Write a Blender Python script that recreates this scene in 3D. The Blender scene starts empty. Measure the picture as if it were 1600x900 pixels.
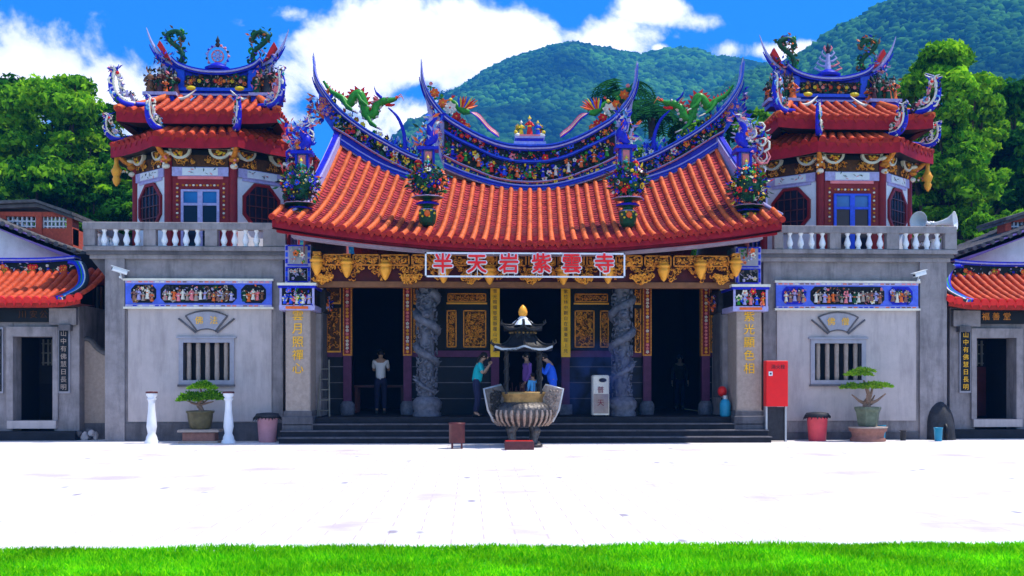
import bpy, math, random
import numpy as np
from mathutils import Vector, Matrix, noise
random.seed(7)
rnd = random.Random(11)
R = math.radians
# ---------------------------------------------------------------- camera, sky, sun, exposure
TH = R(2.2); F = 1715.0; CX, CY, CZ = -1.33, -26.0, 1.485
scene = bpy.context.scene
col = scene.collection
cam = bpy.data.cameras.new('camera'); camo = bpy.data.objects.new('camera', cam); col.objects.link(camo)
camo.location = (CX, CY, CZ); camo.rotation_euler = (R(90), 0, -TH)
cam.sensor_width = 36; cam.lens = F/1600*36; cam.shift_y = (590-450)/1600
cam.clip_start = 0.1; cam.clip_end = 20000
scene.camera = camo
scene.view_settings.view_transform = 'Standard'; scene.view_settings.look = 'None'
scene.view_settings.gamma = 1; scene.view_settings.exposure = 0.75
scene.view_settings.use_curve_mapping = False
SUN = Vector((0.40, 0.015, 0.92)).normalized()
sun = bpy.data.lights.new('sun', 'SUN'); sun.energy = 4.0; sun.angle = R(0.5); sun.color = (1, 0.95, 0.86)
suno = bpy.data.objects.new('sun', sun); col.objects.link(suno)
suno.rotation_euler = SUN.to_track_quat('Z', 'Y').to_euler(); suno.location = (20, -5, 40)
scene.cycles.max_bounces = 6; scene.cycles.diffuse_bounces = 3; scene.cycles.glossy_bounces = 2
scene.cycles.transparent_max_bounces = 6; scene.cycles.volume_bounces = 0
scene.cycles.caustics_reflective = False; scene.cycles.caustics_refractive = False
scene.cycles.use_denoising = True
try:
    scene.cycles.denoiser = 'OPENIMAGEDENOISE'; scene.cycles.denoising_input_passes = 'RGB_ALBEDO_NORMAL'
except Exception: pass
scene.cycles.sample_clamp_indirect = 4

def at(px, py, Y=0.0):
    u = (px-800)/F; s, c = math.sin(TH), math.cos(TH)
    dx = s+u*c; dy = c-u*s; t = (Y-CY)/dy
    return Vector((CX+t*dx, Y, CZ+(590-py)/F*t))

def build_world():
    w = bpy.data.worlds.new('World'); scene.world = w; w.use_nodes = True
    nt = w.node_tree; nt.nodes.clear(); N = nt.nodes.new; Lk = nt.links.new
    def math_(op, a, b=None, c=None, clamp=False):
        n = N('ShaderNodeMath'); n.operation = op; n.use_clamp = clamp
        for i, v in enumerate((a, b, c)):
            if v is None: continue
            if isinstance(v, (int, float)): n.inputs[i].default_value = v
            else: Lk(v, n.inputs[i])
        return n.outputs[0]
    sky = N('ShaderNodeTexSky'); sky.sky_type = 'NISHITA'; sky.sun_disc = False
    sky.sun_elevation = math.asin(SUN.z); sky.sun_rotation = math.atan2(SUN.x, SUN.y)
    sky.altitude = 300; sky.air_density = 1.0; sky.dust_density = 0.3; sky.ozone_density = 2.5
    tc = N('ShaderNodeTexCoord'); sep = N('ShaderNodeSeparateXYZ'); Lk(tc.outputs['Generated'], sep.inputs[0])
    x, y, z = sep.outputs
    # direction -> (tangent of azimuth, tangent of elevation) about the northern horizon
    yy = math_('MAXIMUM', y, 0.05)
    az = math_('DIVIDE', x, yy); el = math_('DIVIDE', z, yy)
    comb = N('ShaderNodeCombineXYZ'); Lk(az, comb.inputs[0]); Lk(el, comb.inputs[1])
    nz = N('ShaderNodeTexNoise'); nz.inputs['Scale'].default_value = 9; nz.inputs['Detail'].default_value = 9; nz.inputs['Roughness'].default_value = 0.6
    nz.inputs['Distortion'].default_value = 0.25
    Lk(comb.outputs[0], nz.inputs['Vector'])
    nz2 = N('ShaderNodeTexNoise'); nz2.inputs['Scale'].default_value = 28; nz2.inputs['Detail'].default_value = 6
    Lk(comb.outputs[0], nz2.inputs['Vector'])
    def clouds(px, py, rx, ry, k):      # one soft body of cloud
        d = at(px, py, 100.0) - Vector((CX, CY, CZ)); a0, e0 = d.x/d.y, d.z/d.y
        a = math_('DIVIDE', math_('SUBTRACT', az, a0), rx/F); e = math_('DIVIDE', math_('SUBTRACT', el, e0), ry/F)
        r = math_('SQRT', math_('ADD', math_('MULTIPLY', a, a), math_('MULTIPLY', e, e)))
        return math_('MULTIPLY', math_('SUBTRACT', 1.0, r), k)
    tot = None
    for c in [(20, 120, 190, 125, 1.5), (160, 145, 150, 80, 1.3), (-80, 40, 130, 60, 1.3), (640, 70, 190, 105, 1.7), (560, 130, 95, 60, 1.3), (780, 70, 190, 75, 1.5),
              (930, 62, 120, 48, 1.2), (640, 190, 130, 75, 1.0), (1010, 20, 70, 26, 0.75), (1095, 34, 40, 16, 0.6), (1240, 82, 130, 26, 1.4), (440, 150, 60, 70, .8), (560, 50, 80, 50, 1.0),
              (455, 22, 34, 14, 0.5), (1030, 75, 20, 10, 0.9), (380, 40, 30, 10, .4), (500, 120, 90, 45, .7), (1900, 200, 300, 120, 1.2), (-500, 150, 300, 140, 1.4)]:
        v = clouds(*c); tot = v if tot is None else math_('MAXIMUM', tot, v)
    tot = math_('MAXIMUM', tot, -1.2)
    dens = math_('ADD', tot, math_('MULTIPLY', math_('SUBTRACT', nz.outputs[0], 0.53), 3.9))
    dens = math_('ADD', dens, math_('MULTIPLY', math_('SUBTRACT', nz2.outputs[0], 0.5), 0.7))
    cov = N('ShaderNodeMapRange'); cov.interpolation_type = 'SMOOTHSTEP'; cov.inputs['From Min'].default_value = 0.0; cov.inputs['From Max'].default_value = 0.55
    Lk(dens, cov.inputs['Value'])
    front = N('ShaderNodeMapRange'); front.inputs['From Min'].default_value = 0.05; front.inputs['From Max'].default_value = 0.3; Lk(y, front.inputs['Value'])
    n3 = N('ShaderNodeTexNoise'); n3.inputs['Scale'].default_value = 2.6; n3.inputs['Detail'].default_value = 7; n3.inputs['Roughness'].default_value = .6; Lk(tc.outputs['Generated'], n3.inputs['Vector'])
    cb = N('ShaderNodeMapRange'); cb.interpolation_type = 'SMOOTHSTEP'; cb.inputs['From Min'].default_value = .50; cb.inputs['From Max'].default_value = .62; Lk(n3.outputs[0], cb.inputs['Value'])  # clouds overhead and behind the camera, unseen, added to whiten the fill light
    cmx = N('ShaderNodeMix'); Lk(front.outputs[0], cmx.inputs[0]); Lk(cb.outputs[0], cmx.inputs[2]); Lk(cov.outputs[0], cmx.inputs[3])
    cv = cmx.outputs[0]
    # deep tropical blue: tint of the clear sky
    tint = N('ShaderNodeMix'); tint.data_type = 'RGBA'; tint.blend_type = 'MULTIPLY'; tint.inputs[0].default_value = 1
    Lk(sky.outputs[0], tint.inputs[6]); tint.inputs[7].default_value = (0.11, 0.94, 1.85, 1)
    mix = N('ShaderNodeMix'); mix.data_type = 'RGBA'; Lk(cv, mix.inputs[0]); Lk(tint.outputs[2], mix.inputs[6])
    shade = N('ShaderNodeMix'); shade.data_type = 'RGBA'
    sh = N('ShaderNodeMapRange'); sh.inputs['From Min'].default_value = .1; sh.inputs['From Max'].default_value = .8; Lk(dens, sh.inputs['Value'])
    Lk(sh.outputs[0], shade.inputs[0]); shade.inputs[6].default_value = (11.5, 12.4, 13.4, 1); shade.inputs[7].default_value = (19, 18, 17, 1)
    Lk(shade.outputs[2], mix.inputs[7])
    bg = N('ShaderNodeBackground'); bg.inputs[1].default_value = 0.085; Lk(mix.outputs[2], bg.inputs[0])
    out = N('ShaderNodeOutputWorld'); Lk(bg.outputs[0], out.inputs[0])
build_world()

# ---------------------------------------------------------------- materials
MATS = {}
def mat(name, c, rough=0.6, metal=0.0, var=0.25, scale=6.0, bump=0.0, bscale=30.0, dirt=0.0, emit=None, spec=0.22):
    m = bpy.data.materials.new(name); m.use_nodes = True; nt = m.node_tree; N = nt.nodes.new; Lk = nt.links.new
    b = nt.nodes['Principled BSDF']; b.inputs['Roughness'].default_value = rough; b.inputs['Metallic'].default_value = metal
    b.inputs['Specular IOR Level'].default_value = spec
    tc = N('ShaderNodeTexCoord')
    n = N('ShaderNodeTexNoise'); n.inputs['Scale'].default_value = scale; n.inputs['Detail'].default_value = 5; n.inputs['Roughness'].default_value = .65
    Lk(tc.outputs['Object'], n.inputs['Vector'])
    mr = N('ShaderNodeMapRange'); mr.inputs['From Min'].default_value = .3; mr.inputs['From Max'].default_value = .7
    mr.inputs['To Min'].default_value = 1-var; mr.inputs['To Max'].default_value = 1+var*0.7; Lk(n.outputs[0], mr.inputs['Value'])
    mx = N('ShaderNodeMix'); mx.data_type = 'RGBA'; mx.blend_type = 'MULTIPLY'; mx.inputs[0].default_value = 1
    mx.inputs[6].default_value = (*c, 1); Lk(mr.outputs[0], mx.inputs[7]); out = mx.outputs[2]
    if dirt:
        mp = N('ShaderNodeMapping'); mp.inputs['Scale'].default_value = (2.2, 2.2, .35); Lk(tc.outputs['Object'], mp.inputs[0])
        d = N('ShaderNodeTexNoise'); d.inputs['Scale'].default_value = 1.6; d.inputs['Detail'].default_value = 8; d.inputs['Roughness'].default_value = .7; Lk(mp.outputs[0], d.inputs['Vector'])
        r2 = N('ShaderNodeMapRange'); r2.inputs['From Min'].default_value = .48; r2.inputs['From Max'].default_value = .72; r2.inputs['To Max'].default_value = dirt
        Lk(d.outputs[0], r2.inputs['Value'])
        m2 = N('ShaderNodeMix'); m2.data_type = 'RGBA'; Lk(r2.outputs[0], m2.inputs[0]); Lk(out, m2.inputs[6])
        m2.inputs[7].default_value = (c[0]*.25, c[1]*.25, c[2]*.27, 1); out = m2.outputs[2]
    Lk(out, b.inputs['Base Color'])
    if bump:
        n2 = N('ShaderNodeTexNoise'); n2.inputs['Scale'].default_value = bscale; n2.inputs['Detail'].default_value = 4; Lk(tc.outputs['Object'], n2.inputs['Vector'])
        bp = N('ShaderNodeBump'); bp.inputs['Strength'].default_value = bump; bp.inputs['Distance'].default_value = .02
        Lk(n2.outputs[0], bp.inputs['Height']); Lk(bp.outputs[0], b.inputs['Normal'])
    if emit: b.inputs['Emission Color'].default_value = (*c, 1); b.inputs['Emission Strength'].default_value = emit
    MATS[name] = m; return m
mat('tile_orange', (0.76, 0.138, 0.030), .6, var=.42, scale=5, bump=.25, spec=.2, dirt=.30)
mat('tile_vermilion', (0.62, 0.075, 0.018), .6, var=.45, scale=5, bump=.25, spec=.2, dirt=.35)
mat('tile_pan', (0.44, 0.052, 0.056), .8, var=.7, scale=7, bump=.3, spec=.1, dirt=.3)
mat('tile_red', (0.36, 0.018, 0.008), .6, var=.45, scale=7, bump=.2, spec=.2)
mat('tile_dark', (0.10, 0.012, 0.01), .7, var=.5, scale=12)
mat('tile_grey', (0.12, 0.11, 0.11), .8, var=.5, scale=8, bump=.4, bscale=12)
mat('fascia', (0.34, 0.010, 0.020), .6, var=.35, scale=5, spec=.15)
mat('eave_band', (0.33, 0.27, 0.36), .7, var=.25, scale=4)
mat('stone', (0.29, 0.255, 0.26), .85, var=.28, scale=3, bump=.35, bscale=60, dirt=.75)
mat('stone_dark', (0.13, 0.12, 0.13), .85, var=.35, scale=3, bump=.35, bscale=60, dirt=.7)
mat('stone_light', (0.49, 0.42, 0.41), .85, var=.10, scale=2.5, bump=.15, bscale=40, dirt=.38)
mat('stone_frame', (0.33, 0.32, 0.37), .8, var=.15, scale=5, bump=.2)
mat('stone_warm', (0.40, 0.31, 0.26), .8, var=.18, scale=12, bump=.4, bscale=80, dirt=.2)
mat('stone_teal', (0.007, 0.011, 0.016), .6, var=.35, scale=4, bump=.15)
mat('stone_blue', (0.125, 0.13, 0.165), .6, var=.45, scale=9, bump=.6, bscale=25)
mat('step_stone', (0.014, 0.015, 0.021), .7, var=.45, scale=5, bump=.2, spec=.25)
mat('white_paint', (0.80, 0.80, 0.84), .45, var=.06)
mat('white_wall', (0.72, 0.74, 0.80), .8, var=.10, dirt=.15)
mat('plaster_lilac', (0.62, 0.62, 0.80), .8, var=.08)
mat('red', (0.70, 0.02, 0.015), .4, var=.2)
mat('red_bright', (0.85, 0.012, 0.012), .45, var=.06, spec=.25)
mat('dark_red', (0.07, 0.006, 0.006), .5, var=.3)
mat('column_red', (0.24, 0.012, 0.014), .4, var=.2)
mat('purple_stone', (0.10, 0.022, 0.07), .5, var=.25)
mat('purple_wood', (0.25, 0.15, 0.40), .6, var=.2)
mat('gold', (0.72, 0.24, 0.02), .4, metal=.15, var=.45, scale=20)
mat('gold_bright', (0.92, 0.38, 0.035), .4, metal=.1, var=.2)
mat('gold_dark', (0.10, 0.035, 0.006), .5, metal=.2, var=.5, scale=15)
mat('gold_paint', (1.0, 0.52, 0.02), .5, var=.12)
mat('brown_beam', (0.22, 0.09, 0.035), .5, var=.3)
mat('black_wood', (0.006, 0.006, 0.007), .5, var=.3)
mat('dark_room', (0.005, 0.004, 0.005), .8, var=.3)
mat('cobalt', (0.010, 0.014, 0.50), .4, var=.35, scale=12, spec=.25)
mat('cobalt_light', (0.025, 0.09, 0.72), .3, var=.25, scale=12)
mat('frieze_blue', (0.09, 0.15, 0.72), .4, var=.25)
mat('sky_blue', (0.12, 0.36, 0.75), .35, var=.15)
mat('lavender', (0.42, 0.38, 0.66), .5, var=.25, scale=14)
mat('green', (0.03, 0.26, 0.02), .35, var=.4, scale=18)
mat('green_dark', (0.008, 0.075, 0.03), .4, var=.4)
mat('turquoise', (0.02, 0.40, 0.38), .35, var=.3)
mat('yellow', (0.85, 0.60, 0.02), .35, var=.2)
mat('orange', (0.85, 0.16, 0.02), .35, var=.2)
mat('pink', (0.85, 0.22, 0.24), .4, var=.2)
mat('ivory', (0.78, 0.72, 0.60), .4, var=.15)
mat('black', (0.012, 0.012, 0.014), .45, var=.2)
mat('charcoal', (0.03, 0.03, 0.035), .6, var=.4, scale=10, bump=.3)
mat('skin', (0.45, 0.26, 0.17), .55, var=.08)
mat('glass_dark', (0.012, 0.014, 0.03), .12, var=.1)
mat('glass_blue', (0.03, 0.16, 0.42), .15, var=.25, scale=2)
mat('bronze', (0.10, 0.09, 0.085), .45, metal=.6, var=.5, scale=12, bump=.5, bscale=25)
mat('bronze_dark', (0.025, 0.024, 0.024), .45, metal=.4, var=.4, scale=12, bump=.5)
mat('bronze_warm', (0.36, 0.27, 0.22), .45, metal=.5, var=.45, scale=14, bump=.5, bscale=25)
mat('brass', (0.30, 0.19, 0.07), .45, metal=.5, var=.5)
mat('brick', (0.50, 0.09, 0.05), .8, var=.25, scale=15)
mat('maroon_metal', (0.11, 0.030, 0.032), .4, var=.3)
mat('plastic_pink', (0.50, 0.24, 0.27), .45, var=.12)
mat('plastic_red', (0.60, 0.06, 0.08), .4, var=.12)
mat('plastic_blue', (0.02, 0.25, 0.42), .4, var=.12)
mat('pot_glaze', (0.10, 0.085, 0.04), .3, var=.35, scale=8)
mat('pot_green', (0.12, 0.15, 0.10), .35, var=.35, scale=8)
mat('terracotta', (0.28, 0.13, 0.10), .8, var=.25, scale=10, bump=.3)
mat('wood_grey', (0.20, 0.19, 0.16), .7, var=.25)
mat('bark', (0.09, 0.06, 0.04), .9, var=.4, scale=12, bump=.6, bscale=25)
mat('bark_bonsai', (0.26, 0.16, 0.11), .85, var=.4, scale=25, bump=.6)
mat('cloth_white', (0.80, 0.80, 0.84), .8, var=.05)
mat('cloth_teal', (0.01, 0.40, 0.45), .8, var=.12)
mat('cloth_purple', (0.22, 0.09, 0.36), .8, var=.12)
mat('cloth_blue', (0.02, 0.12, 0.75), .8, var=.12)
mat('cloth_pale_blue', (0.10, 0.42, 0.80), .8, var=.12)
mat('cloth_navy', (0.02, 0.022, 0.06), .85, var=.2)
mat('hair', (0.012, 0.010, 0.010), .5, var=.2)
mat('metal_white', (0.70, 0.72, 0.74), .35, var=.1)
mat('metal_grey', (0.40, 0.42, 0.45), .4, metal=.4, var=.15)

def leaf_mat(name, c1, c2, trans=.35, ns=.5, lo=.6, hi=1.35):
    m = bpy.data.materials.new(name); m.use_nodes = True; nt = m.node_tree; N = nt.nodes.new; Lk = nt.links.new
    nt.nodes.remove(nt.nodes['Principled BSDF'])
    g = N('ShaderNodeNewGeometry'); ramp = N('ShaderNodeMix'); ramp.data_type = 'RGBA'
    Lk(g.outputs['Random Per Island'], ramp.inputs[0]); ramp.inputs[6].default_value = (*c1, 1); ramp.inputs[7].default_value = (*c2, 1)
    tc = N('ShaderNodeTexCoord'); n = N('ShaderNodeTexNoise'); n.inputs['Scale'].default_value = ns; n.inputs['Detail'].default_value = 3; Lk(tc.outputs['Object'], n.inputs['Vector'])
    mr = N('ShaderNodeMapRange'); mr.inputs['From Min'].default_value = .3; mr.inputs['From Max'].default_value = .7; mr.inputs['To Min'].default_value = lo; mr.inputs['To Max'].default_value = hi
    Lk(n.outputs[0], mr.inputs[0]); mx = N('ShaderNodeMix'); mx.data_type = 'RGBA'; mx.blend_type = 'MULTIPLY'; mx.inputs[0].default_value = 1
    Lk(ramp.outputs[2], mx.inputs[6]); Lk(mr.outputs[0], mx.inputs[7])
    d = N('ShaderNodeBsdfDiffuse'); t = N('ShaderNodeBsdfTranslucent'); Lk(mx.outputs[2], d.inputs[0]); Lk(mx.outputs[2], t.inputs[0])
    s = N('ShaderNodeMixShader'); s.inputs[0].default_value = trans; Lk(d.outputs[0], s.inputs[1]); Lk(t.outputs[0], s.inputs[2])
    out = [x for x in nt.nodes if x.type == 'OUTPUT_MATERIAL'][0]; Lk(s.outputs[0], out.inputs[0]); MATS[name] = m; return m
leaf_mat('leaf_green', (0.03, 0.18, 0.008), (0.28, 0.58, 0.02), .4)
leaf_mat('leaf_bright', (0.09, 0.34, 0.006), (0.42, 0.70, 0.02), .4)
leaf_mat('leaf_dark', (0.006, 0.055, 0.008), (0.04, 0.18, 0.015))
leaf_mat('leaf_palm', (0.01, 0.07, 0.025), (0.03, 0.16, 0.03))
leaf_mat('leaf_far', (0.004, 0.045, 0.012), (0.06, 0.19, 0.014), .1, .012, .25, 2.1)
leaf_mat('leaf_bonsai', (0.10, 0.30, 0.02), (0.30, 0.45, 0.03), .3)
leaf_mat('grass_blade', (0.06, 0.58, 0.003), (0.44, 0.95, 0.01), .5, 1.3, .6, 1.25)

def ground_mats():
    m = mat('plaza_stone', (0.74, 0.71, 0.69), .8, var=.05, scale=2); nt = m.node_tree; N = nt.nodes.new; Lk = nt.links.new
    b = nt.nodes['Principled BSDF']; src = b.inputs['Base Color'].links[0].from_socket
    tc = N('ShaderNodeTexCoord'); br = N('ShaderNodeTexBrick'); br.inputs['Scale'].default_value = 1.0
    br.inputs['Color1'].default_value = (1, 1, 1, 1); br.inputs['Color2'].default_value = (.97, .94, .94, 1); br.inputs['Mortar'].default_value = (.72, .58, .60, 1)
    br.inputs['Mortar Size'].default_value = .008; br.inputs['Brick Width'].default_value = .6; br.inputs['Row Height'].default_value = .3
    Lk(tc.outputs['Object'], br.inputs['Vector'])
    mx = N('ShaderNodeMix'); mx.data_type = 'RGBA'; mx.blend_type = 'MULTIPLY'; mx.inputs[0].default_value = 1; Lk(src, mx.inputs[6]); Lk(br.outputs[0], mx.inputs[7])
    # pinkish stains and scattered grit
    n = N('ShaderNodeTexNoise'); n.inputs['Scale'].default_value = .7; n.inputs['Detail'].default_value = 7; Lk(tc.outputs['Object'], n.inputs['Vector'])
    r = N('ShaderNodeMapRange'); r.inputs['From Min'].default_value = .56; r.inputs['From Max'].default_value = .70; r.inputs['To Max'].default_value = .9; Lk(n.outputs[0], r.inputs[0])
    m2 = N('ShaderNodeMix'); m2.data_type = 'RGBA'; Lk(r.outputs[0], m2.inputs[0]); Lk(mx.outputs[2], m2.inputs[6]); m2.inputs[7].default_value = (.52, .42, .42, 1)
    v = N('ShaderNodeTexVoronoi'); v.inputs['Scale'].default_value = 1.5; mpv = N('ShaderNodeMapping'); mpv.inputs['Scale'].default_value = (1, .45, 1); Lk(tc.outputs['Object'], mpv.inputs[0]); Lk(mpv.outputs[0], v.inputs['Vector'])
    r3 = N('ShaderNodeMapRange'); r3.inputs['From Min'].default_value = .05; r3.inputs['From Max'].default_value = .10; r3.inputs['To Min'].default_value = .8; r3.inputs['To Max'].default_value = 0; Lk(v.outputs['Distance'], r3.inputs[0])
    m3 = N('ShaderNodeMix'); m3.data_type = 'RGBA'; Lk(r3.outputs[0], m3.inputs[0]); Lk(m2.outputs[2], m3.inputs[6]); m3.inputs[7].default_value = (.25, .20, .24, 1)
    Lk(m3.outputs[2], b.inputs['Base Color'])
ground_mats()
mat('soil', (0.06, 0.40, 0.005), .95, var=.4, scale=4)
mat('earth', (0.05, 0.075, 0.03), .95, var=.4, scale=.2)

# ---------------------------------------------------------------- mesh builder
ICO = None
def _ico():
    global ICO
    t = (1+5**.5)/2; v = [(-1,t,0),(1,t,0),(-1,-t,0),(1,-t,0),(0,-1,t),(0,1,t),(0,-1,-t),(0,1,-t),(t,0,-1),(t,0,1),(-t,0,-1),(-t,0,1)]
    f = [(0,11,5),(0,5,1),(0,1,7),(0,7,10),(0,10,11),(1,5,9),(5,11,4),(11,10,2),(10,7,6),(7,1,8),(3,9,4),(3,4,2),(3,2,6),(3,6,8),(3,8,9),(4,9,5),(2,4,11),(6,2,10),(8,6,7),(9,8,1)]
    v = [Vector(p).normalized() for p in v]
    v2 = list(v); f2 = []; c = {}
    def mid(a, b):
        k = (min(a, b), max(a, b))
        if k not in c: c[k] = len(v2); v2.append((v[a]+v[b]).normalized())
        return c[k]
    for a, b, d in f:
        ab, bd, da = mid(a, b), mid(b, d), mid(d, a); f2 += [(a, ab, da), (b, bd, ab), (d, da, bd), (ab, bd, da)]
    ICO = ((v, f), (v2, f2))
_ico()

class MB:
    def __init__(s, T=None):
        s.v = []; s.f = []; s.m = []; s.sm = []; s.slots = []; s.T = T or Matrix(); s.flip = s.T.determinant() < 0
    def slot(s, m):
        if m not in s.slots: s.slots.append(m)
        return s.slots.index(m)
    def add(s, vs, fs, m, smooth=False):
        o = len(s.v); k = s.slot(m); T = s.T
        s.v += [tuple(T @ Vector(p)) for p in vs]
        for f in fs:
            f = [i+o for i in f]
            s.f.append(f[::-1] if s.flip else f); s.m.append(k); s.sm.append(smooth)
    def box(s, x0, x1, y0, y1, z0, z1, m):
        if x0 > x1: x0, x1 = x1, x0
        if y0 > y1: y0, y1 = y1, y0
        s.add([(x0,y0,z0),(x1,y0,z0),(x1,y1,z0),(x0,y1,z0),(x0,y0,z1),(x1,y0,z1),(x1,y1,z1),(x0,y1,z1)],
              [(0,3,2,1),(4,5,6,7),(0,1,5,4),(1,2,6,5),(2,3,7,6),(3,0,4,7)], m)
    def bbox(s, x0, x1, y0, y1, z0, z1, m, b=.02):      # a box with chamfered vertical and top edges
        p = [(x0+b,y0),(x1-b,y0),(x1,y0+b),(x1,y1-b),(x1-b,y1),(x0+b,y1),(x0,y1-b),(x0,y0+b)]
        cx, cy = (x0+x1)/2, (y0+y1)/2
        q = [(cx+(x-cx)*(1-2*b/max(x1-x0, 3*b)), cy+(y-cy)*(1-2*b/max(y1-y0, 3*b))) for x, y in p]
        vs = [(x,y,z0) for x, y in p]+[(x,y,z1-b) for x, y in p]+[(x,y,z1) for x, y in q]
        fs = [tuple(range(7,-1,-1)), tuple(range(16,24))]
        for k in (0, 8):
            for i in range(8): j = (i+1) % 8; fs.append((k+i, k+j, k+8+j, k+8+i))
        s.add(vs, fs, m)
    def prism(s, poly, y0, y1, m, smooth=False):        # poly in (x,z), counter-clockwise seen from -y
        n = len(poly)
        a = sum(poly[i][0]*poly[(i+1) % n][1]-poly[(i+1) % n][0]*poly[i][1] for i in range(n))
        if a < 0: poly = poly[::-1]
        vs = [(x,y0,z) for x, z in poly]+[(x,y1,z) for x, z in poly]
        s.add(vs, [tuple(range(n)), tuple(range(2*n-1, n-1, -1))], m)
        s.add(vs, [(i, n+i, n+(i+1) % n, (i+1) % n) for i in range(n)], m, smooth)
    def hprism(s, poly, z0, z1, m):                      # poly in (x,y)
        n = len(poly)
        a = sum(poly[i][0]*poly[(i+1) % n][1]-poly[(i+1) % n][0]*poly[i][1] for i in range(n))
        if a < 0: poly = poly[::-1]
        vs = [(x,y,z0) for x, y in poly]+[(x,y,z1) for x, y in poly]
        s.add(vs, [tuple(range(n-1,-1,-1)), tuple(range(n, 2*n))]+[(i, (i+1) % n, n+(i+1) % n, n+i) for i in range(n)], m)
    def tube(s, pts, r, m, n=6, caps=True, flat=1.0, smooth=True):
        pts = [Vector(p) for p in pts]; L = len(pts)
        rr = r if isinstance(r, (list, tuple)) else [r]*L
        vs = []; up = None
        for i, p in enumerate(pts):
            t = (pts[min(i+1, L-1)]-pts[max(i-1, 0)])
            if t.length < 1e-9: t = Vector((0, 0, 1))
            t.normalize()
            if up is None:
                up = Vector((0, 1, 0)) if abs(t.y) < .9 else Vector((1, 0, 0))
            a = t.cross(up).normalized(); up = a.cross(t).normalized()
            for k in range(n):
                th = 2*math.pi*k/n; vs.append(p+(a*math.cos(th)+up*math.sin(th)*flat)*rr[i])
        fs = [(i*n+k, i*n+(k+1) % n, (i+1)*n+(k+1) % n, (i+1)*n+k) for i in range(L-1) for k in range(n)]
        fs = [f[::-1] for f in fs]
        s.add(vs, fs, m, smooth)
        if caps: s.add(vs[:n], [tuple(range(n))], m); s.add(vs[-n:], [tuple(range(n-1,-1,-1))], m)
    def lathe(s, prof, c, m, n=16, smooth=True, sx=1, sy=1, rib=0, ribn=0):
        vs = []; L = len(prof)
        for r, z in prof:
            for k in range(n):
                th = 2*math.pi*k/n; q = r*(1+rib*math.cos(ribn*th)) if rib else r
                vs.append((c[0]+q*math.cos(th)*sx, c[1]+q*math.sin(th)*sy, c[2]+z))
        fs = [(i*n+k, i*n+(k+1) % n, (i+1)*n+(k+1) % n, (i+1)*n+k) for i in range(L-1) for k in range(n)]
        s.add(vs, fs, m, smooth)
        if prof[0][0] > 1e-4: s.add(vs[:n], [tuple(range(n-1,-1,-1))], m)
        if prof[-1][0] > 1e-4: s.add(vs[-n:], [tuple(range(n))], m)
    def blob(s, c, r, m, sub=0, jit=0, rot=None):
        v, f = ICO[sub]; r = r if isinstance(r, (tuple, list)) else (r, r, r); c = Vector(c); vs = []
        for p in v:
            q = Vector((p.x*r[0], p.y*r[1], p.z*r[2]))*(1+(rnd.uniform(-jit, jit) if jit else 0))
            if rot: q = rot @ q
            vs.append(c+q)
        s.add(vs, f, m, sub > 0 and not jit)
    def flower(s, c, r, m, mc='yellow', n=6, d=(0,-1,0)):
        d = Vector(d).normalized(); q = Vector((0, 0, 1)).rotation_difference(d) if d.length else None; c = Vector(c)
        a0 = rnd.random()
        for k in range(n):
            a = a0+2*math.pi*k/n; e = 2*math.pi/n*.45
            p = [Vector((0, 0, 0)), Vector((math.cos(a-e)*.75, math.sin(a-e)*.75, .22)), Vector((math.cos(a), math.sin(a), .42)), Vector((math.cos(a+e)*.75, math.sin(a+e)*.75, .22))]
            s.add([c+(q @ (x*r)) for x in p], [(0, 1, 2, 3)], m)
        s.blob(c+d*r*.15, r*.28, mc)
    def leaf(s, c, d, L, w, m):
        c = Vector(c); d = Vector(d).normalized(); a = d.cross(Vector((rnd.uniform(-1,1), rnd.uniform(-1,1), rnd.uniform(-1,1)))).normalized(); n = a.cross(d)
        s.add([c, c+d*L*.5+a*w+n*L*.1, c+d*L, c+d*L*.5-a*w+n*L*.1], [(0, 1, 2, 3)], m)
    def build(s, name, parent=None, loc=None, label=None, smooth_all=False):
        me = bpy.data.meshes.new(name)
        o = bpy.data.objects.new(name, me)
        base = Vector((0, 0, 0))
        if parent is not None: base = Vector(parent['_o'])
        elif loc is not None: base = Vector(loc)
        if s.v:
            a = np.array(s.v, dtype=float)-np.array(base)
            me.from_pydata([tuple(p) for p in a], [], s.f)
            for m in s.slots: me.materials.append(MATS[m])
            me.polygons.foreach_set('material_index', s.m)
            me.polygons.foreach_set('use_smooth', [True]*len(s.sm) if smooth_all else s.sm)
            me.update()
        col.objects.link(o)
        if parent is not None: o.parent = parent
        else: o.location = base
        o['_o'] = tuple(base); ALL.append(o)
        if label: o['label'] = label
        return o
ALL = []
def thing(name, label, cat, loc=(0, 0, 0), group=None):
    o = bpy.data.objects.new(name, None); col.objects.link(o); o.location = loc; o.empty_display_size = .2
    o['_o'] = tuple(loc); ALL.append(o); o['label'] = label; o['category'] = cat
    if group: o['group'] = group
    return o
def tag(o, label, cat, group=None):
    o['label'] = label; o['category'] = cat
    if group: o['group'] = group
    return o
def structure(o): o['kind'] = 'structure'; return o
def copy_thing(src, loc, label=None, rz=0, scale=None):
    r = src.copy(); col.objects.link(r); r.location = loc; r.rotation_euler = (0, 0, rz)
    if scale: r.scale = scale
    if label: r['label'] = label
    for ch in list(src.children):
        c = ch.copy(); col.objects.link(c); c.parent = r
        for g in list(ch.children):
            d = g.copy(); col.objects.link(d); d.parent = c
    ALL.append(r); return r
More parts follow.
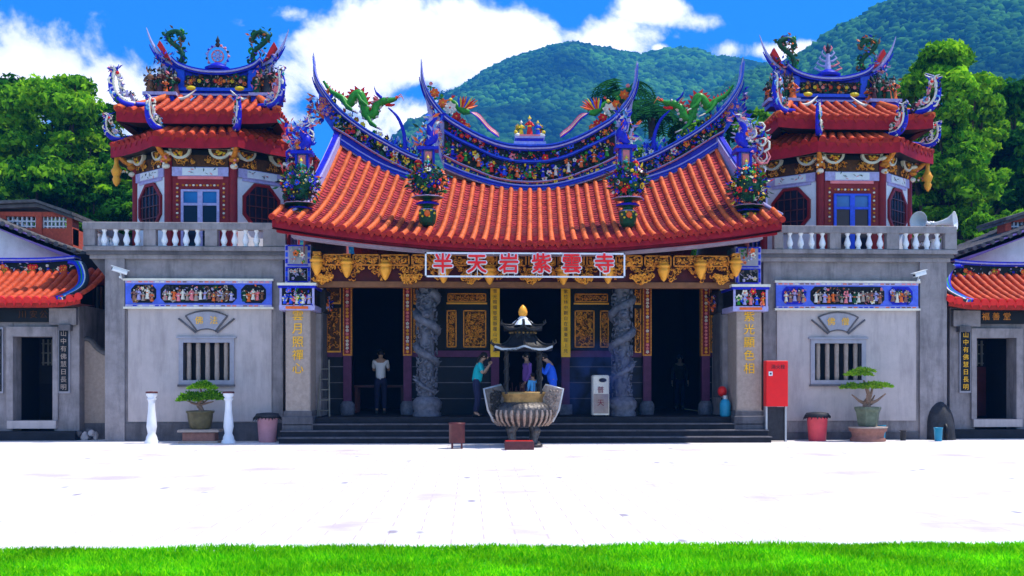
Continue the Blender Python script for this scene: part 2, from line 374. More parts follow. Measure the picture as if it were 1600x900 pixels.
def text(parent, name, s, pos, size, m, depth=.01, offset=0.0, rot=(90, 0, 0), sx=1.0, label=None, align='CENTER'):
    """writing as solid mesh letters"""
    cu = bpy.data.curves.new(name, 'FONT'); cu.body = s; cu.size = size; cu.align_x = align; cu.align_y = 'CENTER'
    cu.extrude = depth; cu.offset = offset; cu.resolution_u = 3; cu.space_line = 1.0
    o = bpy.data.objects.new(name, cu); col.objects.link(o)
    dg = bpy.context.evaluated_depsgraph_get(); dg.update()
    me = bpy.data.meshes.new_from_object(o.evaluated_get(dg)); bpy.data.objects.remove(o); bpy.data.curves.remove(cu)
    me.name = name; n = len(me.vertices); a = np.zeros(n*3); me.vertices.foreach_get('co', a); a = a.reshape(-1, 3)
    a[:, 0] *= sx
    Rm = np.array(Matrix.Rotation(R(rot[2]), 3, 'Z') @ Matrix.Rotation(R(rot[0]), 3, 'X')); a = a @ Rm.T
    a += np.array(pos)-np.array(parent['_o']); me.vertices.foreach_set('co', a.ravel())
    me.materials.clear(); me.materials.append(MATS[m]); me.update()
    o = bpy.data.objects.new(name, me); col.objects.link(o); o.parent = parent; o['_o'] = parent['_o']; ALL.append(o)
    if label: o['label'] = label
    return o
def outlined(parent, ch, x, y, z, size):
    """red character on a white halo of the same shape"""
    r = .034; bits = [text(parent, 'board_character', ch, (x+r*math.cos(a), y-.012+.0006*i, z+r*math.sin(a)), size, 'white_paint', depth=.008) for i, a in enumerate([k*math.pi/4 for k in range(8)])]
    me = bits[0].data; V = []; Fc = []; 
    for b in bits:
        o = len(V); V += [tuple(v.co) for v in b.data.vertices]; Fc += [tuple(i+o for i in p.vertices) for p in b.data.polygons]
    m2 = bpy.data.meshes.new('character_halo'); m2.from_pydata(V, [], Fc); m2.materials.append(MATS['white_paint'])
    for b in bits[1:]: ALL.remove(b); bpy.data.objects.remove(b)
    bits[0].data = m2; bits[0].name = 'character_halo'
    fr = [text(parent, 'board_character', ch, (x+.009*math.cos(a), y-.045-.0006*i, z+.009*math.sin(a)), size, 'red_bright', depth=.014) for i, a in enumerate([k*math.pi/2+.7 for k in range(4)])]
    V = []; Fc = []
    for b in fr:
        o = len(V); V += [tuple(v.co) for v in b.data.vertices]; Fc += [tuple(i+o for i in p.vertices) for p in b.data.polygons]
    m3 = bpy.data.meshes.new('board_character'); m3.from_pydata(V, [], Fc); m3.materials.append(MATS['red_bright'])
    for b in fr[1:]: ALL.remove(b); bpy.data.objects.remove(b)
    fr[0].data = m3
def vtext(parent, name, s, x, y, ztop, zbot, size, m, **k):
    n = len(s)
    return [text(parent, name, ch, (x, y, ztop-(i+.5)*(ztop-zbot)/n), size, m, **k) for i, ch in enumerate(s)]
MIRX = Matrix.Scale(-1, 4, (1, 0, 0))
PAL = ['cobalt', 'green', 'red', 'black', 'red', 'green_dark', 'cobalt_light', 'orange', 'green_dark', 'cobalt', 'lavender', 'turquoise', 'pink', 'green_dark', 'cobalt', 'black']
PALM = ['cobalt', 'green_dark', 'red', 'yellow', 'green_dark', 'green_dark', 'cobalt', 'cobalt', 'orange', 'green', 'black', 'black', 'cobalt_light', 'ivory', 'green_dark']
# ---------------------------------------------------------------- ornament helpers
def lerp(a, b, t): return a+(b-a)*t
def spline(pts, n):
    """Catmull-Rom through points"""
    P = [Vector(p) for p in pts]; P = [P[0]*2-P[1]]+P+[P[-1]*2-P[-2]]; out = []
    k = len(P)-3
    for j in range(n+1):
        t = j/n*k; i = min(int(t), k-1); t -= i
        a, b, c, d = P[i:i+4]
        out.append(.5*((2*b)+(c-a)*t+(2*a-5*b+4*c-d)*t*t+(3*b-a-3*c+d)*t**3))
    return out
def slab(mb, bot, top, y0, y1, m, smooth=False):
    """solid ribbon between two curves of (x,z)"""
    n = len(bot); vs = []
    for i in range(n): vs += [(bot[i][0], y0, bot[i][1]), (top[i][0], y0, top[i][1]), (top[i][0], y1, top[i][1]), (bot[i][0], y1, bot[i][1])]
    fs = []
    for i in range(n-1):
        a, b = i*4, i*4+4
        fs += [(a, b, b+1, a+1), (a+1, b+1, b+2, a+2), (a+2, b+2, b+3, a+3), (a+3, b+3, b, a)]
    fs += [(0, 1, 2, 3), (4*n-1, 4*n-2, 4*n-3, 4*n-4)]
    if bot[-1][0] < bot[0][0]: fs = [f[::-1] for f in fs]
    mb.add(vs, fs, m, smooth)
def mosaic(mb, c, d, n, size=.06, pal=PAL):
    """cut-porcelain relief inside a patch: c(u,v)->point, d = outward"""
    d = Vector(d)
    s0 = size
    for _ in range(n):
        size = s0*rnd.uniform(.7, 1.5); p = c(rnd.random(), rnd.random()); k = rnd.random(); m = rnd.choice(pal)
        if k < .16: mb.flower(p+d*.03, size*rnd.uniform(.7, 1.3), m, rnd.choice(['yellow', 'red', 'black', 'orange']), n=5, d=d)
        elif k < .75:
            mb.leaf(p, Vector((rnd.uniform(-1, 1), 0, rnd.uniform(-1, 1)))+d*.4, size*rnd.uniform(1.2, 2.2), size*.35, m)
        else: mb.blob(p, (size*rnd.uniform(.4, .8), size*.5, size*rnd.uniform(.4, 1.0)), m)
def curls(mb, x0, x1, z0, z1, y, n, m=('gold', 'gold', 'gold_bright', 'gold_dark'), r=.012, s=.06):
    """carved scrollwork"""
    for _ in range(n):
        cx, cz = rnd.uniform(x0+s*.7, x1-s*.7), rnd.uniform(z0+s*.7, z1-s*.7); a = rnd.uniform(0, 6.28); q = s*rnd.uniform(.5, 1.1); sg = rnd.choice((-1, 1))
        pts = [(cx+math.cos(a+sg*t*.8)*q*(1-t*.12), y-.01-.006*t, cz+math.sin(a+sg*t*.8)*q*(1-t*.12)) for t in range(6)]
        pts = [(min(max(p[0], x0), x1), p[1], min(max(p[2], z0), z1)) for p in pts]
        mb.tube(pts, [r, r*1.2, r*1.1, r, r*.9, r*.5], rnd.choice(m), n=4)
def figurine(mb, p, h, robe, trim='yellow', hat='black', face=(0, -1)):
    """small porcelain figure with robe, sleeves, head and headdress"""
    x, y, z = p
    mb.lathe([(.20*h, 0), (.17*h, .12*h), (.13*h, .35*h), (.11*h, .5*h), (.14*h, .66*h), (.12*h, .74*h), (.04*h, .78*h)], (x, y, z), robe, n=7, sy=.8)
    mb.lathe([(.135*h, .46*h), (.14*h, .5*h), (.12*h, .53*h)], (x, y, z), trim, n=7, sy=.8)
    mb.blob((x, y, z+.86*h), (.075*h, .075*h, .095*h), 'ivory', sub=0)
    mb.lathe([(.10*h, .90*h), (.09*h, .97*h), (.03*h, 1.02*h), (.02*h, 1.1*h)], (x, y, z), hat, n=6)
    for s in (-1, 1):
        a = rnd.uniform(-.05, .12)*h
        mb.tube([(x+s*.12*h, y, z+.68*h), (x+s*.21*h, y-.05*h, z+.52*h+a), (x+s*.12*h, y-.16*h, z+.52*h+a*2)], [.05*h, .065*h, .05*h], robe, n=5)
def bouquet(mb, c, rx, rz, n, pal=PALM, ry=None):
    """dense ball of porcelain flowers, leaves and small figures"""
    c = Vector(c); ry = ry or rx
    mb.blob(c, (rx*.72, ry*.72, rz*.72), 'green_dark', sub=1, jit=.12)
    for _ in range(n):
        a, b = rnd.uniform(0, 6.28), math.asin(rnd.uniform(-.8, 1)); d = Vector((math.cos(a)*math.cos(b), math.sin(a)*math.cos(b), math.sin(b)))
        q = rnd.uniform(.62, 1.02); p = c+Vector((d.x*rx, d.y*ry, d.z*rz))*q; m = rnd.choice(pal); k = rnd.random()
        if k < .36: mb.flower(p, rx*rnd.uniform(.12, .20), m, rnd.choice(['yellow', 'red', 'black']), d=d)
        elif k < .85: mb.leaf(p, d+Vector((rnd.uniform(-.6, .6), rnd.uniform(-.6, .6), rnd.uniform(-.6, .6))), rx*rnd.uniform(.22, .45), rx*.06, rnd.choice(['green_dark', 'green', 'green_dark', 'black', m, m]))
        else: mb.blob(p, rx*rnd.uniform(.05, .10), m)
def dragon(mb, path, r, body='green', belly='ivory', fin='red', n=44, legs=(.22, .45, .70), y=0, flip=1):
    """serpentine dragon: body tube, dorsal fins, legs with claws, horned head with open jaws"""
    P = spline(path, n); L = len(P)
    rad = [r*(.25+.75*min(1, (i/L)*3.0))*(1-.25*max(0, (i/L-.8)*5)) for i in range(L)]
    mb.tube(P, rad, body, n=8)
    for i in range(1, L-2):
        t = (P[i+1]-P[i-1]).normalized(); u = Vector((-t.z, 0, t.x));
        if u.z < 0 : u = -u
        if i % 2 == 0:
            b = P[i]+u*rad[i]*.8; w = t*rad[i]*.5; q = Vector((0, .018, 0))
            mb.add([b-w-q, b+w-q, b+u*rad[i]*1.1-t*rad[i]*.4, b-w+q, b+w+q], [(0, 1, 2), (3, 2, 4), (1, 4, 2), (0, 2, 3)], fin)
        if i % 3 == 0: mb.blob(P[i]-u*rad[i]*.75, (rad[i]*.6, rad[i]*.7, rad[i]*.35), belly)
    for l in legs:
        i = int(l*L); p = P[i]; s = flip
        for sy in (-1, 1):
            k = p+Vector((s*r*.8, sy*r*1.2, -r*1.6)); ft = k+Vector((s*r*1.4, sy*r*.3, -r*.9+.2*r*sy))
            mb.tube([p+Vector((0, sy*r*.4, 0)), k, ft], [r*.6, r*.42, r*.25], body, n=5)
            for a in (-.5, 0, .5): mb.tube([ft, ft+Vector((s*r*.9, a*r, -r*.3-abs(a)*r*.3))], [r*.16, r*.03], 'ivory', n=4)
    h = P[-1]; d = (P[-1]-P[-3]).normalized(); s = 1 if d.x > 0 else -1
    mb.blob(h+Vector((s*r*.5, 0, r*.3)), (r*1.25, r*.95, r*.85), body, sub=1)
    mb.tube([h+Vector((s*r*.9, 0, r*.35)), h+Vector((s*r*2.4, 0, r*.65)), h+Vector((s*r*3.1, 0, r*.9))], [r*.75, r*.5, r*.35], body, n=6)
    mb.tube([h+Vector((s*r*.8, 0, -r*.3)), h+Vector((s*r*2.0, 0, -r*.55)), h+Vector((s*r*2.7, 0, -r*.35))], [r*.5, r*.3, r*.18], fin, n=6)
    mb.blob(h+Vector((s*r*3.1, 0, r*1.15)), r*.38, 'red')
    for sy in (-1, 1):
        mb.blob(h+Vector((s*r*1.1, sy*r*.65, r*.95)), r*.3, 'ivory'); mb.blob(h+Vector((s*r*1.3, sy*r*.8, r*.97)), r*.14, 'black')
        mb.tube([h+Vector((0, sy*r*.5, r*.9)), h+Vector((-s*r*1.2, sy*r*.9, r*2.0)), h+Vector((-s*r*1.6, sy*r*1.1, r*3.2))], [r*.3, r*.18, r*.04], 'cobalt', n=5)
        mb.tube([h+Vector((s*r*2.8, sy*r*.3, r*.8)), h+Vector((s*r*4.0, sy*r*.8, r*1.6)), h+Vector((s*r*4.6, sy*r, r*.6))], [r*.12, r*.09, r*.03], 'orange', n=4)
    for k in range(9):
        a = rnd.uniform(-1, 1); mb.leaf(h+Vector((-s*r*.4, a*r*.6, r*.2)), (-s*1.0, a, rnd.uniform(-.8, 1.2)), r*2.0, r*.3, rnd.choice([fin, 'pink', 'turquoise']))
def phoenix(mb, p, s, k, tails=True):
    """bird with spread wings, crest and long striped tail feathers; s = size, k = side its tail falls to"""
    x, y, z = p
    mb.tube([(x+k*.30*s, y, z-.02*s), (x+k*.1*s, y, z+.02*s), (x-k*.15*s, y, z+.16*s), (x-k*.28*s, y, z+.36*s), (x-k*.40*s, y, z+.42*s)], [.06*s, .15*s, .12*s, .065*s, .05*s], 'green', n=7)
    mb.blob((x-k*.42*s, y, z+.44*s), .075*s, 'yellow', sub=1)
    mb.tube([(x-k*.47*s, y, z+.44*s), (x-k*.60*s, y, z+.40*s)], [.035*s, .005*s], 'orange', n=5)
    for a in range(3): mb.leaf((x-k*.38*s, y, z+.49*s), (k*(.2+.5*a), 0, 1), .18*s, .03*s, 'red')
    for sy in (-1, 1):
        for j in range(8):
            t = j/7; a = R(25+75*t)
            d = Vector((k*math.cos(a)*.9, sy*.55, math.sin(a)*.8))
            st = Vector((x+k*(.12-.2*t)*s, y+sy*.08*s, z+.12*s)); c = ('orange', 'red', 'yellow', 'cobalt_light')[j % 4]
            mb.tube([st, st+d*.28*s, st+d*(.55-.15*t)*s+Vector((0, 0, .03*s))], [.035*s, .045*s, .01*s], c, n=5, flat=.5)
    if tails:
        for j in range(6):
            o = (j-2.5)*.045*s
            P = spline([(x+k*.28*s, y+o*.6, z), (x+k*.6*s, y+o, z-.15*s+o), (x+k*.95*s, y+o, z-.55*s+o), (x+k*1.35*s, y+o, z-.86*s+o*.8)], 8)
            mb.tube(P, [.02*s]*7+[.03*s, .01*s], ('cobalt', 'red', 'ivory', 'orange', 'lavender', 'red')[j], n=4)
def swirl_beast(mb, base, k, s, c1='lavender', c2='cobalt'):
    """upturned corner ornament: curling scroll with a small porcelain dragon riding it"""
    x, y, z = base
    P = spline([(x, y, z), (x+k*.35*s, y, z+.02*s), (x+k*.62*s, y, z+.25*s), (x+k*.68*s, y, z+.62*s), (x+k*.62*s, y, z+.85*s), (x+k*.78*s, y, z+.92*s)], 14)
    mb.tube(P, [.12*s, .12*s, .12*s, .11*s, .10*s, .09*s, .08*s, .075*s, .07*s, .06*s, .055*s, .05*s, .04*s, .03*s, .015*s], c2, n=6)
    mb.tube([q+Vector((-k*.05*s, -.05*s, .07*s)) for q in P], [.05*s]*12+[.03*s, .02*s, .01*s], 'ivory', n=5)
    Q = spline([(x-k*.05*s, y-.03*s, z+.12*s), (x+k*.12*s, y-.04*s, z+.30*s), (x+k*.32*s, y-.04*s, z+.26*s), (x+k*.38*s, y-.04*s, z+.50*s), (x+k*.46*s, y-.04*s, z+.80*s)], 12)
    mb.tube(Q, [.03*s, .05*s, .06*s, .065*s, .07*s, .07*s, .065*s, .06*s, .06*s, .055*s, .05*s, .05*s, .04*s], c1, n=6)
    for _ in range(14):
        q = rnd.choice(Q+P[2:10]); a0 = rnd.uniform(0, 6.28); mb.tube([q+Vector((math.cos(a0+w)*.09*s, -.06*s, math.sin(a0+w)*.09*s)) for w in (0, .9, 1.8, 2.7, 3.6)], [.03*s, .035*s, .03*s, .02*s, .008*s], rnd.choice(['ivory', 'lavender', 'ivory', 'charcoal', 'sky_blue', 'green_dark']), n=5)
    h = Q[-1]; mb.blob(h, .085*s, 'ivory', sub=1); mb.blob(h+Vector((k*.05*s, -.05*s, .02*s)), .06*s, 'red')
    for a in range(5):
        mb.tube([h, h+Vector((k*rnd.uniform(-.15, .2)*s, rnd.uniform(-.1, .1)*s, .13*s)), h+Vector((k*rnd.uniform(-.2, .28)*s, rnd.uniform(-.1, .1)*s, rnd.uniform(.16, .30)*s))], [.03*s, .025*s, .008*s], rnd.choice(['ivory', 'lavender', 'cobalt']), n=4)
    for _ in range(70):
        q = rnd.choice(Q+P[3:]); mb.leaf(q, (rnd.uniform(-1, 1), rnd.uniform(-1, .3), rnd.uniform(-1, 1)), .15*s, .03*s, rnd.choice(['ivory', 'lavender', 'cobalt', 'pink', 'green_dark', 'turquoise']))

# ---------------------------------------------------------------- tiled roof surface
def tile_roof(mb, surf, rows, r=.085, nseg=16, v0=lambda u: 0, v1=lambda u: 1, mt='tile_orange', mp='tile_pan', u0=-1., u1=1., ends=True, endm='tile_red'):
    """surf(u,v)->point, v=0 at the eave. Barrel rows with overlapping segments over stepped pans"""
    for i in range(rows+1):
        u = lerp(u0, u1, i/rows); a, b = v0(u), v1(u)
        if b-a < .04: continue
        ns = max(2, int(nseg*(b-a)+.5))
        # barrel row
        vs = []; n = 7; cnt = 0
        for j in range(ns):
            for e, q in ((0, 1.0), (.96, .86)):
                t = a+(b-a)*(j+e)/ns; p = surf(u, t); t2 = surf(u, min(1, t+.02)) if t < .98 else p*2-surf(u, t-.02)
                d = (t2-p).normalized(); e2 = (surf(min(1, u+.01), t)-surf(max(-1, u-.01), t)).normalized(); nn = e2.cross(d).normalized()
                if nn.z < 0: nn = -nn
                for k in range(n):
                    th = math.pi*k/(n-1); vs.append(p+(e2*math.cos(th)*r+nn*(math.sin(th)*r*1.05+.01))*q)
                cnt += 1
        fs = [(g*n+k, g*n+k+1, (g+1)*n+k+1, (g+1)*n+k) for g in range(cnt-1) for k in range(n-1)]
        mb.add(vs, fs, mt, True)
        if ends:
            p = surf(u, a); q = surf(u, min(1, a+.02)); d = (p-q).normalized()
            c = p+d*.012; e2 = (surf(min(1, u+.01), a)-surf(max(-1, u-.01), a)).normalized(); nn = e2.cross(d).normalized()
            if nn.z < 0: nn = -nn
            ring = [c+(e2*math.cos(t*math.pi/6)+nn*math.sin(t*math.pi/6))*r*1.05+nn*.02 for t in range(12)]
            mb.add(ring+[c-d*.05+nn*.02+Vector((0, 0, 0))], [tuple(range(12))], endm)
            mb.add(ring+[x-d*.06 for x in ring], [(k, (k+1) % 12, 12+(k+1) % 12, 12+k) for k in range(12)], endm)
        # pan between this row and the next, stepped like overlapping tiles
        if i < rows:
            un = lerp(u0, u1, (i+1)/rows); a2, b2 = max(a, v0(un)), min(b, v1(un)) if v1(un) > v0(un) else b
            ns2 = ns*2; vs = []
            for j in range(ns2):
                for e, h in ((0, .028), (.98, .0)):
                    t = a2+(b2-a2)*(j+e)/ns2; p, q = surf(u, t), surf(un, t); m_ = (p+q)/2
                    up = Vector((0, 0, h)); vs += [p+up, m_+up-Vector((0, 0, .03)), q+up]
            g = len(vs)//3
            mb.add(vs, [(x*3+k, x*3+k+1, (x+1)*3+k+1, (x+1)*3+k) for x in range(g-1) for k in range(2)], mp)
            if ends:    # drip tile
                p, q = surf(u, a2), surf(un, a2); m_ = (p+q)/2; d = (surf(u, a2)-surf(u, a2+.02)).normalized()*.01
                w = (q-p); A = [p+w*.22+d, m_+d*2+Vector((0, 0, -.11)), q-w*.22+d, q-w*.22+d+Vector((0, 0, .03)), p+w*.22+d+Vector((0, 0, .03))]
                mb.add(A+[x+Vector((0, .02, 0)) for x in A], [(0, 1, 2, 3, 4), (9, 8, 7, 6, 5), (0, 5, 6, 1), (1, 6, 7, 2)], endm)
# ---------------------------------------------------------------- ground
g = MB(); g.add([(-5000, -200, -.05), (5000, -200, -.05), (5000, 6000, -.05), (-5000, 6000, -.05)], [(0, 1, 2, 3)], 'earth')
structure(g.build('ground'))
g = MB(); g.box(-45, 45, -16.5, 9, -.04, 0.0, 'plaza_stone'); structure(g.build('plaza'))
g = MB(); g.box(-45, 45, -30, -16.51, -.045, -.012, 'soil'); structure(g.build('lawn_soil'))
def build_grass():
    n = 190000; rs = np.random.RandomState(3)
    # denser towards the strip of lawn in front of the plaza
    y = -16.46-4.5*rs.rand(n)**1.15; x = rs.uniform(-10.5, 10.5, n)
    edge = rs.rand(n) < .05; y = np.where(edge, -16.47+.05*np.sin(x*2.3)*np.sin(x*.71+1)+rs.uniform(-.06, .06, n), y)
    h = rs.uniform(.03, .068, n)*(1+.08*np.sin(x*1.7)+.12*np.sin(x*5.1+y*3)); w = rs.uniform(.005, .009, n)
    a = rs.uniform(0, 6.283, n); lx, ly = rs.normal(0, .022, n), rs.normal(0, .022, n)
    b = np.stack([x, y, np.full(n, -.012)], 1); d = np.stack([np.cos(a)*w, np.sin(a)*w, np.zeros(n)], 1)
    tip = b+np.stack([lx, ly, h], 1); mid = b+np.stack([lx*.35, ly*.35, h*.55], 1)
    co = np.stack([b-d, b+d, mid+d*.8, tip, mid-d*.8], 1).reshape(-1, 3)
    me = bpy.data.meshes.new('grass'); me.vertices.add(n*5); me.vertices.foreach_set('co', co.ravel())
    me.loops.add(n*5); me.loops.foreach_set('vertex_index', np.arange(n*5)); me.polygons.add(n)
    me.polygons.foreach_set('loop_start', np.arange(n)*5); me.polygons.foreach_set('loop_total', np.full(n, 5))
    me.update(calc_edges=True); me.materials.append(MATS['grass_blade']); o = bpy.data.objects.new('grass', me); col.objects.link(o)
    tag(o, 'strip of bright green mown grass at the near edge of the plaza', 'grass'); o['kind'] = 'stuff'
build_grass()

# ---------------------------------------------------------------- the temple hall
hall = thing('temple_hall', 'open-fronted temple hall with curved orange tile roof, gilded beams and swallowtail ridges', 'temple', (0, 0, 0))
FL = .56                                                  # floor of the porch
OX = .25                                                  # the ridge sits a little east of the porch axis
def ze(u): return 4.47+.56*abs(u)**1.75
def zt(x):
    a = abs(x)
    return 6.48+.42*(a/2.6)**1.9 if a < 2.6 else 6.55+1.30*((a-2.6)/2.75)**1.25
def xt(u): return 5.42*u
def roof_at(u, v):
    x = lerp(5.72*u, xt(u)+OX, v); z = lerp(ze(u), zt(xt(u)), v)-.30*math.sin(math.pi*v)*(1-.3*v)
    return Vector((x, -1.5+4.4*v, z))
m = MB(); EU = .915
tile_roof(m, roof_at, 44, r=.066, nseg=17, v1=lambda u: 1 if abs(u) < EU else .26-.9*(abs(u)-EU))
m.build('roof_tiles', hall)
m = MB()                                                  # roof deck, soffit, rear slope
N_ = 48
top = [roof_at(lerp(-1, 1, i/N_), 0) for i in range(N_+1)]
vs = []
for i in range(N_+1):
    u = lerp(-1, 1, i/N_)
    for v in [0, .12, .25, .5, .75, 1.0]:
        if v > .25 and abs(u) > EU+.01: p = roof_at(math.copysign(EU+.005, u), v)
        else: p = roof_at(u, v)
        vs.append(p-Vector((0, 0, .03)))
m.add(vs, [(i*6+k, (i+1)*6+k, (i+1)*6+k+1, i*6+k+1) for i in range(N_) for k in range(5)], 'tile_dark')
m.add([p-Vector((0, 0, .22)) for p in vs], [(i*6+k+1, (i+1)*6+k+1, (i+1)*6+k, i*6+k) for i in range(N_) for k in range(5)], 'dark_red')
back = []
for i in range(N_+1):
    u = lerp(-1, 1, i/N_); p = roof_at(math.copysign(min(abs(u), EU), u), 1)
    back += [p, Vector((p.x, 6.9, 4.7))]
m.add(back, [(i*2, (i+1)*2, (i+1)*2+1, i*2+1) for i in range(N_)], 'tile_red')
m.build('roof_deck', hall)
for s in (-1, 1):                                         # gable walls under the verge
    m = MB()
    e = [roof_at(s*EU, v)-Vector((0, 0, .05)) for v in (0.16, .4, .6, .8, 1)]
    x0 = s*5.15
    m.add([(p.x-s*.02, p.y, p.z) for p in e]+[(x0+OX, 6.9, 4.65), (x0, 6.9, 4.3), (x0, -.6, 4.3)], [tuple(range(8))], 'pink')
    m.build('gable_wall', hall)
# eave fascia: red moulding and lilac band that follow the sagging eave
m = MB(); n = 60; us = [lerp(-1, 1, i/n) for i in range(n+1)]
x_ = [5.72*u for u in us]
slab(m, [(x, ze(u)-.12-.08*abs(u)) for x, u in zip(x_, us)], [(x, ze(u)-.035) for x, u in zip(x_, us)], -1.44, -1.30, 'fascia')
slab(m, [(x*.985, ze(u)-.17-.13*abs(u)) for x, u in zip(x_, us)], [(x*.985, ze(u)-.12-.08*abs(u)) for x, u in zip(x_, us)], -1.38, -1.22, 'fascia')
m.build('eave_fascia', hall)
m = MB(); slab(m, [(x*.93, ze(u)-.20-.20*abs(u)) for x, u in zip(x_, us)], [(x*.93, ze(u)-.172-.13*abs(u)) for x, u in zip(x_, us)], -1.32, -.9, 'eave_band'); m.build('eave_band', hall)

# --- ridges. Curves measured at y = 2.85
YR = 2.85
def half(pts):       # left half -> list of (x,z), x relative to the ridge centre, going from the outer end inwards
    return [(at(px, py, YR).x-OX, at(px, py, YR).z) for px, py in pts]
def sym(h, n=24):
    P = spline([(x, 0, z) for x, z in h], n); L_ = [(p.x, p.z) for p in P]
    return L_+[(-x, z) for x, z in L_[::-1][1:]]
def shift(c, dx=0, dz=0): return [(x+dx, z+dz) for x, z in c]
c_top = half([(658, 100), (660, 122), (670, 150), (693, 180), (717, 197), (752, 216), (790, 229), (828, 232)]); c_top[-1] = (0, c_top[-1][1])
c_mid = half([(694, 205), (718, 219), (740, 229), (770, 243), (800, 251), (828, 253)]); c_mid[-1] = (0, c_mid[-1][1])
c_red = half([(693, 243), (718, 256), (740, 265), (770, 277), (800, 283), (828, 285)]); c_red[-1] = (0, c_red[-1][1])
c_bas = half([(690, 261), (718, 273), (740, 281), (770, 290), (800, 296), (828, 298)]); c_bas[-1] = (0, c_bas[-1][1])
def oxs(c): return [(x+OX, z) for x, z in c]
crid = MB()
S = {k: oxs(sym(v)) for k, v in dict(top=c_top, mid=c_mid, red=c_red, bas=c_bas).items()}
def clipx(c, a): return [p for p in c if abs(p[0]-OX) <= a]
wid = abs(c_mid[0][0])
def fit(c, a, n=60):   # resample curve to |x|<=a
    xs = [p[0] for p in c]; zs = [p[1] for p in c]
    return [(x, float(np.interp(x, xs, zs))) for x in np.linspace(OX-a, OX+a, n)]
slab(crid, fit(S['bas'], wid), fit(S['top'], wid), YR+.05, YR+.40, 'cobalt')
crid.build('centre_ridge', hall)
ridge = ALL[-1]
m = MB()
def cornice(mb, c, h, y0, y1, ms):
    for i, mm in enumerate(ms):
        dz = h/len(ms); slab(mb, shift(c, 0, i*dz-h/2), shift(c, 0, (i+1)*dz-h/2-.002), y0-.035*(i % 2), y1+.035*(i % 2), mm)
cornice(m, S['top'], .17, YR-.08, YR+.50, ['cobalt', 'lavender', 'cobalt', 'cobalt_light'])
cornice(m, fit(S['mid'], wid), .10, YR-.04, YR+.44, ['cobalt', 'cobalt_light', 'cobalt'])
cornice(m, fit(S['red'], wid), .05, YR-.05, YR+.44, ['pink', 'lavender'])
cornice(m, fit(shift(S['bas'], 0, .05), wid), .18, YR-.09, YR+.48, ['lavender', 'cobalt', 'cobalt_light', 'cobalt', 'lavender'])
m.build('ridge_moulding', ridge)
m = MB()
a, b = fit(S['mid'], wid), fit(S['top'], wid)
def patch(a, b, y): return lambda u, v: Vector((np.interp(u, np.linspace(0, 1, len(a)), [p[0] for p in a]), y, lerp(np.interp(u, np.linspace(0, 1, len(a)), [p[1] for p in a]), np.interp(u, np.linspace(0, 1, len(b)), [p[1] for p in b]), .12+.76*v)))
slab(m, shift(a, 0, .07), shift(b, 0, -.10), YR+.02, YR+.048, 'black_wood')
mosaic(m, patch(a, b, YR), (0, -1, 0), 260, .055)
m.build('upper_frieze', ridge)
m = MB(); a, b = fit(S['red'], wid), fit(S['mid'], wid)
slab(m, shift(a, 0, .04), shift(b, 0, -.06), YR+.02, YR+.048, 'black_wood')
mosaic(m, patch(a, b, YR), (0, -1, 0), 420, .065, PALM)
for i in range(13):
    u = .05+.9*i/12; p = patch(a, b, YR-.05)(u, .12); figurine(m, p, .30, rnd.choice(['red', 'cobalt', 'orange', 'ivory', 'green', 'cobalt_light']), rnd.choice(['yellow', 'ivory']), rnd.choice(['black', 'red', 'yellow']))
m.build('figure_frieze', ridge)
m = MB(); a, b = fit(shift(S['bas'], 0, .12), wid), fit(S['red'], wid); mosaic(m, patch(a, b, YR-.02), (0, -1, 0), 120, .04, ['yellow', 'green', 'cobalt', 'black', 'yellow', 'black']); m.build('lower_frieze', ridge)
# swallowtail horns of the centre ridge
for s in (-1, 1):
    m = MB(Matrix.Translation((OX, 0, 0)) @ (MIRX if s > 0 else Matrix()))
    o = half([(658, 94), (660, 122), (670, 150), (693, 180)])
    P = spline([(x, YR+.2, z) for x, z in o]+[(o[-1][0]+.35, YR+.2, o[-1][1]-.25)], 16)
    m.tube([P[0]+Vector((-.01, 0, .10))]+P, [.008]+[.02+.075*min(1, i/9) for i in range(17)], 'lavender', n=8)
    m.tube([p+Vector((-.07, -.03, -.04)) for p in P[3:]], [.012+.04*min(1, i/9) for i in range(14)], 'cobalt', n=6)
    # pierced scroll panel beneath the horn
    q = half([(664, 148), (672, 165), (694, 190), (694, 262), (684, 235), (672, 200)])
    m.prism(q, YR+.1, YR+.3, 'lavender')
    for _ in range(60):
        a_ = rnd.random(); x = lerp(q[1][0], q[2][0], a_**.6); z = lerp(q[1][1], q[3][1], a_)+rnd.uniform(-.1, .35)*a_
        m.flower((x, YR+.07, z), .05, rnd.choice(['cobalt', 'ivory', 'red', 'cobalt_light']), n=5)
    m.build('ridge_horn', hall)

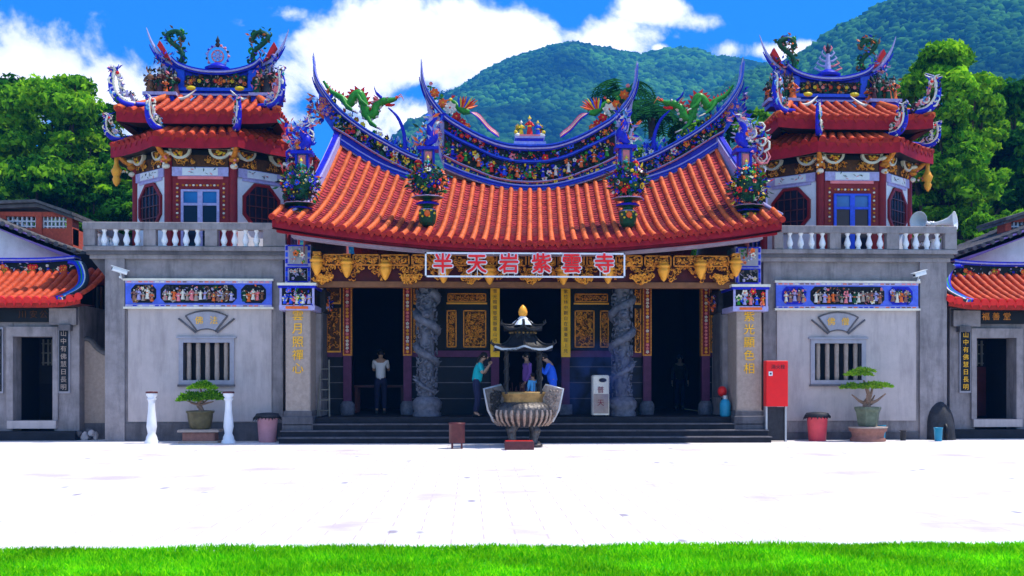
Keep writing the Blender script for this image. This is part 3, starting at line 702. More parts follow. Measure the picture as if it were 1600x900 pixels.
# side ridges, left one mirrored for the right
s_top = [(489, 92), (493, 120), (507, 146), (530, 174), (565, 201), (600, 222), (640, 243), (676, 256)]
s_red = [(521, 199), (545, 213), (565, 226), (600, 247), (640, 266), (676, 278)]
s_bas = [(519, 218), (545, 235), (565, 248), (600, 267), (640, 282), (676, 292)]
YS = 2.75
def hs(pts): return [(at(px, py, YS).x-OX, at(px, py, YS).z) for px, py in pts]
for s in (-1, 1):
    T = Matrix.Translation((OX, 0, 0)) @ (MIRX if s > 0 else Matrix())
    def crv(pts, n=26): return [(p.x, p.z) for p in spline([(x, 0, z) for x, z in hs(pts)], n)]
    A, B, C = crv(s_top), crv(s_red), crv(s_bas)
    def cut(c, x0, n=26):
        xs = [p[0] for p in c]; zs = [p[1] for p in c]; return [(x, float(np.interp(x, xs, zs))) for x in np.linspace(x0, xs[-1], n)]
    x0 = B[0][0]
    m = MB(T); slab(m, cut(C, x0), cut(A, x0), YS+.06, YS+.36, 'cobalt'); r_ = m.build('side_ridge', hall)
    m = MB(T)
    cornice(m, A, .15, YS-.06, YS+.42, ['cobalt', 'lavender', 'cobalt', 'cobalt_light']); cornice(m, cut(B, x0), .05, YS-.03, YS+.4, ['pink', 'lavender'])
    cornice(m, cut(shift(C, 0, .07), x0), .20, YS-.08, YS+.42, ['lavender', 'cobalt', 'cobalt_light', 'cobalt', 'lavender'])
    m.build('ridge_moulding', r_)
    m = MB(T); a, b = cut(B, x0), cut(A, x0); slab(m, shift(a, 0, .04), shift(b, 0, -.09), YS+.03, YS+.058, 'black_wood')
    mosaic(m, patch(a, b, YS), (0, -1, 0), 330, .065, PALM); m.build('flower_frieze', r_)
    # horn
    m = MB(T); P = spline([(x, YS+.18, z) for x, z in hs([(489, 86), (492, 118), (505, 144), (528, 172), (548, 188)])], 18)
    m.tube([P[0]+Vector((-.02, 0, .12))]+P, [.008]+[.02+.08*min(1, i/9) for i in range(19)], 'lavender', n=8)
    m.tube([p+Vector((-.08, -.03, -.05)) for p in P[4:]], [.012+.045*min(1, i/9) for i in range(15)], 'cobalt', n=6)
    q = hs([(497, 140), (510, 158), (521, 175), (521, 205), (507, 185), (498, 165)]); m.prism(q, YS+.1, YS+.28, 'cobalt_light')
    for _ in range(40): 
        a_ = rnd.random(); m.flower((lerp(q[0][0], q[2][0], a_), YS+.06, lerp(q[4][1], q[1][1], rnd.random())+.15*(1-a_)), .055, rnd.choice(['cobalt', 'cobalt_light', 'orange', 'pink']), n=5)
    m.build('ridge_horn', hall)
    m = MB(T)      # spray of porcelain feathers outside the horn
    for _ in range(70):
        px_, py_ = rnd.uniform(484, 508), rnd.uniform(128, 185); q_ = Vector((at(px_, py_, YS).x-OX, YS+.2+rnd.uniform(-.1, .1), at(px_, py_, YS).z))
        if px_ < 484+(py_-120)*.42: m.leaf(q_, (rnd.uniform(-1, .2), rnd.uniform(-.5, .3), rnd.uniform(-.5, 1)), .22, .045, rnd.choice(['cobalt', 'cobalt_light', 'orange', 'lavender', 'cobalt', 'pink', 'ivory']))
    m.build('feather_spray', hall)
    m = MB(T)      # small porcelain figures and flowers standing along the ridge top
    for i in range(46):
        u_ = rnd.uniform(.30, .98); k_ = int(u_*(len(A)-1)); px3, pz3 = A[k_]; q_ = Vector((px3, YS+.15+rnd.uniform(-.1, .1), pz3+.08))
        if rnd.random() < .4: m.flower(q_+Vector((0, -.1, .05)), .08, rnd.choice(PALM))
        else: m.leaf(q_, (rnd.uniform(-.6, .6), rnd.uniform(-.3, .3), 1), rnd.uniform(.12, .24), .04, rnd.choice(['cobalt', 'green', 'orange', 'turquoise', 'green_dark', 'red', 'cobalt_light']))
    m.build('ridge_sprigs', hall)
    # the green dragon running down the ridge and the blue wave before it
    Q = lambda px, py: Vector((at(px, py, YS).x-OX, YS+.16, at(px, py, YS).z))
    m = MB(T)
    dragon(m, [Q(504, 124), Q(516, 140), Q(532, 150), Q(544, 160), Q(553, 148), Q(561, 145), Q(568, 162), Q(572, 178), Q(583, 176), Q(588, 163), Q(596, 158)], .125, n=60)
    m.build('dragon', hall)
    m = MB(T)
    P = spline([Q(606, 166), Q(620, 180), Q(629, 200), Q(632, 220), Q(630, 240)], 14)
    m.tube(P, [.015, .025, .03, .035, .04, .04, .045, .045, .05, .05, .055, .06, .07, .08, .1], 'cobalt', n=6)
    for _ in range(60):
        p = Q(rnd.uniform(608, 652), rnd.uniform(216, 236)); m.leaf(p, (rnd.uniform(-1, 1), rnd.uniform(-.3, .3), rnd.uniform(.1, 1)), .18, .04, rnd.choice(['cobalt', 'cobalt_light', 'ivory', 'sky_blue', 'cobalt']))
    m.build('wave_scroll', hall)
    # descending verge ridge with pale panel, stepping to the corner
    m = MB(T @ Matrix.Translation((-OX, 0, 0)))
    vv = [roof_at(-EU, t)+Vector((-.06, 0, 0)) for t in (1, .85, .7, .55, .4, .3)]
    for w_, h_, mm in ((.10, .30, 'lavender'), (.055, .36, 'cobalt')):
        vs = []
        for p in vv: vs += [(p.x-w_, p.y, p.z-.1), (p.x+w_, p.y, p.z-.1), (p.x+w_, p.y, p.z+h_), (p.x-w_, p.y, p.z+h_)]
        k = len(vv); fs = [(4*i+j, 4*i+4+j, 4*i+4+(j+1) % 4, 4*i+(j+1) % 4) for i in range(k-1) for j in range(4)]+[(0, 1, 2, 3), (4*k-4, 4*k-3, 4*k-2, 4*k-1)]
        m.add(vs, fs, mm)
    p = vv[-1]
    m.tube([p+Vector((0, 0, .05)), roof_at(-.93, .2)+Vector((0, 0, .08)), roof_at(-.95, .12)+Vector((0, 0, .05))], [.08, .05, .02], 'lavender', n=6)
    m.build('verge_ridge', hall)

# ornaments standing on the roof: four flower balls on painted pots with porcelain towers behind
def roof_pot(px, pyb, pyt, pybase, Y, s, big, upper):
    base = at(px, pybase, Y); c = at(px, (pyb+pyt)/2, Y); k = (Y+26)/F
    m = MB()
    z0, z1 = base.z-.12, at(px, pyb, Y).z
    h = z1-z0; x, y = base.x, base.y
    m.lathe([(.13, 0), (.18, .1*h), (.21, .35*h), (.20, .55*h), (.13, .62*h), (.13, .68*h), (.25, .72*h), (.27, .78*h), (.22, .82*h), (.10, .86*h), (.10, .92*h), (.36, .96*h), (.38, h), (.05, h)], (x, y, z0), 'green_dark', n=8, smooth=False)
    m.lathe([(.19, .52*h), (.215, .545*h), (.19, .57*h)], (x, y, z0), 'lavender', n=8, smooth=False); m.lathe([(.375, .97*h), (.39, .99*h), (.36, 1.01*h)], (x, y, z0), 'lavender', n=8, smooth=False)
    m.blob((x, y-.21, z0+.40*h), (.07, .03, .08), 'orange', sub=1); m.lathe([(.262, .725*h), (.285, .77*h), (.235, .81*h)], (x, y, z0), 'cobalt', n=8, smooth=False)
    for a in range(6): m.flower((x+.17*math.cos(a), y-.2, z0+.4*h+.08*math.sin(a*1.05)), .03, 'yellow')
    r_ = m.build('ornament_pot', hall)
    m = MB(); w = big*k/2
    bouquet(m, c, w, (pyb-pyt)*k/2*1.02, 300, ry=w*.8)
    m.build('flower_ball', r_)
    m = MB(); z = c.z+(pyb-pyt)*k/2*.6; yb = Y+.35
    H = at(px, upper, Y).z-z
    m.box(x-.10, x+.12, yb, yb+.22, z-.5, z+H*.45, 'lavender'); m.box(x-.07, x+.09, yb-.03, yb, z-.3, z+H*.4, 'pink')
    for q in (-1, 1): m.box(x+q*.13-.025, x+q*.13+.025, yb-.05, yb+.2, z-.5, z+H*.5, 'cobalt')
    figurine(m, (x, yb-.12, z-.02), .42, 'turquoise', 'ivory', 'yellow'); figurine(m, (x+s*.22, yb-.08, z+.05), .36, 'red', 'yellow')
    m.box(x-.25, x+.25, yb-.12, yb+.3, z+H*.42, z+H*.48, 'cobalt')
    figurine(m, (x-.1, yb, z+H*.48), .28, 'orange', 'yellow'); figurine(m, (x+.12, yb, z+H*.48), .28, 'ivory', 'cobalt', 'red')
    # crest: curling blue phoenix facing outwards
    P = spline([(x+s*.05, yb, z+H*.5), (x-s*.12, yb, z+H*.66), (x-s*.02, yb, z+H*.82), (x-s*.20, yb, z+H*1.0)], 12)
    m.tube(P, [.08, .10, .12, .13, .13, .12, .10, .09, .08, .07, .055, .04, .02], 'cobalt', n=7)
    for _ in range(70):
        q = rnd.choice(P)+Vector((rnd.uniform(-.1, .25)*s, rnd.uniform(-.1, .1), rnd.uniform(-.1, .1))); m.leaf(q, (rnd.uniform(-1, 1), rnd.uniform(-.5, .3), rnd.uniform(-.4, 1)), .2, .04, rnd.choice(['cobalt', 'cobalt_light', 'ivory', 'orange', 'lavender', 'pink', 'sky_blue', 'green_dark']))
    m.build('porcelain_tower', r_)
roof_pot(668, 308, 258, 345, -.3, -1, 62, 178)
roof_pot(981, 310, 258, 347, -.3, 1, 62, 172)
roof_pot(468, 318, 262, 342, -.6, -1, 62, 186)
roof_pot(1170, 322, 262, 345, -.6, 1, 62, 178)
for s, px in ((-1, 478), (1, 1165)):     # ivory coral-like dragon branches beside the outer towers
    m = MB(); b_ = at(px+s*8, 262, .2)
    for _ in range(26):
        a_ = rnd.uniform(0, 6.28); p0 = b_+Vector((rnd.uniform(-.2, .3)*s, rnd.uniform(-.15, .15), rnd.uniform(0, 1.0))); r_ = rnd.uniform(.09, .2)
        m.tube([p0+Vector((math.cos(a_+t*.9)*r_, 0, math.sin(a_+t*.9)*r_)) for t in range(5)], [.035, .035, .03, .02, .008], rnd.choice(['ivory', 'lavender', 'ivory', 'cobalt', 'charcoal', 'pink']), n=5)
    for _ in range(70): m.leaf(b_+Vector((rnd.uniform(-.3, .45)*s, rnd.uniform(-.2, .2), rnd.uniform(-.1, 1.15))), (rnd.uniform(-1, 1), -.3, rnd.uniform(-1, 1)), .16, .035, rnd.choice(['ivory', 'lavender', 'cobalt', 'pink', 'red', 'turquoise']))
    m.build('dragon_scroll', hall)

# phoenixes and peonies on the centre ridge, deities in the middle
for s in (-1, 1):
    m = MB(Matrix.Translation((OX, 0, 0)) @ (MIRX if s > 0 else Matrix()))
    Q = lambda px, py, dy=.2: (at(px, py, YR).x-OX, YR+dy, at(px, py, YR).z)
    phoenix(m, Q(722, 172), .72, 1); 
    m.build('phoenix', hall, label=None)
    m = MB(Matrix.Translation((OX, 0, 0)) @ (MIRX if s > 0 else Matrix()))
    for (a, b, r, c) in [(679, 144, .14, 'orange'), (692, 160, .14, 'orange'), (703, 168, .19, 'ivory'), (713, 181, .14, 'red'), (722, 190, .12, 'red'), (730, 196, .1, 'orange'), (673, 129, .06, 'pink'), (690, 148, .06, 'green')]:
        for k in range(3): m.flower(Q(a, b, .12-.05*k), r*(1-.25*k), c, 'red' if c == 'ivory' else 'yellow', n=7)
        m.tube([Q(a, b+2), Q(a-1, b+14)], .02, 'green', n=4)
        for k in range(3): m.leaf(Q(a, b+5), (rnd.uniform(-1, 1), -.3, rnd.uniform(-.5, .5)), .14, .04, 'green')
    m.build('peony_flowers', hall)
m = MB(); p = at(828, 221, YR); x, z = p.x, p.z; y = YR+.2
m.box(x-.42, x+.42, y-.22, y+.22, z-.12, z, 'lavender'); m.box(x-.36, x+.36, y-.18, y+.18, z, z+.09, 'cobalt'); m.box(x-.39, x+.39, y-.20, y+.20, z+.09, z+.14, 'lavender'); m.box(x-.30, x+.30, y-.15, y+.15, z+.14, z+.20, 'pink')
figurine(m, (x, y-.03, z+.20), .48, 'red', 'yellow', 'yellow'); figurine(m, (x-.22, y, z+.17), .40, 'yellow', 'green', 'ivory'); figurine(m, (x+.22, y, z+.17), .40, 'cobalt_light', 'yellow', 'yellow')
for k in (-1, 1):
    m.blob((x+k*.33, y-.1, z+.18), (.08, .08, .07), 'ivory', sub=1); m.blob((x+k*.37, y-.12, z+.26), .05, 'yellow', sub=1)
    for _ in range(16): m.leaf((x+k*.25, y+.05, z+.4), (k*rnd.uniform(0, 1), .2, rnd.uniform(-.6, 1)), .16, .03, rnd.choice(['yellow', 'green', 'orange']))
m.build('deity_group', hall)
# ---------------------------------------------------------------- porch: floor, steps, rear wall, doors
m = MB(); m.box(-5.0, 5.0, -.32, 6.6, .0, FL, 'step_stone'); m.build('porch_floor', hall)
for k, (y0, z) in enumerate(((-.62, .42), (-.90, .28), (-1.18, .14))):
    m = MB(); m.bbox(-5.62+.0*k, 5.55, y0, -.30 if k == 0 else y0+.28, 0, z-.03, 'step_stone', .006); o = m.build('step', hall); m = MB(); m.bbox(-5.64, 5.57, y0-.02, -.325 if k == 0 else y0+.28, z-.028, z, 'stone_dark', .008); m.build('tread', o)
YB = 1.55                                                  # front face of the rear wall
ZT = at(800, 447, YB).z
DX = [(-4.27, -3.0), (-.62, .98), (3.22, 4.50)]            # door openings
edges = [-5.15, -4.27, -3.0, -.62, .98, 3.22, 4.50, 5.15]
zm = at(800, 556, YB).z; zs = at(800, 548, YB).z
for a, b in ((-5.15, -4.27), (-3.0, -.62), (.98, 3.22), (4.50, 5.15)):
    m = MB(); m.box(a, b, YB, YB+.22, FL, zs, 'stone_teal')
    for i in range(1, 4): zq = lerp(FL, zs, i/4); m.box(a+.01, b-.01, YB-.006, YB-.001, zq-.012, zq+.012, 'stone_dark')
    m.build('stone_wainscot', hall)
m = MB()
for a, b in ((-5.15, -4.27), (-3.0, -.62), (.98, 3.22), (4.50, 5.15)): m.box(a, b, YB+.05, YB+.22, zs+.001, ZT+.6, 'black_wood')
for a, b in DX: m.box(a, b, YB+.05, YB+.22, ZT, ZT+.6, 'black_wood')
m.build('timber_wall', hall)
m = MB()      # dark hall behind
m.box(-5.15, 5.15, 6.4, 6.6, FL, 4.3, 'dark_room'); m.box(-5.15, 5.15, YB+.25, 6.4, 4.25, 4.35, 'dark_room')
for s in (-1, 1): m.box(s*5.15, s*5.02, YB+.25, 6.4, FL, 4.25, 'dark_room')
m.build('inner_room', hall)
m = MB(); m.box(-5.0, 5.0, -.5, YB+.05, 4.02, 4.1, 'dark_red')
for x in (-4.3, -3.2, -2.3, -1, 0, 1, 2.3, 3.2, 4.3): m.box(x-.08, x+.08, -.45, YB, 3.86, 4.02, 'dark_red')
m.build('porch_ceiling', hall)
for a, b in ((-5.0, -4.5), (-2.8, -.8), (1.18, 3.0), (4.72, 5.0)):      # purple sill bands
    m = MB(); m.box(a, b, YB-.06, YB-.007, zs-.16, zs+.0, 'purple_stone'); m.build('sill_band', hall)
def jamb(xc, w=.20):
    z1 = at(800, 556, YB-.1).z; m = MB()
    m.box(xc-w/2, xc+w/2, YB-.16, YB+.10, FL+.28, z1, 'purple_stone'); m.hprism([(xc-w*.75, YB-.22), (xc+w*.75, YB-.22), (xc+w*.85, YB), (xc-w*.85, YB)], FL, FL+.18, 'stone_blue')
    m.lathe([(w*.8, 0), (w*.95, .12), (w*.9, .26), (w*.6, .34)], (xc, YB-.12, FL), 'stone_blue', n=12)
    o = m.build('door_jamb', hall)
    m = MB(); m.box(xc-w*.55, xc+w*.55, YB-.15, YB+.08, z1, ZT, 'gold'); m.box(xc-w*.40, xc+w*.40, YB-.165, YB-.15, z1+.04, ZT-.02, 'column_red')
    nk = 19
    for i in range(nk):
        z = lerp(z1+.1, ZT-.08, i/(nk-1)); m.flower((xc, YB-.17, z), .045, rnd.choice(['gold_bright', 'pink', 'ivory']), 'gold_bright', n=5)
        for s in (-1, 1): m.blob((xc+s*w*.47, YB-.16, z+.03), .016, 'gold_bright')
    m.build('couplet_board', o)
for x in (-4.37, -2.88, 3.12, 4.60): jamb(x)
for xc, tx in ((-.70, '普光照耀慈雲靜覆山河寶地'), (1.07, '紫竹林中觀自在蓮臺座上見')):     # tall yellow couplets of the middle door
    m = MB(); z1 = at(800, 556, YB-.1).z; m.box(xc-.10, xc+.10, YB-.12, YB+.1, FL+.25, z1, 'purple_stone'); m.box(xc-.16, xc+.16, YB-.18, YB+.1, FL, FL+.25, 'stone_blue'); o = m.build('door_jamb', hall)
    m = MB(); m.box(xc-.115, xc+.115, YB-.15, YB-.125, z1-.03, ZT, 'gold_paint'); o2 = m.build('couplet_board', o)
    vtext(o2, 'gilt_character', tx, xc, YB-.156, ZT-.08, z1+.05, .11, 'brown_beam', depth=.004)
# carved lattice windows
def lattice(x0, x1, s):
    m = MB(); z0 = at(800, 546, YB).z; z1 = ZT-.04
    m.box(x0, x1, YB-.04, YB+.04, z0, z1, 'black_wood')
    m.build('window_panel', hall); o = ALL[-1]
    m = MB(); w = x1-x0
    zt_ = at(800, 460, YB).z; zt2 = at(800, 472, YB).z; zb = at(800, 543, YB).z; zp = at(800, 485, YB).z
    def fr(a, b, c, d, t=.028):
        for q in ((a, b, c, c+t), (a, b, d-t, d), (a, a+t, c, d), (b-t, b, c, d)): m.box(q[0], q[1], YB-.075, YB-.045, q[2], q[3], 'gold')
        m.box(a+t, b-t, YB-.052, YB-.043, c+t, d-t, 'gold_dark'); curls(m, a+t, b-t, c+t, d-t, YB-.055, int((b-a)*(d-c)*430), s=.055, r=.010)
    fr(x0+.08, x1-.08, zt2, zt_+.02)
    m.box(x0+.06, x1-.06, YB-.09, YB-.045, zt2-.06, zt2-.02, 'gold_bright')
    if s < 0: fr(x0+.06, x0+.06+w*.22, zb, zp); fr(x0+w*.42, x1-.08, zb, zp)
    else: fr(x1-.06-w*.22, x1-.06, zb, zp); fr(x0+.08, x1-w*.42, zb, zp)
    m.build('gilt_carving', o)
lattice(-1.97, -.84, -1); lattice(1.22, 2.22, 1)
for x0, x1 in ((-4.92, -4.52), (-2.76, -2.60), (2.80, 3.00), (4.72, 5.0)):
    m = MB(); m.box(x0, x1, YB-.04, YB+.04, zs+.05, ZT-.05, 'black_wood')
    zb = at(800, 551, YB).z; zp = at(800, 482, YB).z; za = at(800, 476, YB).z; zc = at(800, 452, YB).z
    for a, b in ((zb, zp), (za, zc)):
        m.box(x0+.02, x1-.02, YB-.06, YB-.04, a, b, 'gold_dark'); curls(m, x0+.02, x1-.02, a, b, YB-.065, int(60*(x1-x0)/.4*(b-a)), s=.05)
        for q in (x0+.02, x1-.05): m.box(q, q+.03, YB-.075, YB-.06, a, b, 'gold')
        m.box(x0+.02, x1-.02, YB-.08, YB-.06, a, a+.04, 'gold_bright')
    m.build('gilt_panel', hall)
# coiled-dragon stone columns
for s, px in ((-1, 667), (1, 972)):
    Yc = .35; b = at(px, 652, Yc); x = b.x; m = MB()
    m.lathe([(.34, 0), (.34, .08), (.30, .12), (.36, .22), (.36, .34), (.29, .42), (.25, .46)], (x, Yc, FL), 'stone_blue', n=10)
    o = m.build('column_base', hall)
    m = MB(); zt2 = 3.95
    m.lathe([(.19, .44), (.18, 1.6), (.18, 3.1), (.27, 3.2), (.27, 3.4)], (x, Yc, FL), 'stone_blue', n=12)
    P = []
    for i in range(70):
        t = i/69; a = s*(t*3.1*2*math.pi+.6); P.append((x+math.cos(a)*.235, Yc+math.sin(a)*.235, lerp(FL+.55, 3.55, t)))
    m.tube(P, [.035+.075*math.sin(min(1, i/55)*math.pi*.55) for i in range(70)], 'stone_blue', n=8)
    for i in range(0, 66, 2):
        p = Vector(P[i]); d = Vector((p.x-x, p.y-Yc, .12)).normalized(); m.add([p+Vector((0, 0, -.05)), p+Vector((0, 0, .06)), p+d*.15], [(0, 1, 2)], 'stone_blue')
    for _ in range(220):
        a = rnd.uniform(0, 6.28); z = rnd.uniform(FL+.5, 3.6); r_ = .21; c = (x+math.cos(a)*r_, Yc+math.sin(a)*r_, z)
        if rnd.random() < .6:
            q = rnd.uniform(.04, .08); st = rnd.uniform(0, 6)
            m.tube([(c[0]+math.cos(a)*.03-math.sin(a)*math.cos(st+t)*q, c[1]+math.sin(a)*.03+math.cos(a)*math.cos(st+t)*q, z+math.sin(st+t)*q) for t in (0, .8, 1.6, 2.4, 3.2)], [.022, .024, .02, .016, .01], 'stone_blue', n=4)
        else: m.blob(c, (.06, .06, rnd.uniform(.03, .07)), 'stone_blue', jit=.2)
    h = Vector((x-s*.02, Yc-.30, 3.0)); m.blob(h, (.13, .15, .11), 'stone_blue', sub=1, jit=.06); m.blob(h+Vector((0, -.13, -.04)), (.08, .1, .06), 'stone_blue', sub=1, jit=.05)
    for k in (-1, 1): m.tube([h+Vector((k*.06, 0, .08)), h+Vector((k*.16, .05, .2))], [.03, .008], 'stone_blue', n=5)
    m.build('dragon_column', hall, smooth_all=False)
# front beam, gilded frieze, brackets and pendant lotus bosses
YF = -.62
m = MB(); m.box(-5.0, 4.93, YF+.12, YF+.40, at(0, 446, YF).z, at(0, 437, YF).z, 'brown_beam'); m.box(-5.0, 4.93, YF+.16, YF+.36, at(0, 437, YF).z, 4.35, 'dark_red'); m.build('front_beam', hall)
def fz(x, px_y):     # height that follows the sagging eave
    return at(800, px_y, YF).z+.22*(abs(x)/5)**1.7
m = MB()
cells = np.linspace(-4.72, 4.72, 15)
for a, b in zip(cells[:-1], cells[1:]):
    c = (a+b)/2; z1 = min(fz(c, 398), 4.32); z0 = z1-.26; a += .02; b -= .02
    m.box(a, b, YF-.01, YF+.10, z0, z1, 'gold_dark')
    for q in ((a, b, z0, z0+.03), (a, b, z1-.03, z1), (a, a+.03, z0, z1), (b-.03, b, z0, z1)): m.box(q[0], q[1], YF-.05, YF-.01, q[2], q[3], 'gold')
    curls(m, a+.03, b-.03, z0+.02, z1-.02, YF-.02, 60, s=.06, r=.018)
    for k in (-1, 1):           # fans of carving beneath the panel ends
        for _ in range(40):
            t = rnd.random()**1.3; xx = (a if k < 0 else b)-k*t*.26; zz = z0-rnd.random()*(.30*(1-t)+.03)
            q = rnd.uniform(.02, .05); st = rnd.uniform(0, 6)
            m.tube([(xx+math.cos(st+t2)*q, YF-.01, zz+math.sin(st+t2)*q) for t2 in (0, .9, 1.8, 2.7)], [.014, .016, .012, .007], rnd.choice(['gold', 'gold_bright', 'gold', 'gold_dark']), n=4)
m.build('gilt_frieze', hall)
for px in (542, 602, 693, 765, 880, 950, 1037, 1095, 495, 1150):
    p = at(px, 425, YF-.12); x = p.x; zt3 = fz(x, 400)-.0; h = .36 if 520 < px < 1120 else .26
    m = MB(); m.box(x-.09, x+.09, YF-.16, YF+.04, zt3-.14, min(zt3+.12, 4.30), 'gold')
    z = zt3-.38
    m.lathe([(.012, -.33), (.05, -.29), (.09, -.20), (.12, -.12), (.135, -.05), (.10, -.02), (.15, .0), (.15, .05), (.11, .06), (.10, .12)], (x, YF-.12, z+.02), 'gold_bright', n=12, rib=.08, ribn=6)
    for _ in range(10): m.blob((x+rnd.uniform(-.1, .1), YF-.18, z+rnd.uniform(.0, .2)), .025, 'gold_bright')
    m.build('lotus_pendant', hall)
for px in (640, 735, 830, 910, 1003, 505, 1128):      # scroll brackets
    p = at(px, 436, YF-.05); m = MB()
    m.blob((p.x, YF, p.z+.02), (.22, .06, .12), 'gold_dark', sub=1)
    for _ in range(60):
        a = rnd.uniform(0, 3.14); q = rnd.uniform(.03, .06); xx, zz = p.x+math.cos(a)*rnd.uniform(.05, .26), p.z+.08-math.sin(a)*rnd.uniform(.0, .17); st = rnd.uniform(0, 6)
        m.tube([(xx+math.cos(st+t)*q, YF-.06-rnd.random()*.02, zz+math.sin(st+t)*q) for t in (0, .9, 1.8, 2.7)], [.016, .018, .014, .008], rnd.choice(['gold', 'gold_bright', 'gold_bright']), n=4)
    m.build('scroll_bracket', hall)
# the name board: white rail frame with six red characters
YN = -1.50; a, b = at(664, 394, YN), at(977, 434, YN)
m = MB(); t = .035
for q in ((a.x, b.x, a.z-t, a.z), (a.x, b.x, b.z, b.z+t), (a.x, a.x+t, b.z, a.z), (b.x-t, b.x, b.z, a.z)): m.box(q[0], q[1], YN, YN+.04, q[2], q[3], 'white_paint')
for px in (691, 741, 799, 843, 891, 943):
    x = at(px, 400, YN).x
    for s in (-.07, .07): m.box(x+s-.008, x+s+.008, YN+.05, YN+.065, b.z+t, a.z-t, 'white_paint')
for x in (-2.2, -.8, .7, 2.1): m.box(x-.015, x+.015, YN+.04, -1.2, a.z-.02, a.z+.01, 'white_paint')
nb = m.build('name_board', hall)
for ch, px in zip('半天岩紫雲寺', (692, 745, 795, 846, 893, 944)):
    x = at(px, 414, YN).x; z = at(px, 414, YN).z
    outlined(nb, ch, x, YN, z, .46)

# corner piers with calligraphy and painted capitals
def pier(s, px0, px1, tx):
    x0, x1 = at(px0, 600, -.55).x, at(px1, 600, -.55).x; m = MB()
    z = lambda py, Y=-.55: at(800, py, Y).z
    root = m
    m.bbox(x0, x1, -.55, .35, z(642), z(484), 'stone_warm', .02); o = m.build('corner_pier', hall)
    m = MB(); m.bbox(x0-.07, x1+.07, -.64, .42, .0, z(650), 'stone_dark', .02); m.bbox(x0-.04, x1+.04, -.60, .40, z(650), z(642), 'stone_dark', .01); m.build('plinth', o)
    # inner return wall towards the doors, with dark inscribed slabs
    xi = x1 if s < 0 else x0
    m = MB(); m.box(xi+(-.03 if s < 0 else -.12), xi+(.12 if s < 0 else .03), .36, YB+.2, FL, z(487), 'stone'); m.box(xi+(.122 if s < 0 else -.142), xi+(.142 if s < 0 else -.122), .5, YB-.25, 1.0, 3.1, 'stone_dark')
    m.build('return_wall', hall)
    m = MB(); xa, xb = x0-.09, x1+.09
    m.box(xa, xb, -.66, .40, z(478), z(452), 'black_wood'); m.box(xa-.05, xb+.05, -.72, .44, z(452), z(448), 'cobalt'); m.box(xa-.07, xb+.07, -.75, .46, z(448), z(444), 'ivory')
    m.box(xa-.03, xb+.03, -.70, .42, z(486), z(478), 'lavender'); m.box(xa+.12, xb-.12, -.712, -.70, z(484), z(480), 'orange')
    for q in (xa-.02, xb-.03): m.box(q, q+.05, -.70, -.655, z(478), z(452), 'lavender')
    mosaic(m, lambda u, v: Vector((lerp(xa+.06, xb-.06, u), -.67, lerp(z(475), z(455), v))), (0, -1, 0), 60, .05, ['cobalt', 'ivory', 'lavender', 'pink', 'green', 'red', 'cobalt_light'])
    for i in range(5): figurine(m, (lerp(xa+.1, xb-.1, i/4), -.70, z(476)), .24, rnd.choice(['ivory', 'lavender', 'pink', 'green', 'orange', 'cobalt_light']), 'yellow')
    # return of the band
    xq = xb if s < 0 else xa
    m.box(xq-(.0 if s < 0 else .12), xq+(.12 if s < 0 else .0), .42, YB+.1, z(484), z(448), 'charcoal')
    sx = xq+(.13 if s < 0 else -.13)
    mosaic(m, lambda u, v: Vector((sx, lerp(.5, YB, u), lerp(z(480), z(455), v))), (1 if s < 0 else -1, -.2, 0), 40, .06, ['lavender', 'orange', 'charcoal', 'cobalt'])
    m.build('painted_capital', o)
    m = MB(); xa, xb = x0-.02, x1-.0
    m.box(xa, xb, -.50, .3, z(444), 4.55, 'lavender')
    for (p0, p1, dk) in ((414, 384, 'stone_frame'), (440, 418, 'black_wood')):
        m.box(xa+.10, xb-.08, -.512, -.498, z(p0), z(p1), dk)
        mosaic(m, lambda u, v: Vector((lerp(xa+.15, xb-.13, u), -.52, lerp(z(p0)+.05, z(p1)-.05, v))), (0, -1, 0), 26, .05, ['ivory', 'lavender', 'orange', 'green'] if p0 < 430 else ['lavender', 'stone_light', 'stone_dark'])
        for q in ((xa, xa+.08), (xb-.08, xb)):
            for k in range(3): zc = lerp(z(p0), z(p1), (k+.5)/3); m.box(q[0]+.015, q[1]-.015, -.52, -.5, zc-.05, zc+.05, 'cobalt' if k % 2 == 0 else 'cobalt_light')
        m.box(xa+.06, xb-.06, -.52, -.5, z(p1)-.03, z(p1)+.0, 'cobalt'); m.box(xa+.06, xb-.06, -.52, -.5, z(p0)-.03, z(p0), 'cobalt')
    m.build('relief_panel', o)
    vtext(o, 'gilt_character', tx, (x0+x1)/2-.0, -.562, z(484), z(587), .27, 'gold_paint', depth=.008)
pier(-1, 446, 485, '雲月照禪心'); pier(1, 1151, 1190, '紫光顯色相')
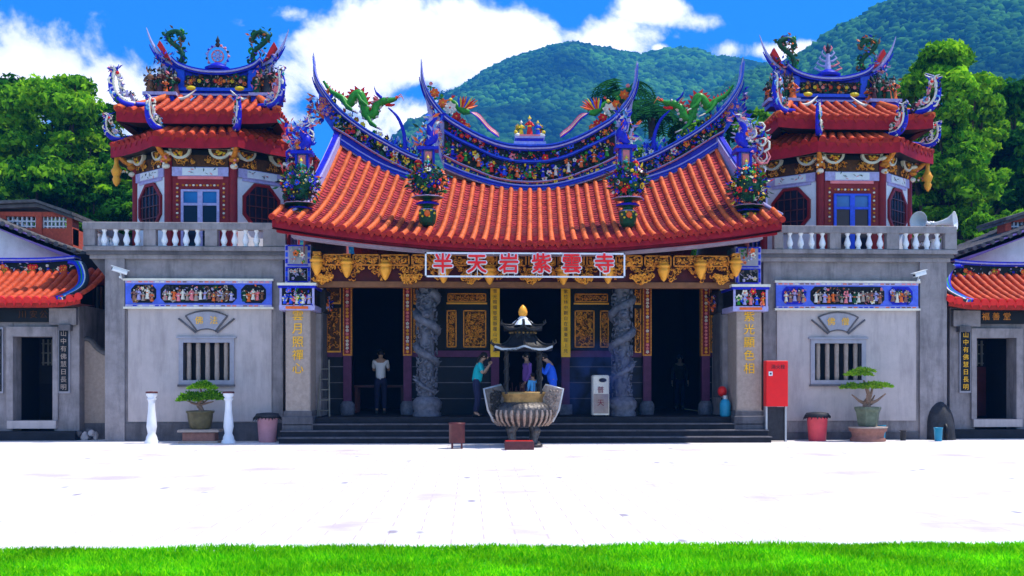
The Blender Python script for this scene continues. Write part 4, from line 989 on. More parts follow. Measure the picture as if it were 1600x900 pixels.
# ---------------------------------------------------------------- side wings with roof terraces
def zz(py, Y=0.0): return at(800, py, Y).z
def wing(s, pxo, pxi, frieze, win, post, bal, label, txt):
    """pxo outer edge, pxi inner edge of the wall; frieze px pair; window px pair; posts and balusters px lists"""
    X = lambda px, Y=0.0: at(px, 500, Y).x
    sd = 'west' if s < 0 else 'east'
    w = thing('terrace_wing', label, 'building', ((X(pxo)+X(pxi))/2, 3, 0))
    xo, xi = X(pxo), X(pxi); lo, hi = min(xo, xi), max(xo, xi)
    yb = 6.8; zt_ = zz(405)
    m = MB()
    wx0, wx1 = X(win[0])+.06, X(win[1])-.06; wz0, wz1 = zz(594), zz(536)
    # front wall with a real opening, side and back walls
    m.box(lo, wx0, 0.0, .28, 0, zt_, 'stone'); m.box(wx1, hi, 0.0, .28, 0, zt_, 'stone'); m.box(wx0, wx1, 0.0, .28, 0, wz0, 'stone'); m.box(wx0, wx1, 0.0, .28, wz1, zt_, 'stone')
    m.box(lo, lo+.28, .28, yb, 0, zt_, 'stone'); m.box(hi-.28, hi, .28, yb, 0, zt_, 'stone'); m.box(lo+.28, hi-.28, yb-.28, yb, 0, zt_, 'stone')
    m.box(lo+.28, hi-.28, .3, yb-.3, zt_-.2, zt_-.05, 'stone')
    m.build('wall', w)
    m = MB(); fx0, fx1 = X(frieze[0]), X(frieze[1])        # lighter rendered field, proud of the masonry
    for q in ((fx0+.04, wx0, zz(658), zz(484)), (wx1, fx1-.02, zz(658), zz(484)), (wx0, wx1, zz(658), wz0), (wx0, wx1, wz1, zz(484))): m.box(q[0], q[1], -.03, -.002, q[2], q[3], 'stone_light')
    m.build('rendered_panel', w)
    m = MB()                                               # corner pilaster + plinth
    if s < 0: m.box(lo-.03, lo+.42, -.09, 0.0, 0.0, zt_, 'stone')
    else: m.box(hi-.62, hi+.03, -.09, 0.0, 0.0, zt_, 'stone')
    m.box(lo-.04, hi, -.05, -.001, 0, zz(660), 'stone_dark') if s < 0 else m.box(lo, hi+.04, -.05, -.001, 0, zz(676), 'stone_dark')
    m.build('pilaster', w)
    m = MB()                                               # cornice and terrace slab
    bo = X(130 if s < 0 else 1495, -.2)
    a, b = (bo, hi+.3) if s < 0 else (lo-.3, bo)
    m.box(a, b, -.24, yb+.2, zz(394, -.2), zz(388, -.2), 'stone'); m.box(a+.06, b-.06, -.18, yb+.1, zz(400, -.2), zz(394, -.2), 'stone_dark'); m.box(a+.12, b-.12, -.12, yb, zz(406, -.2), zz(400, -.2), 'stone')
    # curved bracket below the overhang at the outer end
    k = -1 if s < 0 else 1; e = lo if s < 0 else hi
    pr = [(e, zz(440)), (e+k*.12, zz(428)), (e+k*.3, zz(414)), (abs(bo)*k-k*.1, zz(406)), (e, zz(406))]
    m.prism(pr, .0, .5, 'stone_dark'); m.prism(pr, 5.8, 6.3, 'stone_dark')
    m.build('cornice', w)
    # painted porcelain frieze
    m = MB(); z0, z1 = zz(481), zz(441)
    m.box(fx0, fx1, -.10, -.031, z0, z1, 'frieze_blue'); m.box(fx0-.04, fx1+.04, -.15, -.03, z1, z1+.05, 'ivory'); m.box(fx0-.04, fx1+.04, -.14, -.03, z0-.05, z0, 'ivory')
    m.box(fx0, fx1, -.12, -.10, z1-.06, z1, 'lavender'); m.box(fx0, fx1, -.12, -.10, z0, z0+.05, 'lavender')
    for i in range(26):
        x = lerp(fx0+.1, fx1-.1, i/25); m.box(x-.05, x+.04, -.125, -.12, z0+.01, z0+.035, rnd.choice(['orange', 'ivory', 'brown_beam', 'lavender', 'cobalt'])); m.box(x-.05, x+.04, -.125, -.12, z1-.04, z1-.015, rnd.choice(['orange', 'ivory', 'brown_beam', 'lavender', 'pink']))
    for a_, b_ in ((.04, .21), (.24, .76), (.79, .96)):
        xa, xb = lerp(fx0, fx1, a_), lerp(fx0, fx1, b_); c = .10
        m.prism([(xa+c, z0+.09), (xb-c, z0+.09), (xb, z0+.2), (xb, z1-.2), (xb-c, z1-.09), (xa+c, z1-.09), (xa, z1-.2), (xa, z0+.2)], -.112, -.10, 'black_wood' if s < 0 or a_ == .24 else 'cobalt')
        mosaic(m, lambda u, v: Vector((lerp(xa+.06, xb-.06, u), -.125, lerp(z0+.14, z1-.14, v))), (0, -1, 0), int(75*(xb-xa)), .045, ['ivory', 'brown_beam', 'green_dark', 'orange', 'pink', 'terracotta', 'lavender', 'green_dark', 'charcoal', 'stone_warm'])
    for a_, b_ in ((.05, .20), (.26, .74), (.80, .95)):
        nf = int(16*(b_-a_)*2.2)
        for i in range(nf): figurine(m, (lerp(fx0, fx1, lerp(a_, b_, (i+.5)/nf)), -.15, z0+.12+rnd.uniform(0, .06)), rnd.uniform(.22, .30), rnd.choice(['ivory', 'terracotta', 'stone_warm', 'brown_beam', 'pink', 'green_dark', 'lavender', 'orange']), rnd.choice(['ivory', 'orange', 'charcoal']))
    m.build('porcelain_frieze', w)
    # window
    m = MB(); t = .10
    for q in ((wx0-t, wx1+t, wz1, wz1+t), (wx0-t, wx1+t, wz0-t, wz0), (wx0-t, wx0, wz0, wz1), (wx1, wx1+t, wz0, wz1)): m.box(q[0], q[1], -.075, .05, q[2], q[3], 'stone_frame')
    m.box(wx0-t-.05, wx1+t+.05, -.10, -.03, wz1+t, wz1+t+.04, 'stone_frame'); m.box(wx0-t-.02, wx1+t+.02, -.11, -.03, wz0-t-.05, wz0-t, 'stone_dark')
    f = m.build('window', w)
    for i in range(5):
        x = lerp(wx0, wx1, (i+.5+.0)/5); m = MB(); m.lathe([(.05, wz0), (.058, wz0+.1), (.05, (wz0+wz1)/2), (.058, wz1-.1), (.05, wz1)], (x, .06, 0), 'stone_warm', n=8); m.build('window_bar', f)
    m = MB(); m.box(wx0, wx1, .262, .275, wz0, wz1, 'black'); m.build('shutter', f)
    # fan-shaped plaque with scroll ends
    cx = (wx0+wx1)/2; zc = zz(540); m = MB(); arc = lambda r, a: (cx+math.sin(a)*r*1.15, zc+math.cos(a)*r)
    out = [arc(.80, R(a)) for a in range(-30, 31, 6)]; inn = [arc(.38, R(a)) for a in range(-26, 27, 13)]
    m.prism(out+inn[::-1], -.06, -.03, 'stone_frame')
    m.tube([(x, -.06, z) for x, z in [arc(.80, R(a)) for a in range(-32, 33, 4)]], .018, 'stone_dark', n=5); m.tube([(x, -.06, z) for x, z in [arc(.38, R(a)) for a in range(-28, 29, 8)]], .015, 'stone_dark', n=5)
    for q in (-1, 1):
        p1, p2 = arc(.36, R(q*36)), arc(.84, R(q*42)); m.tube([(p1[0], -.06, p1[1]), (p2[0], -.06, p2[1])], .022, 'stone_dark', n=6); m.tube([(arc(.36, R(q*30))[0], -.06, arc(.36, R(q*30))[1]), (arc(.8, R(q*32))[0], -.06, arc(.8, R(q*32))[1])], .016, 'stone_dark', n=6)
    f = m.build('fan_plaque', w)
    for q, ch in zip((-.17, .17), txt): text(f, 'plaque_character', ch, (cx+q, -.066, zc+.57), .20, 'gold_paint', depth=.004)
    # balustrade
    zr0, zr1 = zz(361, -.2), zz(350, -.2) ; zb0, zb1 = zz(388, -.2), zz(392, -.2)
    zb0, zb1 = zz(394, -.2)+.07, zz(392.5, -.2)+.09
    ax, bx = (bo, X(446, -.2)) if s < 0 else (X(1210, -.2), bo)
    m = MB(); m.bbox(ax-.02, bx, -.22, .02, zr0, zr1, 'stone', .015); m.box(ax+.02, bx, -.19, -.01, zz(388, -.2), zb1, 'stone')
    for x0, x1 in post: m.box(X(x0, -.2), X(x1, -.2), -.205, .005, zb1, zr0, 'stone')
    o = m.build('balustrade', w)
    prof = [(.055, 0), (.06, .02), (.045, .05), (.075, .12), (.08, .17), (.05, .28), (.035, .36), (.045, .40), (.06, .42), (.06, .45)]; H = (zr0-zb1)/.45
    first = None
    for px in bal:
        if first is None:
            m = MB(); m.lathe([(r_, z*H) for r_, z in prof], (X(px, -.1), -.1, zb1), 'white_paint', n=12); first = m.build('baluster', o); x_f = X(px, -.1)
        else:
            c = first.copy(); col.objects.link(c); c.parent = o; c.location = (X(px, -.1)-x_f, 0, 0)
    # side return of the balustrade
    xs = bo+(.10 if s < 0 else -.10)
    m = MB(); m.bbox(xs-.12, xs+.12, .021, 6.2, zr0, zr1, 'stone', .015); m.box(xs-.1, xs+.1, .01, 6.2, zz(388, -.2), zb1, 'stone')
    for y in (2.0, 4.0, 6.1): m.box(xs-.1, xs+.1, y-.15, y+.15, zb1, zr0, 'stone')
    for i in range(20):
        y = .35+i*.29
        if min(abs(y-q) for q in (2, 4, 6.1)) > .2: m.lathe([(r_, z*H) for r_, z in prof], (xs, y, zb1), 'white_paint', n=8)
    m.build('side_balustrade', w)
    return w
wing(-1, 168, 442, (198, 426), (283, 364), [(130, 148), (224, 243), (320, 339), (411, 446)], [163, 181, 198, 215, 257, 274, 291, 309, 350, 367, 384, 401],
     'grey stone wing left of the hall with barred window and balustraded terrace', '佛法')
wing(1, 1475, 1193, (1211, 1432), (1268, 1349), [(1210, 1224), (1297, 1314), (1386, 1405), (1477, 1495)], [1234, 1251, 1268, 1285, 1324, 1341, 1358, 1375, 1415, 1431, 1448, 1464],
     'grey stone wing right of the hall with barred window and balustraded terrace', '佛僧')

# ---------------------------------------------------------------- octagonal pavilions on the terraces
def octo(ap, cx, cy, yaw=0.0):
    r = ap/math.cos(R(22.5)); return [(cx+r*math.cos(R(22.5+45*k)+yaw), cy+r*math.sin(R(22.5+45*k)+yaw)) for k in range(8)]
def octroof(mb, under, cx, cy, apE, apT, zE, zT, ntile, lift=.18, r=.075, sag=.08, nseg=5, kx=1.0):
    """eight tiled facets rising from eave apothem apE to top apothem apT, corners lifted"""
    for k in range(8):
        a0, a1 = R(-112.5+45*k), R(-67.5+45*k)
        rE, rT = apE/math.cos(R(22.5)), apT/math.cos(R(22.5))
        E0, E1 = Vector((cx+rE*math.cos(a0), cy+rE*math.sin(a0), zE)), Vector((cx+rE*math.cos(a1), cy+rE*math.sin(a1), zE))
        cl = (lambda q: max(-1.05, min(1.05, q))) if kx > 1 else (lambda q: q)
        T0, T1 = Vector((cx+cl(rT*kx*math.cos(a0)), cy+rT*math.sin(a0), zT)), Vector((cx+cl(rT*kx*math.cos(a1)), cy+rT*math.sin(a1), zT))
        def sf(u, v, E0=E0, E1=E1, T0=T0, T1=T1):
            s_ = (u+1)/2; p = E0.lerp(E1, s_).lerp(T0.lerp(T1, s_), v); p.z += lift*(abs(u)**2.5)*(1-v)-sag*math.sin(math.pi*v); return p
        if k in (3, 4, 5) : n_ = ntile//2
        else: n_ = ntile
        tile_roof(mb, sf, n_, r=r, nseg=nseg, u0=-.9, u1=.9, mt='tile_vermilion')
        n_ = 8; vs = []
        for i in range(n_+1):
            u = -1+2*i/n_; p = sf(u, 0)
            q = p+(Vector((cx, cy, p.z))-p).normalized()*.03
            vs += [p+Vector((0, 0, -.02)), p+Vector((0, 0, -.28)), sf(u, 0).lerp(Vector((cx, cy, zE-.05)), .45)+Vector((0, 0, -.05)), sf(u, .5)+Vector((0, 0, -.02)), sf(u, 1)+Vector((0, 0, -.02))]
        fs = []
        for i in range(n_):
            a, b = i*5, i*5+5; fs += [(a, b, b+1, a+1)]
        under.add(vs, fs, 'fascia'); under.add(vs, [(i*5+1, i*5+6, i*5+7, i*5+2) for i in range(n_)], 'black_wood'); under.add(vs, [(i*5+k_, i*5+5+k_, i*5+6+k_, i*5+1+k_) for i in range(n_) for k_ in (3,)]+[(i*5, i*5+5, i*5+8, i*5+3) for i in range(n_)], 'tile_dark')
def rectroof(mb, under, cx, cy, hx, hy, tx, ty, zE, zT):
    """rectangular hipped roof: eave half-sizes hx, hy and ridge half-sizes tx, ty"""
    zf = lambda v: lerp(zE, zT, v)-.06*math.sin(math.pi*v)
    for k in range(4):
        A, B, a_, b_ = (hx, hy, tx, ty) if k % 2 == 0 else (hy, hx, ty, tx)
        def sf(u, v, k=k, A=A, B=B, b_=b_):
            x, y = u*A, -lerp(B, b_, v); c, s_ = ((1, 0), (0, 1), (-1, 0), (0, -1))[k]
            return Vector((cx+x*c-y*s_, cy+x*s_+y*c, zf(v)+.05*abs(u)**4*(1-v)))
        def v1(u, A=A, a_=a_): return 1 if abs(u)*A <= a_ else max(.06, (A-abs(u)*A)/(A-a_))
        tile_roof(mb, sf, 15 if k % 2 == 0 else 16, r=.075, nseg=7, v1=v1, u0=-.97, u1=.97, mt='tile_vermilion')
        n_ = 24; vs = []
        for i in range(n_+1):
            u = -1+2*i/n_; q = v1(u); vs += [sf(u, 0)+Vector((0, 0, -.02)), sf(u, 0)+Vector((0, 0, -.27)), sf(u*.8, .25)+Vector((0, 0, -.28-.2*(zT-zE))), sf(u, q*.5)+Vector((0, 0, -.02)), sf(u, q)+Vector((0, 0, -.02))]
        j = [i*5 for i in range(n_)]
        under.add(vs, [(a, a+5, a+6, a+1) for a in j], 'fascia'); under.add(vs, [(a+1, a+6, a+7, a+2) for a in j], 'black_wood'); under.add(vs, [(a, a+5, a+8, a+3) for a in j]+[(a+3, a+8, a+9, a+4) for a in j], 'tile_dark')
    for sx in (-1, 1):
        for sy in (-1, 1):
            P = [Vector((cx+sx*lerp(hx, tx, v), cy+sy*lerp(hy, ty, v), zf(v)+.10)) for v in (0, .25, .5, .75, 1)]; under.tube(P, .09, 'tile_orange', n=6)
def pavilion(s, pxc, label, doorm, dz):
    Yf = 1.0; c = at(pxc, 352, Yf); cx = c.x; AP = 1.88; cy = Yf+AP; zf = 4.42
    t = thing('roof_pavilion', label, 'pavilion', (cx, cy, zf))
    yaw = 0
    z = lambda py, Y=Yf: at(314, py, Y).z
    zc = z(243); zl = z(276)                                # capitals line, lintel
    V = octo(AP, cx, cy); fw = 2*AP*math.tan(R(22.5))
    m = MB(); m.hprism(octo(AP-.12, cx, cy), zf-.1, zc+.5, 'dark_red'); m.build('core_wall', t)
    for k in range(8):
        x, y = V[k]; m = MB(); m.lathe([(.13, 0), (.13, .05), (.105, .08), (.105, zc-zf)], (x, y, zf), 'column_red', n=10); m.build('column', t)
    # each facet in its own frame: local x along the facet, -y outward
    for k, ang in ((0, 0), (1, 45), (-1, -45), (2, 90), (-2, -90)):
        T = Matrix.Translation((cx, cy, 0)) @ Matrix.Rotation(R(ang), 4, 'Z') @ Matrix.Translation((0, -AP, 0))
        hw = fw/2
        if k == 0 or abs(k) == 2:
            m = MB(T); m.box(-hw+.1, hw-.1, -.03, .12, zf, zl, 'column_red')
            o = m.build('red_panel', t)
            m = MB(T)
            for q in (-1, 1):
                for i in range(9): zq = lerp(z(340), z(288), i/8); m.blob((q*.56, -.045, zq), (.035, .02, .03), 'ivory' if i % 2 else 'gold')
            for i in range(11): m.blob((lerp(-.42, .42, i/10), -.045, z(290)), (.035, .02, .03), 'ivory' if i % 2 else 'gold')
            m.build('stud_border', o)
            m = MB(T); dm = doorm; zt2 = z(297); x0, x1 = -.46, .46
            m.box(x0, x1, -.10, -.031, zt2-.05, zt2, dm); m.box(x0, x1, -.10, -.031, zf, zf+.1, dm)
            for q in (x0, -.06, .0, x1-.06): m.box(q, q+.06, -.10, -.031, zf+.1, zt2-.05, dm)
            zm_ = z(320); m.box(x0+.06, -.06, -.095, -.031, zm_-.03, zm_+.03, dm); m.box(.06, x1-.06, -.095, -.031, zm_-.03, zm_+.03, dm)
            d = m.build('door', t)
            m = MB(T)
            for q in ((x0+.06, -.06), (.06, x1-.06)): m.box(q[0], q[1], -.06, -.035, zm_+.03, zt2-.05, 'glass_blue'); m.box(q[0], q[1], -.06, -.035, zf+.1, zm_-.03, 'glass_dark')
            m.build('pane', d)
        else:
            m = MB(T); m.box(-hw+.1, hw-.1, -.03, .12, zf, zl, 'white_wall'); o = m.build('white_panel', t)
            m = MB(T); W, H = .54, (z(282)-z(355))/2; zc2 = z(282)-H
            def oc(w, h): a = .40; return [(-w*a, zc2-h), (w*a, zc2-h), (w, zc2-h*a), (w, zc2+h*a), (w*a, zc2+h), (-w*a, zc2+h), (-w, zc2+h*a), (-w, zc2-h*a)]
            A, B = oc(W, H), oc(W-.07, H-.07)
            for i in range(8):
                j = (i+1) % 8; m.prism([A[i], A[j], B[j], B[i]], -.09, -.031, 'column_red')
            f = m.build('octagonal_window', t)
            m = MB(T); m.prism(oc(W-.068, H-.068), -.045, -.034, 'glass_dark'); m.build('pane', f)
            m = MB(T)
            for q in np.linspace(-.36, .36, 5): h = (H-.07)*(1 if abs(q) < .25 else .75); m.box(q-.012, q+.012, -.075, -.055, zc2-h, zc2+h, 'maroon_metal')
            for q in (-.5, 0, .5): m.box(-W+.12, W-.12, -.078, -.062, zc2+q*H-.012, zc2+q*H+.012, 'maroon_metal')
            m.build('window_grille', f)
        # painted lintel
        m = MB(T); m.box(-hw+.1, hw-.1, -.08, .1, zl, zl+.22, 'lavender'); m.box(-hw*.55, hw*.55, -.095, -.08, zl+.02, zl+.20, 'white_wall'); m.box(-hw*.7, hw*.7, -.06, .05, zl-.07, zl, 'pink' if k == 0 else 'lavender')
        for _ in range(9): m.leaf((rnd.uniform(-.35, .35), -.10, zl+rnd.uniform(.06, .16)), (rnd.uniform(-1, 1), 0, rnd.uniform(-.6, .6)), .10, .015, rnd.choice(['charcoal', 'charcoal', 'pink', 'green_dark']))
        m.build('painted_lintel', t)
        m = MB(T); m.box(-hw+.1, hw-.1, -.05, .06, zl+.22, zc+.12, 'black_wood'); m.box(-hw+.12, hw-.12, -.065, -.05, zl+.24, zc+.0, 'gold_dark')
        curls(m, -hw+.15, -.1, zl+.24, zc+.0, -.07, 30, r=.014); curls(m, .1, hw-.15, zl+.24, zc+.0, -.07, 30, r=.014)
        for q in (-1, 1):                       # half-round painted brackets
            for a in range(0, 181, 20):
                pass
            P = [(q*(hw-.02), 0)]
            cxx = q*(hw-.30); fan = [(cxx+.27*math.cos(R(a)), zc+.13+.24*math.sin(R(a))*-1) for a in range(0, 181, 15)]
            m.prism(fan, -.14, -.05, 'ivory'); fan2 = [(cxx+.20*math.cos(R(a)), zc+.12-.17*math.sin(R(a))) for a in range(0, 181, 15)]; m.prism(fan2, -.15, -.14, 'gold_dark')
            for _ in range(14):
                a = R(rnd.uniform(10, 170)); r_ = rnd.uniform(.03, .15); m.blob((cxx+r_*math.cos(a), -.155, zc+.10-r_*math.sin(a)), (.035, .02, .03), rnd.choice(['gold_bright', 'gold', 'yellow', 'gold']))
        m.build('gilt_bracket', t)
    for k in range(8):                           # corner brackets with white scrolls, and hanging gilt pendants at the outer corners
        x, y = V[k]
        if y > cy+1.2: continue
        d = Vector((x-cx, y-cy, 0)).normalized(); m = MB()
        for i in range(3): p = Vector((x, y, zc-.28+.16*i))+d*.1; m.blob(p, (.10+.03*i, .10+.03*i, .07), ('ivory', 'gold', 'ivory')[i], sub=1)
        m.tube([Vector((x, y, zc-.1)), Vector((x, y, zc+.05))+d*.3, Vector((x, y, zc+.22))+d*.5], [.09, .07, .05], 'gold', n=6)
        for _ in range(14): p = Vector((x, y, zc+rnd.uniform(-.35, .2)))+d*rnd.uniform(.1, .3)+Vector((rnd.uniform(-.12, .12), 0, 0)); m.blob(p, .035, rnd.choice(['gold_bright', 'ivory', 'gold', 'pink']))
        m.build('corner_bracket', t)
        if abs(x-cx) > 1.3:
            p = Vector((x, y, zc-.05))+d*.48; m = MB()
            m.lathe([(.02, -.55), (.07, -.48), (.10, -.38), (.07, -.32), (.10, -.26), (.13, -.16), (.09, -.10), (.05, .0), (.05, .25)], p, 'gold_bright', n=8, rib=.1, ribn=6)
            m.build('gilt_pendant', t)
    # lower roof
    zE = z(213, .4); zT = z(201, 1.2)
    m = MB(); u = MB(); octroof(m, u, cx, cy, 2.45, 1.55, zE, zT+.16, 7, lift=.04, r=.085, nseg=3, sag=.02)
    lr = m.build('lower_roof', t); u.build('eave_board', lr)
    m = MB(); m.hprism(octo(1.70, cx, cy), zT-.05, zT+.20, 'cobalt'); m.hprism(octo(1.66, cx, cy), zT+.20, zT+.26, 'lavender'); m.hprism(octo(1.60, cx, cy), zT+.26, zT+.42, 'black_wood'); m.build('roof_drum', t)
    # upper roof
    zE2 = z(175, .6); zT2 = z(156, 2.5)
    m = MB(); u = MB(); rectroof(m, u, cx, cy, 1.93, 2.22, 1.0, .28, zE2, zT2+.1)
    ur = m.build('upper_roof', t); u.build('eave_board', ur)
    # ridge: straight base, frieze and swallowtail crest along x
    yr = cy-.30; z = lambda py: at(314, py, yr).z+dz
    def Q(dx, py): return (cx+dx*(yr+26)/F, z(py))
    m = MB(); hw = 62
    a, b = Q(-hw, 160), Q(hw, 146)
    m.box(a[0], b[0], yr, yr+.5, a[1], z(141), 'cobalt'); m.box(a[0]-.05, b[0]+.05, yr-.05, yr+.55, z(150), z(147), 'lavender'); m.box(a[0]-.02, b[0]+.02, yr-.08, yr+.58, z(143), z(138), 'cobalt_light')
    top = [Q(d, p) for d, p in ((-68, 92), (-58, 101), (-40, 108), (-20, 112), (0, 113), (20, 112), (40, 108), (58, 101), (68, 92))]
    top = [(p.x, p.z) for p in spline([(x, 0, q) for x, q in top], 30)]
    bot = [(x, z(141)) for x, _ in top]
    slab(m, bot, top, yr+.06, yr+.42, 'cobalt'); rg = m.build('ridge', t)
    m = MB(); cornice(m, top, .14, yr-.05, yr+.5, ['cobalt', 'lavender', 'cobalt']); m.build('ridge_moulding', rg)
    m = MB(); fx0, fx1 = cx-47*(yr+26)/F, cx+47*(yr+26)/F; m.box(fx0, fx1, yr+.03, yr+.058, z(138), z(118), 'black_wood')
    mosaic(m, lambda u_, v: Vector((lerp(fx0, fx1, u_), yr+.02, lerp(z(137), z(118), v))), (0, -1, 0), 170, .05, ['green_dark', 'brown_beam', 'gold_dark', 'charcoal', 'green_dark', 'stone_warm', 'green_dark', 'orange'])
    for i in range(7): m.flower((lerp(fx0+.15, fx1-.15, i/6), yr-.02, z(127)), .055, ('orange', 'yellow', 'pink', 'red')[i % 4], 'yellow', n=7)
    for q in (-1, 1):
        m.box(cx+q*.93-.12, cx+q*.93+.12, yr+.02, yr+.06, z(140), z(108), 'cobalt_light'); m.blob((cx+q*.62, yr-.06, z(139)), (.14, .06, .07), 'yellow', sub=1)
    m.build('flower_frieze', rg)
    for q in (-1, 1):
        H = lambda d, py: Vector((cx+q*d*(yr+26)/F, yr+.2, z(py)))
        m = MB(); P = spline([H(110, 40), H(104, 58), H(96, 74), H(85, 88), H(70, 99), H(55, 105)], 18)
        m.tube(P, [.006]+[.015+.05*min(1, i/10) for i in range(18)], 'lavender', n=8)
        m.tube([p+Vector((q*.06, -.03, -.05)) for p in P[5:]], [.012+.06*min(1, i/9) for i in range(14)], 'cobalt', n=6)
        for _ in range(60): m.leaf(H(rnd.uniform(66, 96), rnd.uniform(78, 130))+Vector((0, -.12, 0)), (rnd.uniform(-1, 1), -.4, rnd.uniform(-1, 1)), .14, .03, rnd.choice(['cobalt', 'lavender', 'green_dark', 'pink', 'cobalt_light', 'charcoal']))
        # pale buttress below the horn
        pr = [H(86, 88), H(86, 100), H(82, 150), H(74, 150), H(66, 104), H(76, 98)]; m.prism([(p.x, p.z) for p in pr], yr+.12, yr+.34, 'lavender')
        m.build('ridge_horn', t)
        m = MB(); pr = [H(92, 70), H(88, 62), H(82, 72), H(74, 88), H(70, 94), H(80, 88)]; m.prism([(p.x, p.z) for p in pr], yr+.1, yr+.3, 'red')
        m.build('red_fin', t)
        m = MB()                 # curling green scroll sprays
        c0 = H(60, 70)
        P = spline([H(60, 98), H(54, 86), H(58, 74), H(72, 62), H(78, 52), H(68, 46), H(58, 48), H(52, 58)], 22); m.tube(P, .065, 'green_dark', n=6)
        for (a_, b_, r_, st) in ((66, 52, 6, 0), (54, 58, 5, 2), (52, 76, 5, 1), (60, 66, 5, 4), (80, 48, 5, 3), (50, 92, 4, 2), (56, 46, 4, 5)):
            pc = H(a_, b_); k_ = r_*.0158
            m.tube([pc+Vector((math.cos(st+w*.75)*k_, 0, math.sin(st+w*.75)*k_))*(1-.07*w) for w in range(7)], [.04, .04, .035, .03, .03, .02, .01], rnd.choice(['green_dark', 'green', 'green_dark', 'brown_beam']), n=5)
        for _ in range(80): m.leaf(rnd.choice(P)+Vector((rnd.uniform(-.1, .1), rnd.uniform(-.08, .08), rnd.uniform(-.1, .1))), (rnd.uniform(-1, 1), rnd.uniform(-.5, .5), rnd.uniform(-1, 1)), .14, .03, rnd.choice(['green_dark', 'green', 'orange', 'cobalt', 'green_dark', 'brown_beam']))
        m.build('scroll_spray', t)
        # figure clusters at the ridge ends on small shelves
        p = H(80, 150)
        m = MB(); m.box(p.x-.42, p.x+.42, yr-.42, yr+.25, z(150)-.08, z(150), 'lavender'); m.box(p.x-.36, p.x+.36, yr-.36, yr+.2, z(150)-.22, z(150)-.08, 'cobalt')
        for i in range(12): m.tube([(p.x+rnd.uniform(-.36, .36), yr-.05+rnd.uniform(-.1, .15), z(150)), (p.x+rnd.uniform(-.36, .36), yr, z(150)+rnd.uniform(.5, .78))], [.11, .012], rnd.choice(['green_dark', 'charcoal', 'brown_beam']), n=5)
        for i in range(15): figurine(m, (p.x+rnd.uniform(-.36, .36), yr-.25+rnd.uniform(-.12, .3), z(150)), rnd.uniform(.34, .62), rnd.choice(['brown_beam', 'green_dark', 'maroon_metal', 'orange', 'charcoal', 'green_dark']), rnd.choice(['charcoal', 'pink', 'green_dark']), 'black')
        for _ in range(70): m.leaf((p.x+rnd.uniform(-.38, .38), yr-.2+rnd.uniform(-.2, .2), z(150)+rnd.uniform(.05, .55)), (rnd.uniform(-1, 1), rnd.uniform(-1, .2), rnd.uniform(-.3, 1)), .15, .035, rnd.choice(['green_dark', 'charcoal', 'brown_beam', 'pink', 'black', 'green_dark']))
        m.build('figure_group', t)
        m = MB()
        for dy in (0, .18): m.tube(spline([(p.x+q*-.45, yr-.35, z(150)-.18-dy*.9), (p.x-q*.65, yr-.38, z(150)-.15-dy*.9), (p.x-q*.9, yr-.3, z(150)+.08-dy*.9)], 8), [.05]*5+[.04, .03, .02, .01], 'sky_blue' if dy else 'ivory', n=5)
        m.build('scroll_ledge', t)
    # finial
    m = MB(); zc3 = z(100); 
    m.lathe([(.30, -.12), (.34, -.06), (.22, 0), (.16, .05), (.1, .08)], (cx, yr+.2, zc3), 'cobalt', n=12)
    k_ = (yr+26)/F; cz_ = z(84)
    if s < 0:
        for r_, mm in ((16*k_, 'lavender'), (9*k_, 'pink')): m.tube([(cx+math.cos(R(a))*r_, yr+.2, cz_+math.sin(R(a))*r_) for a in range(0, 361, 15)], .022, mm, n=5, caps=False)
        for a in range(0, 360, 24): m.blob((cx+math.cos(R(a))*17*k_, yr+.2, cz_+math.sin(R(a))*17*k_), .04, rnd.choice(['lavender', 'cobalt', 'pink', 'charcoal']))
        for a in range(0, 360, 60): m.tube([(cx, yr+.2, cz_), (cx+math.cos(R(a))*9*k_, yr+.2, cz_+math.sin(R(a))*9*k_)], .03, 'lavender', n=4)
    else:
        for q in range(5):
            w_ = (22-4*q)*k_; zq = z(98)+q*8*k_
            for d in (-1, 1): m.tube([(cx, yr+.2, zq), (cx+d*w_*.6, yr+.2, zq+.02), (cx+d*w_, yr+.2, zq+.10), (cx+d*w_*.8, yr+.2, zq+.16)], [.04, .03, .03, .01], rnd.choice(['lavender', 'pink']), n=5)
        m.tube([(cx, yr+.2, z(98)), (cx, yr+.2, z(66))], [.10, .04], 'lavender', n=6)
    m.lathe([(.05, -.02), (.07, .04), (.035, .09), (.06, .13), (.02, .22), (0.0, .28)], (cx, yr+.2, z(68)), 'charcoal', n=8)
    m.build('finial', t)
    # porcelain beasts riding the eight hip ends of both roofs
    for (ap, zE_, sz) in ((2.45, zE, .62), (2.22, zE2, .85)):
        rC = ap/math.cos(R(22.5))*(1.0 if ap > 2.3 else 1.17)
        for a in ((-112.5, -67.5, -157.5, -22.5) if ap > 2.3 else (-132, -48)):
            sc = sz if a != -112.5 and a != -67.5 else .72
            da = R(a); x, y = cx+rC*.93*math.cos(da), cy+rC*.93*math.sin(da)
            kk = 1 if math.cos(da) > 0 else -1
            m = MB()
            m.tube([(cx+rC*q_*math.cos(da), cy+rC*q_*math.sin(da), zE_+.22+(1-q_)*.5) for q_ in (.70, .8, .9, .98)], [.05, .06, .07, .05], 'cobalt', n=6)
            TT = Matrix.Translation((x, y, zE_+.24)) @ Matrix.Rotation(da if kk > 0 else da+math.pi, 4, 'Z')
            m.T = TT; swirl_beast(m, (-kk*.15*sc, 0, 0), kk, sc, rnd.choice(['lavender', 'ivory', 'pink']))
            m.build('hip_ornament', t)
    return t
pavilion(-1, 314, 'octagonal roof pavilion on the left terrace with pale blue-white door', 'lavender', 0)
pavilion(1, 1330, 'octagonal roof pavilion on the right terrace with bright blue door', 'cobalt_light', 0)
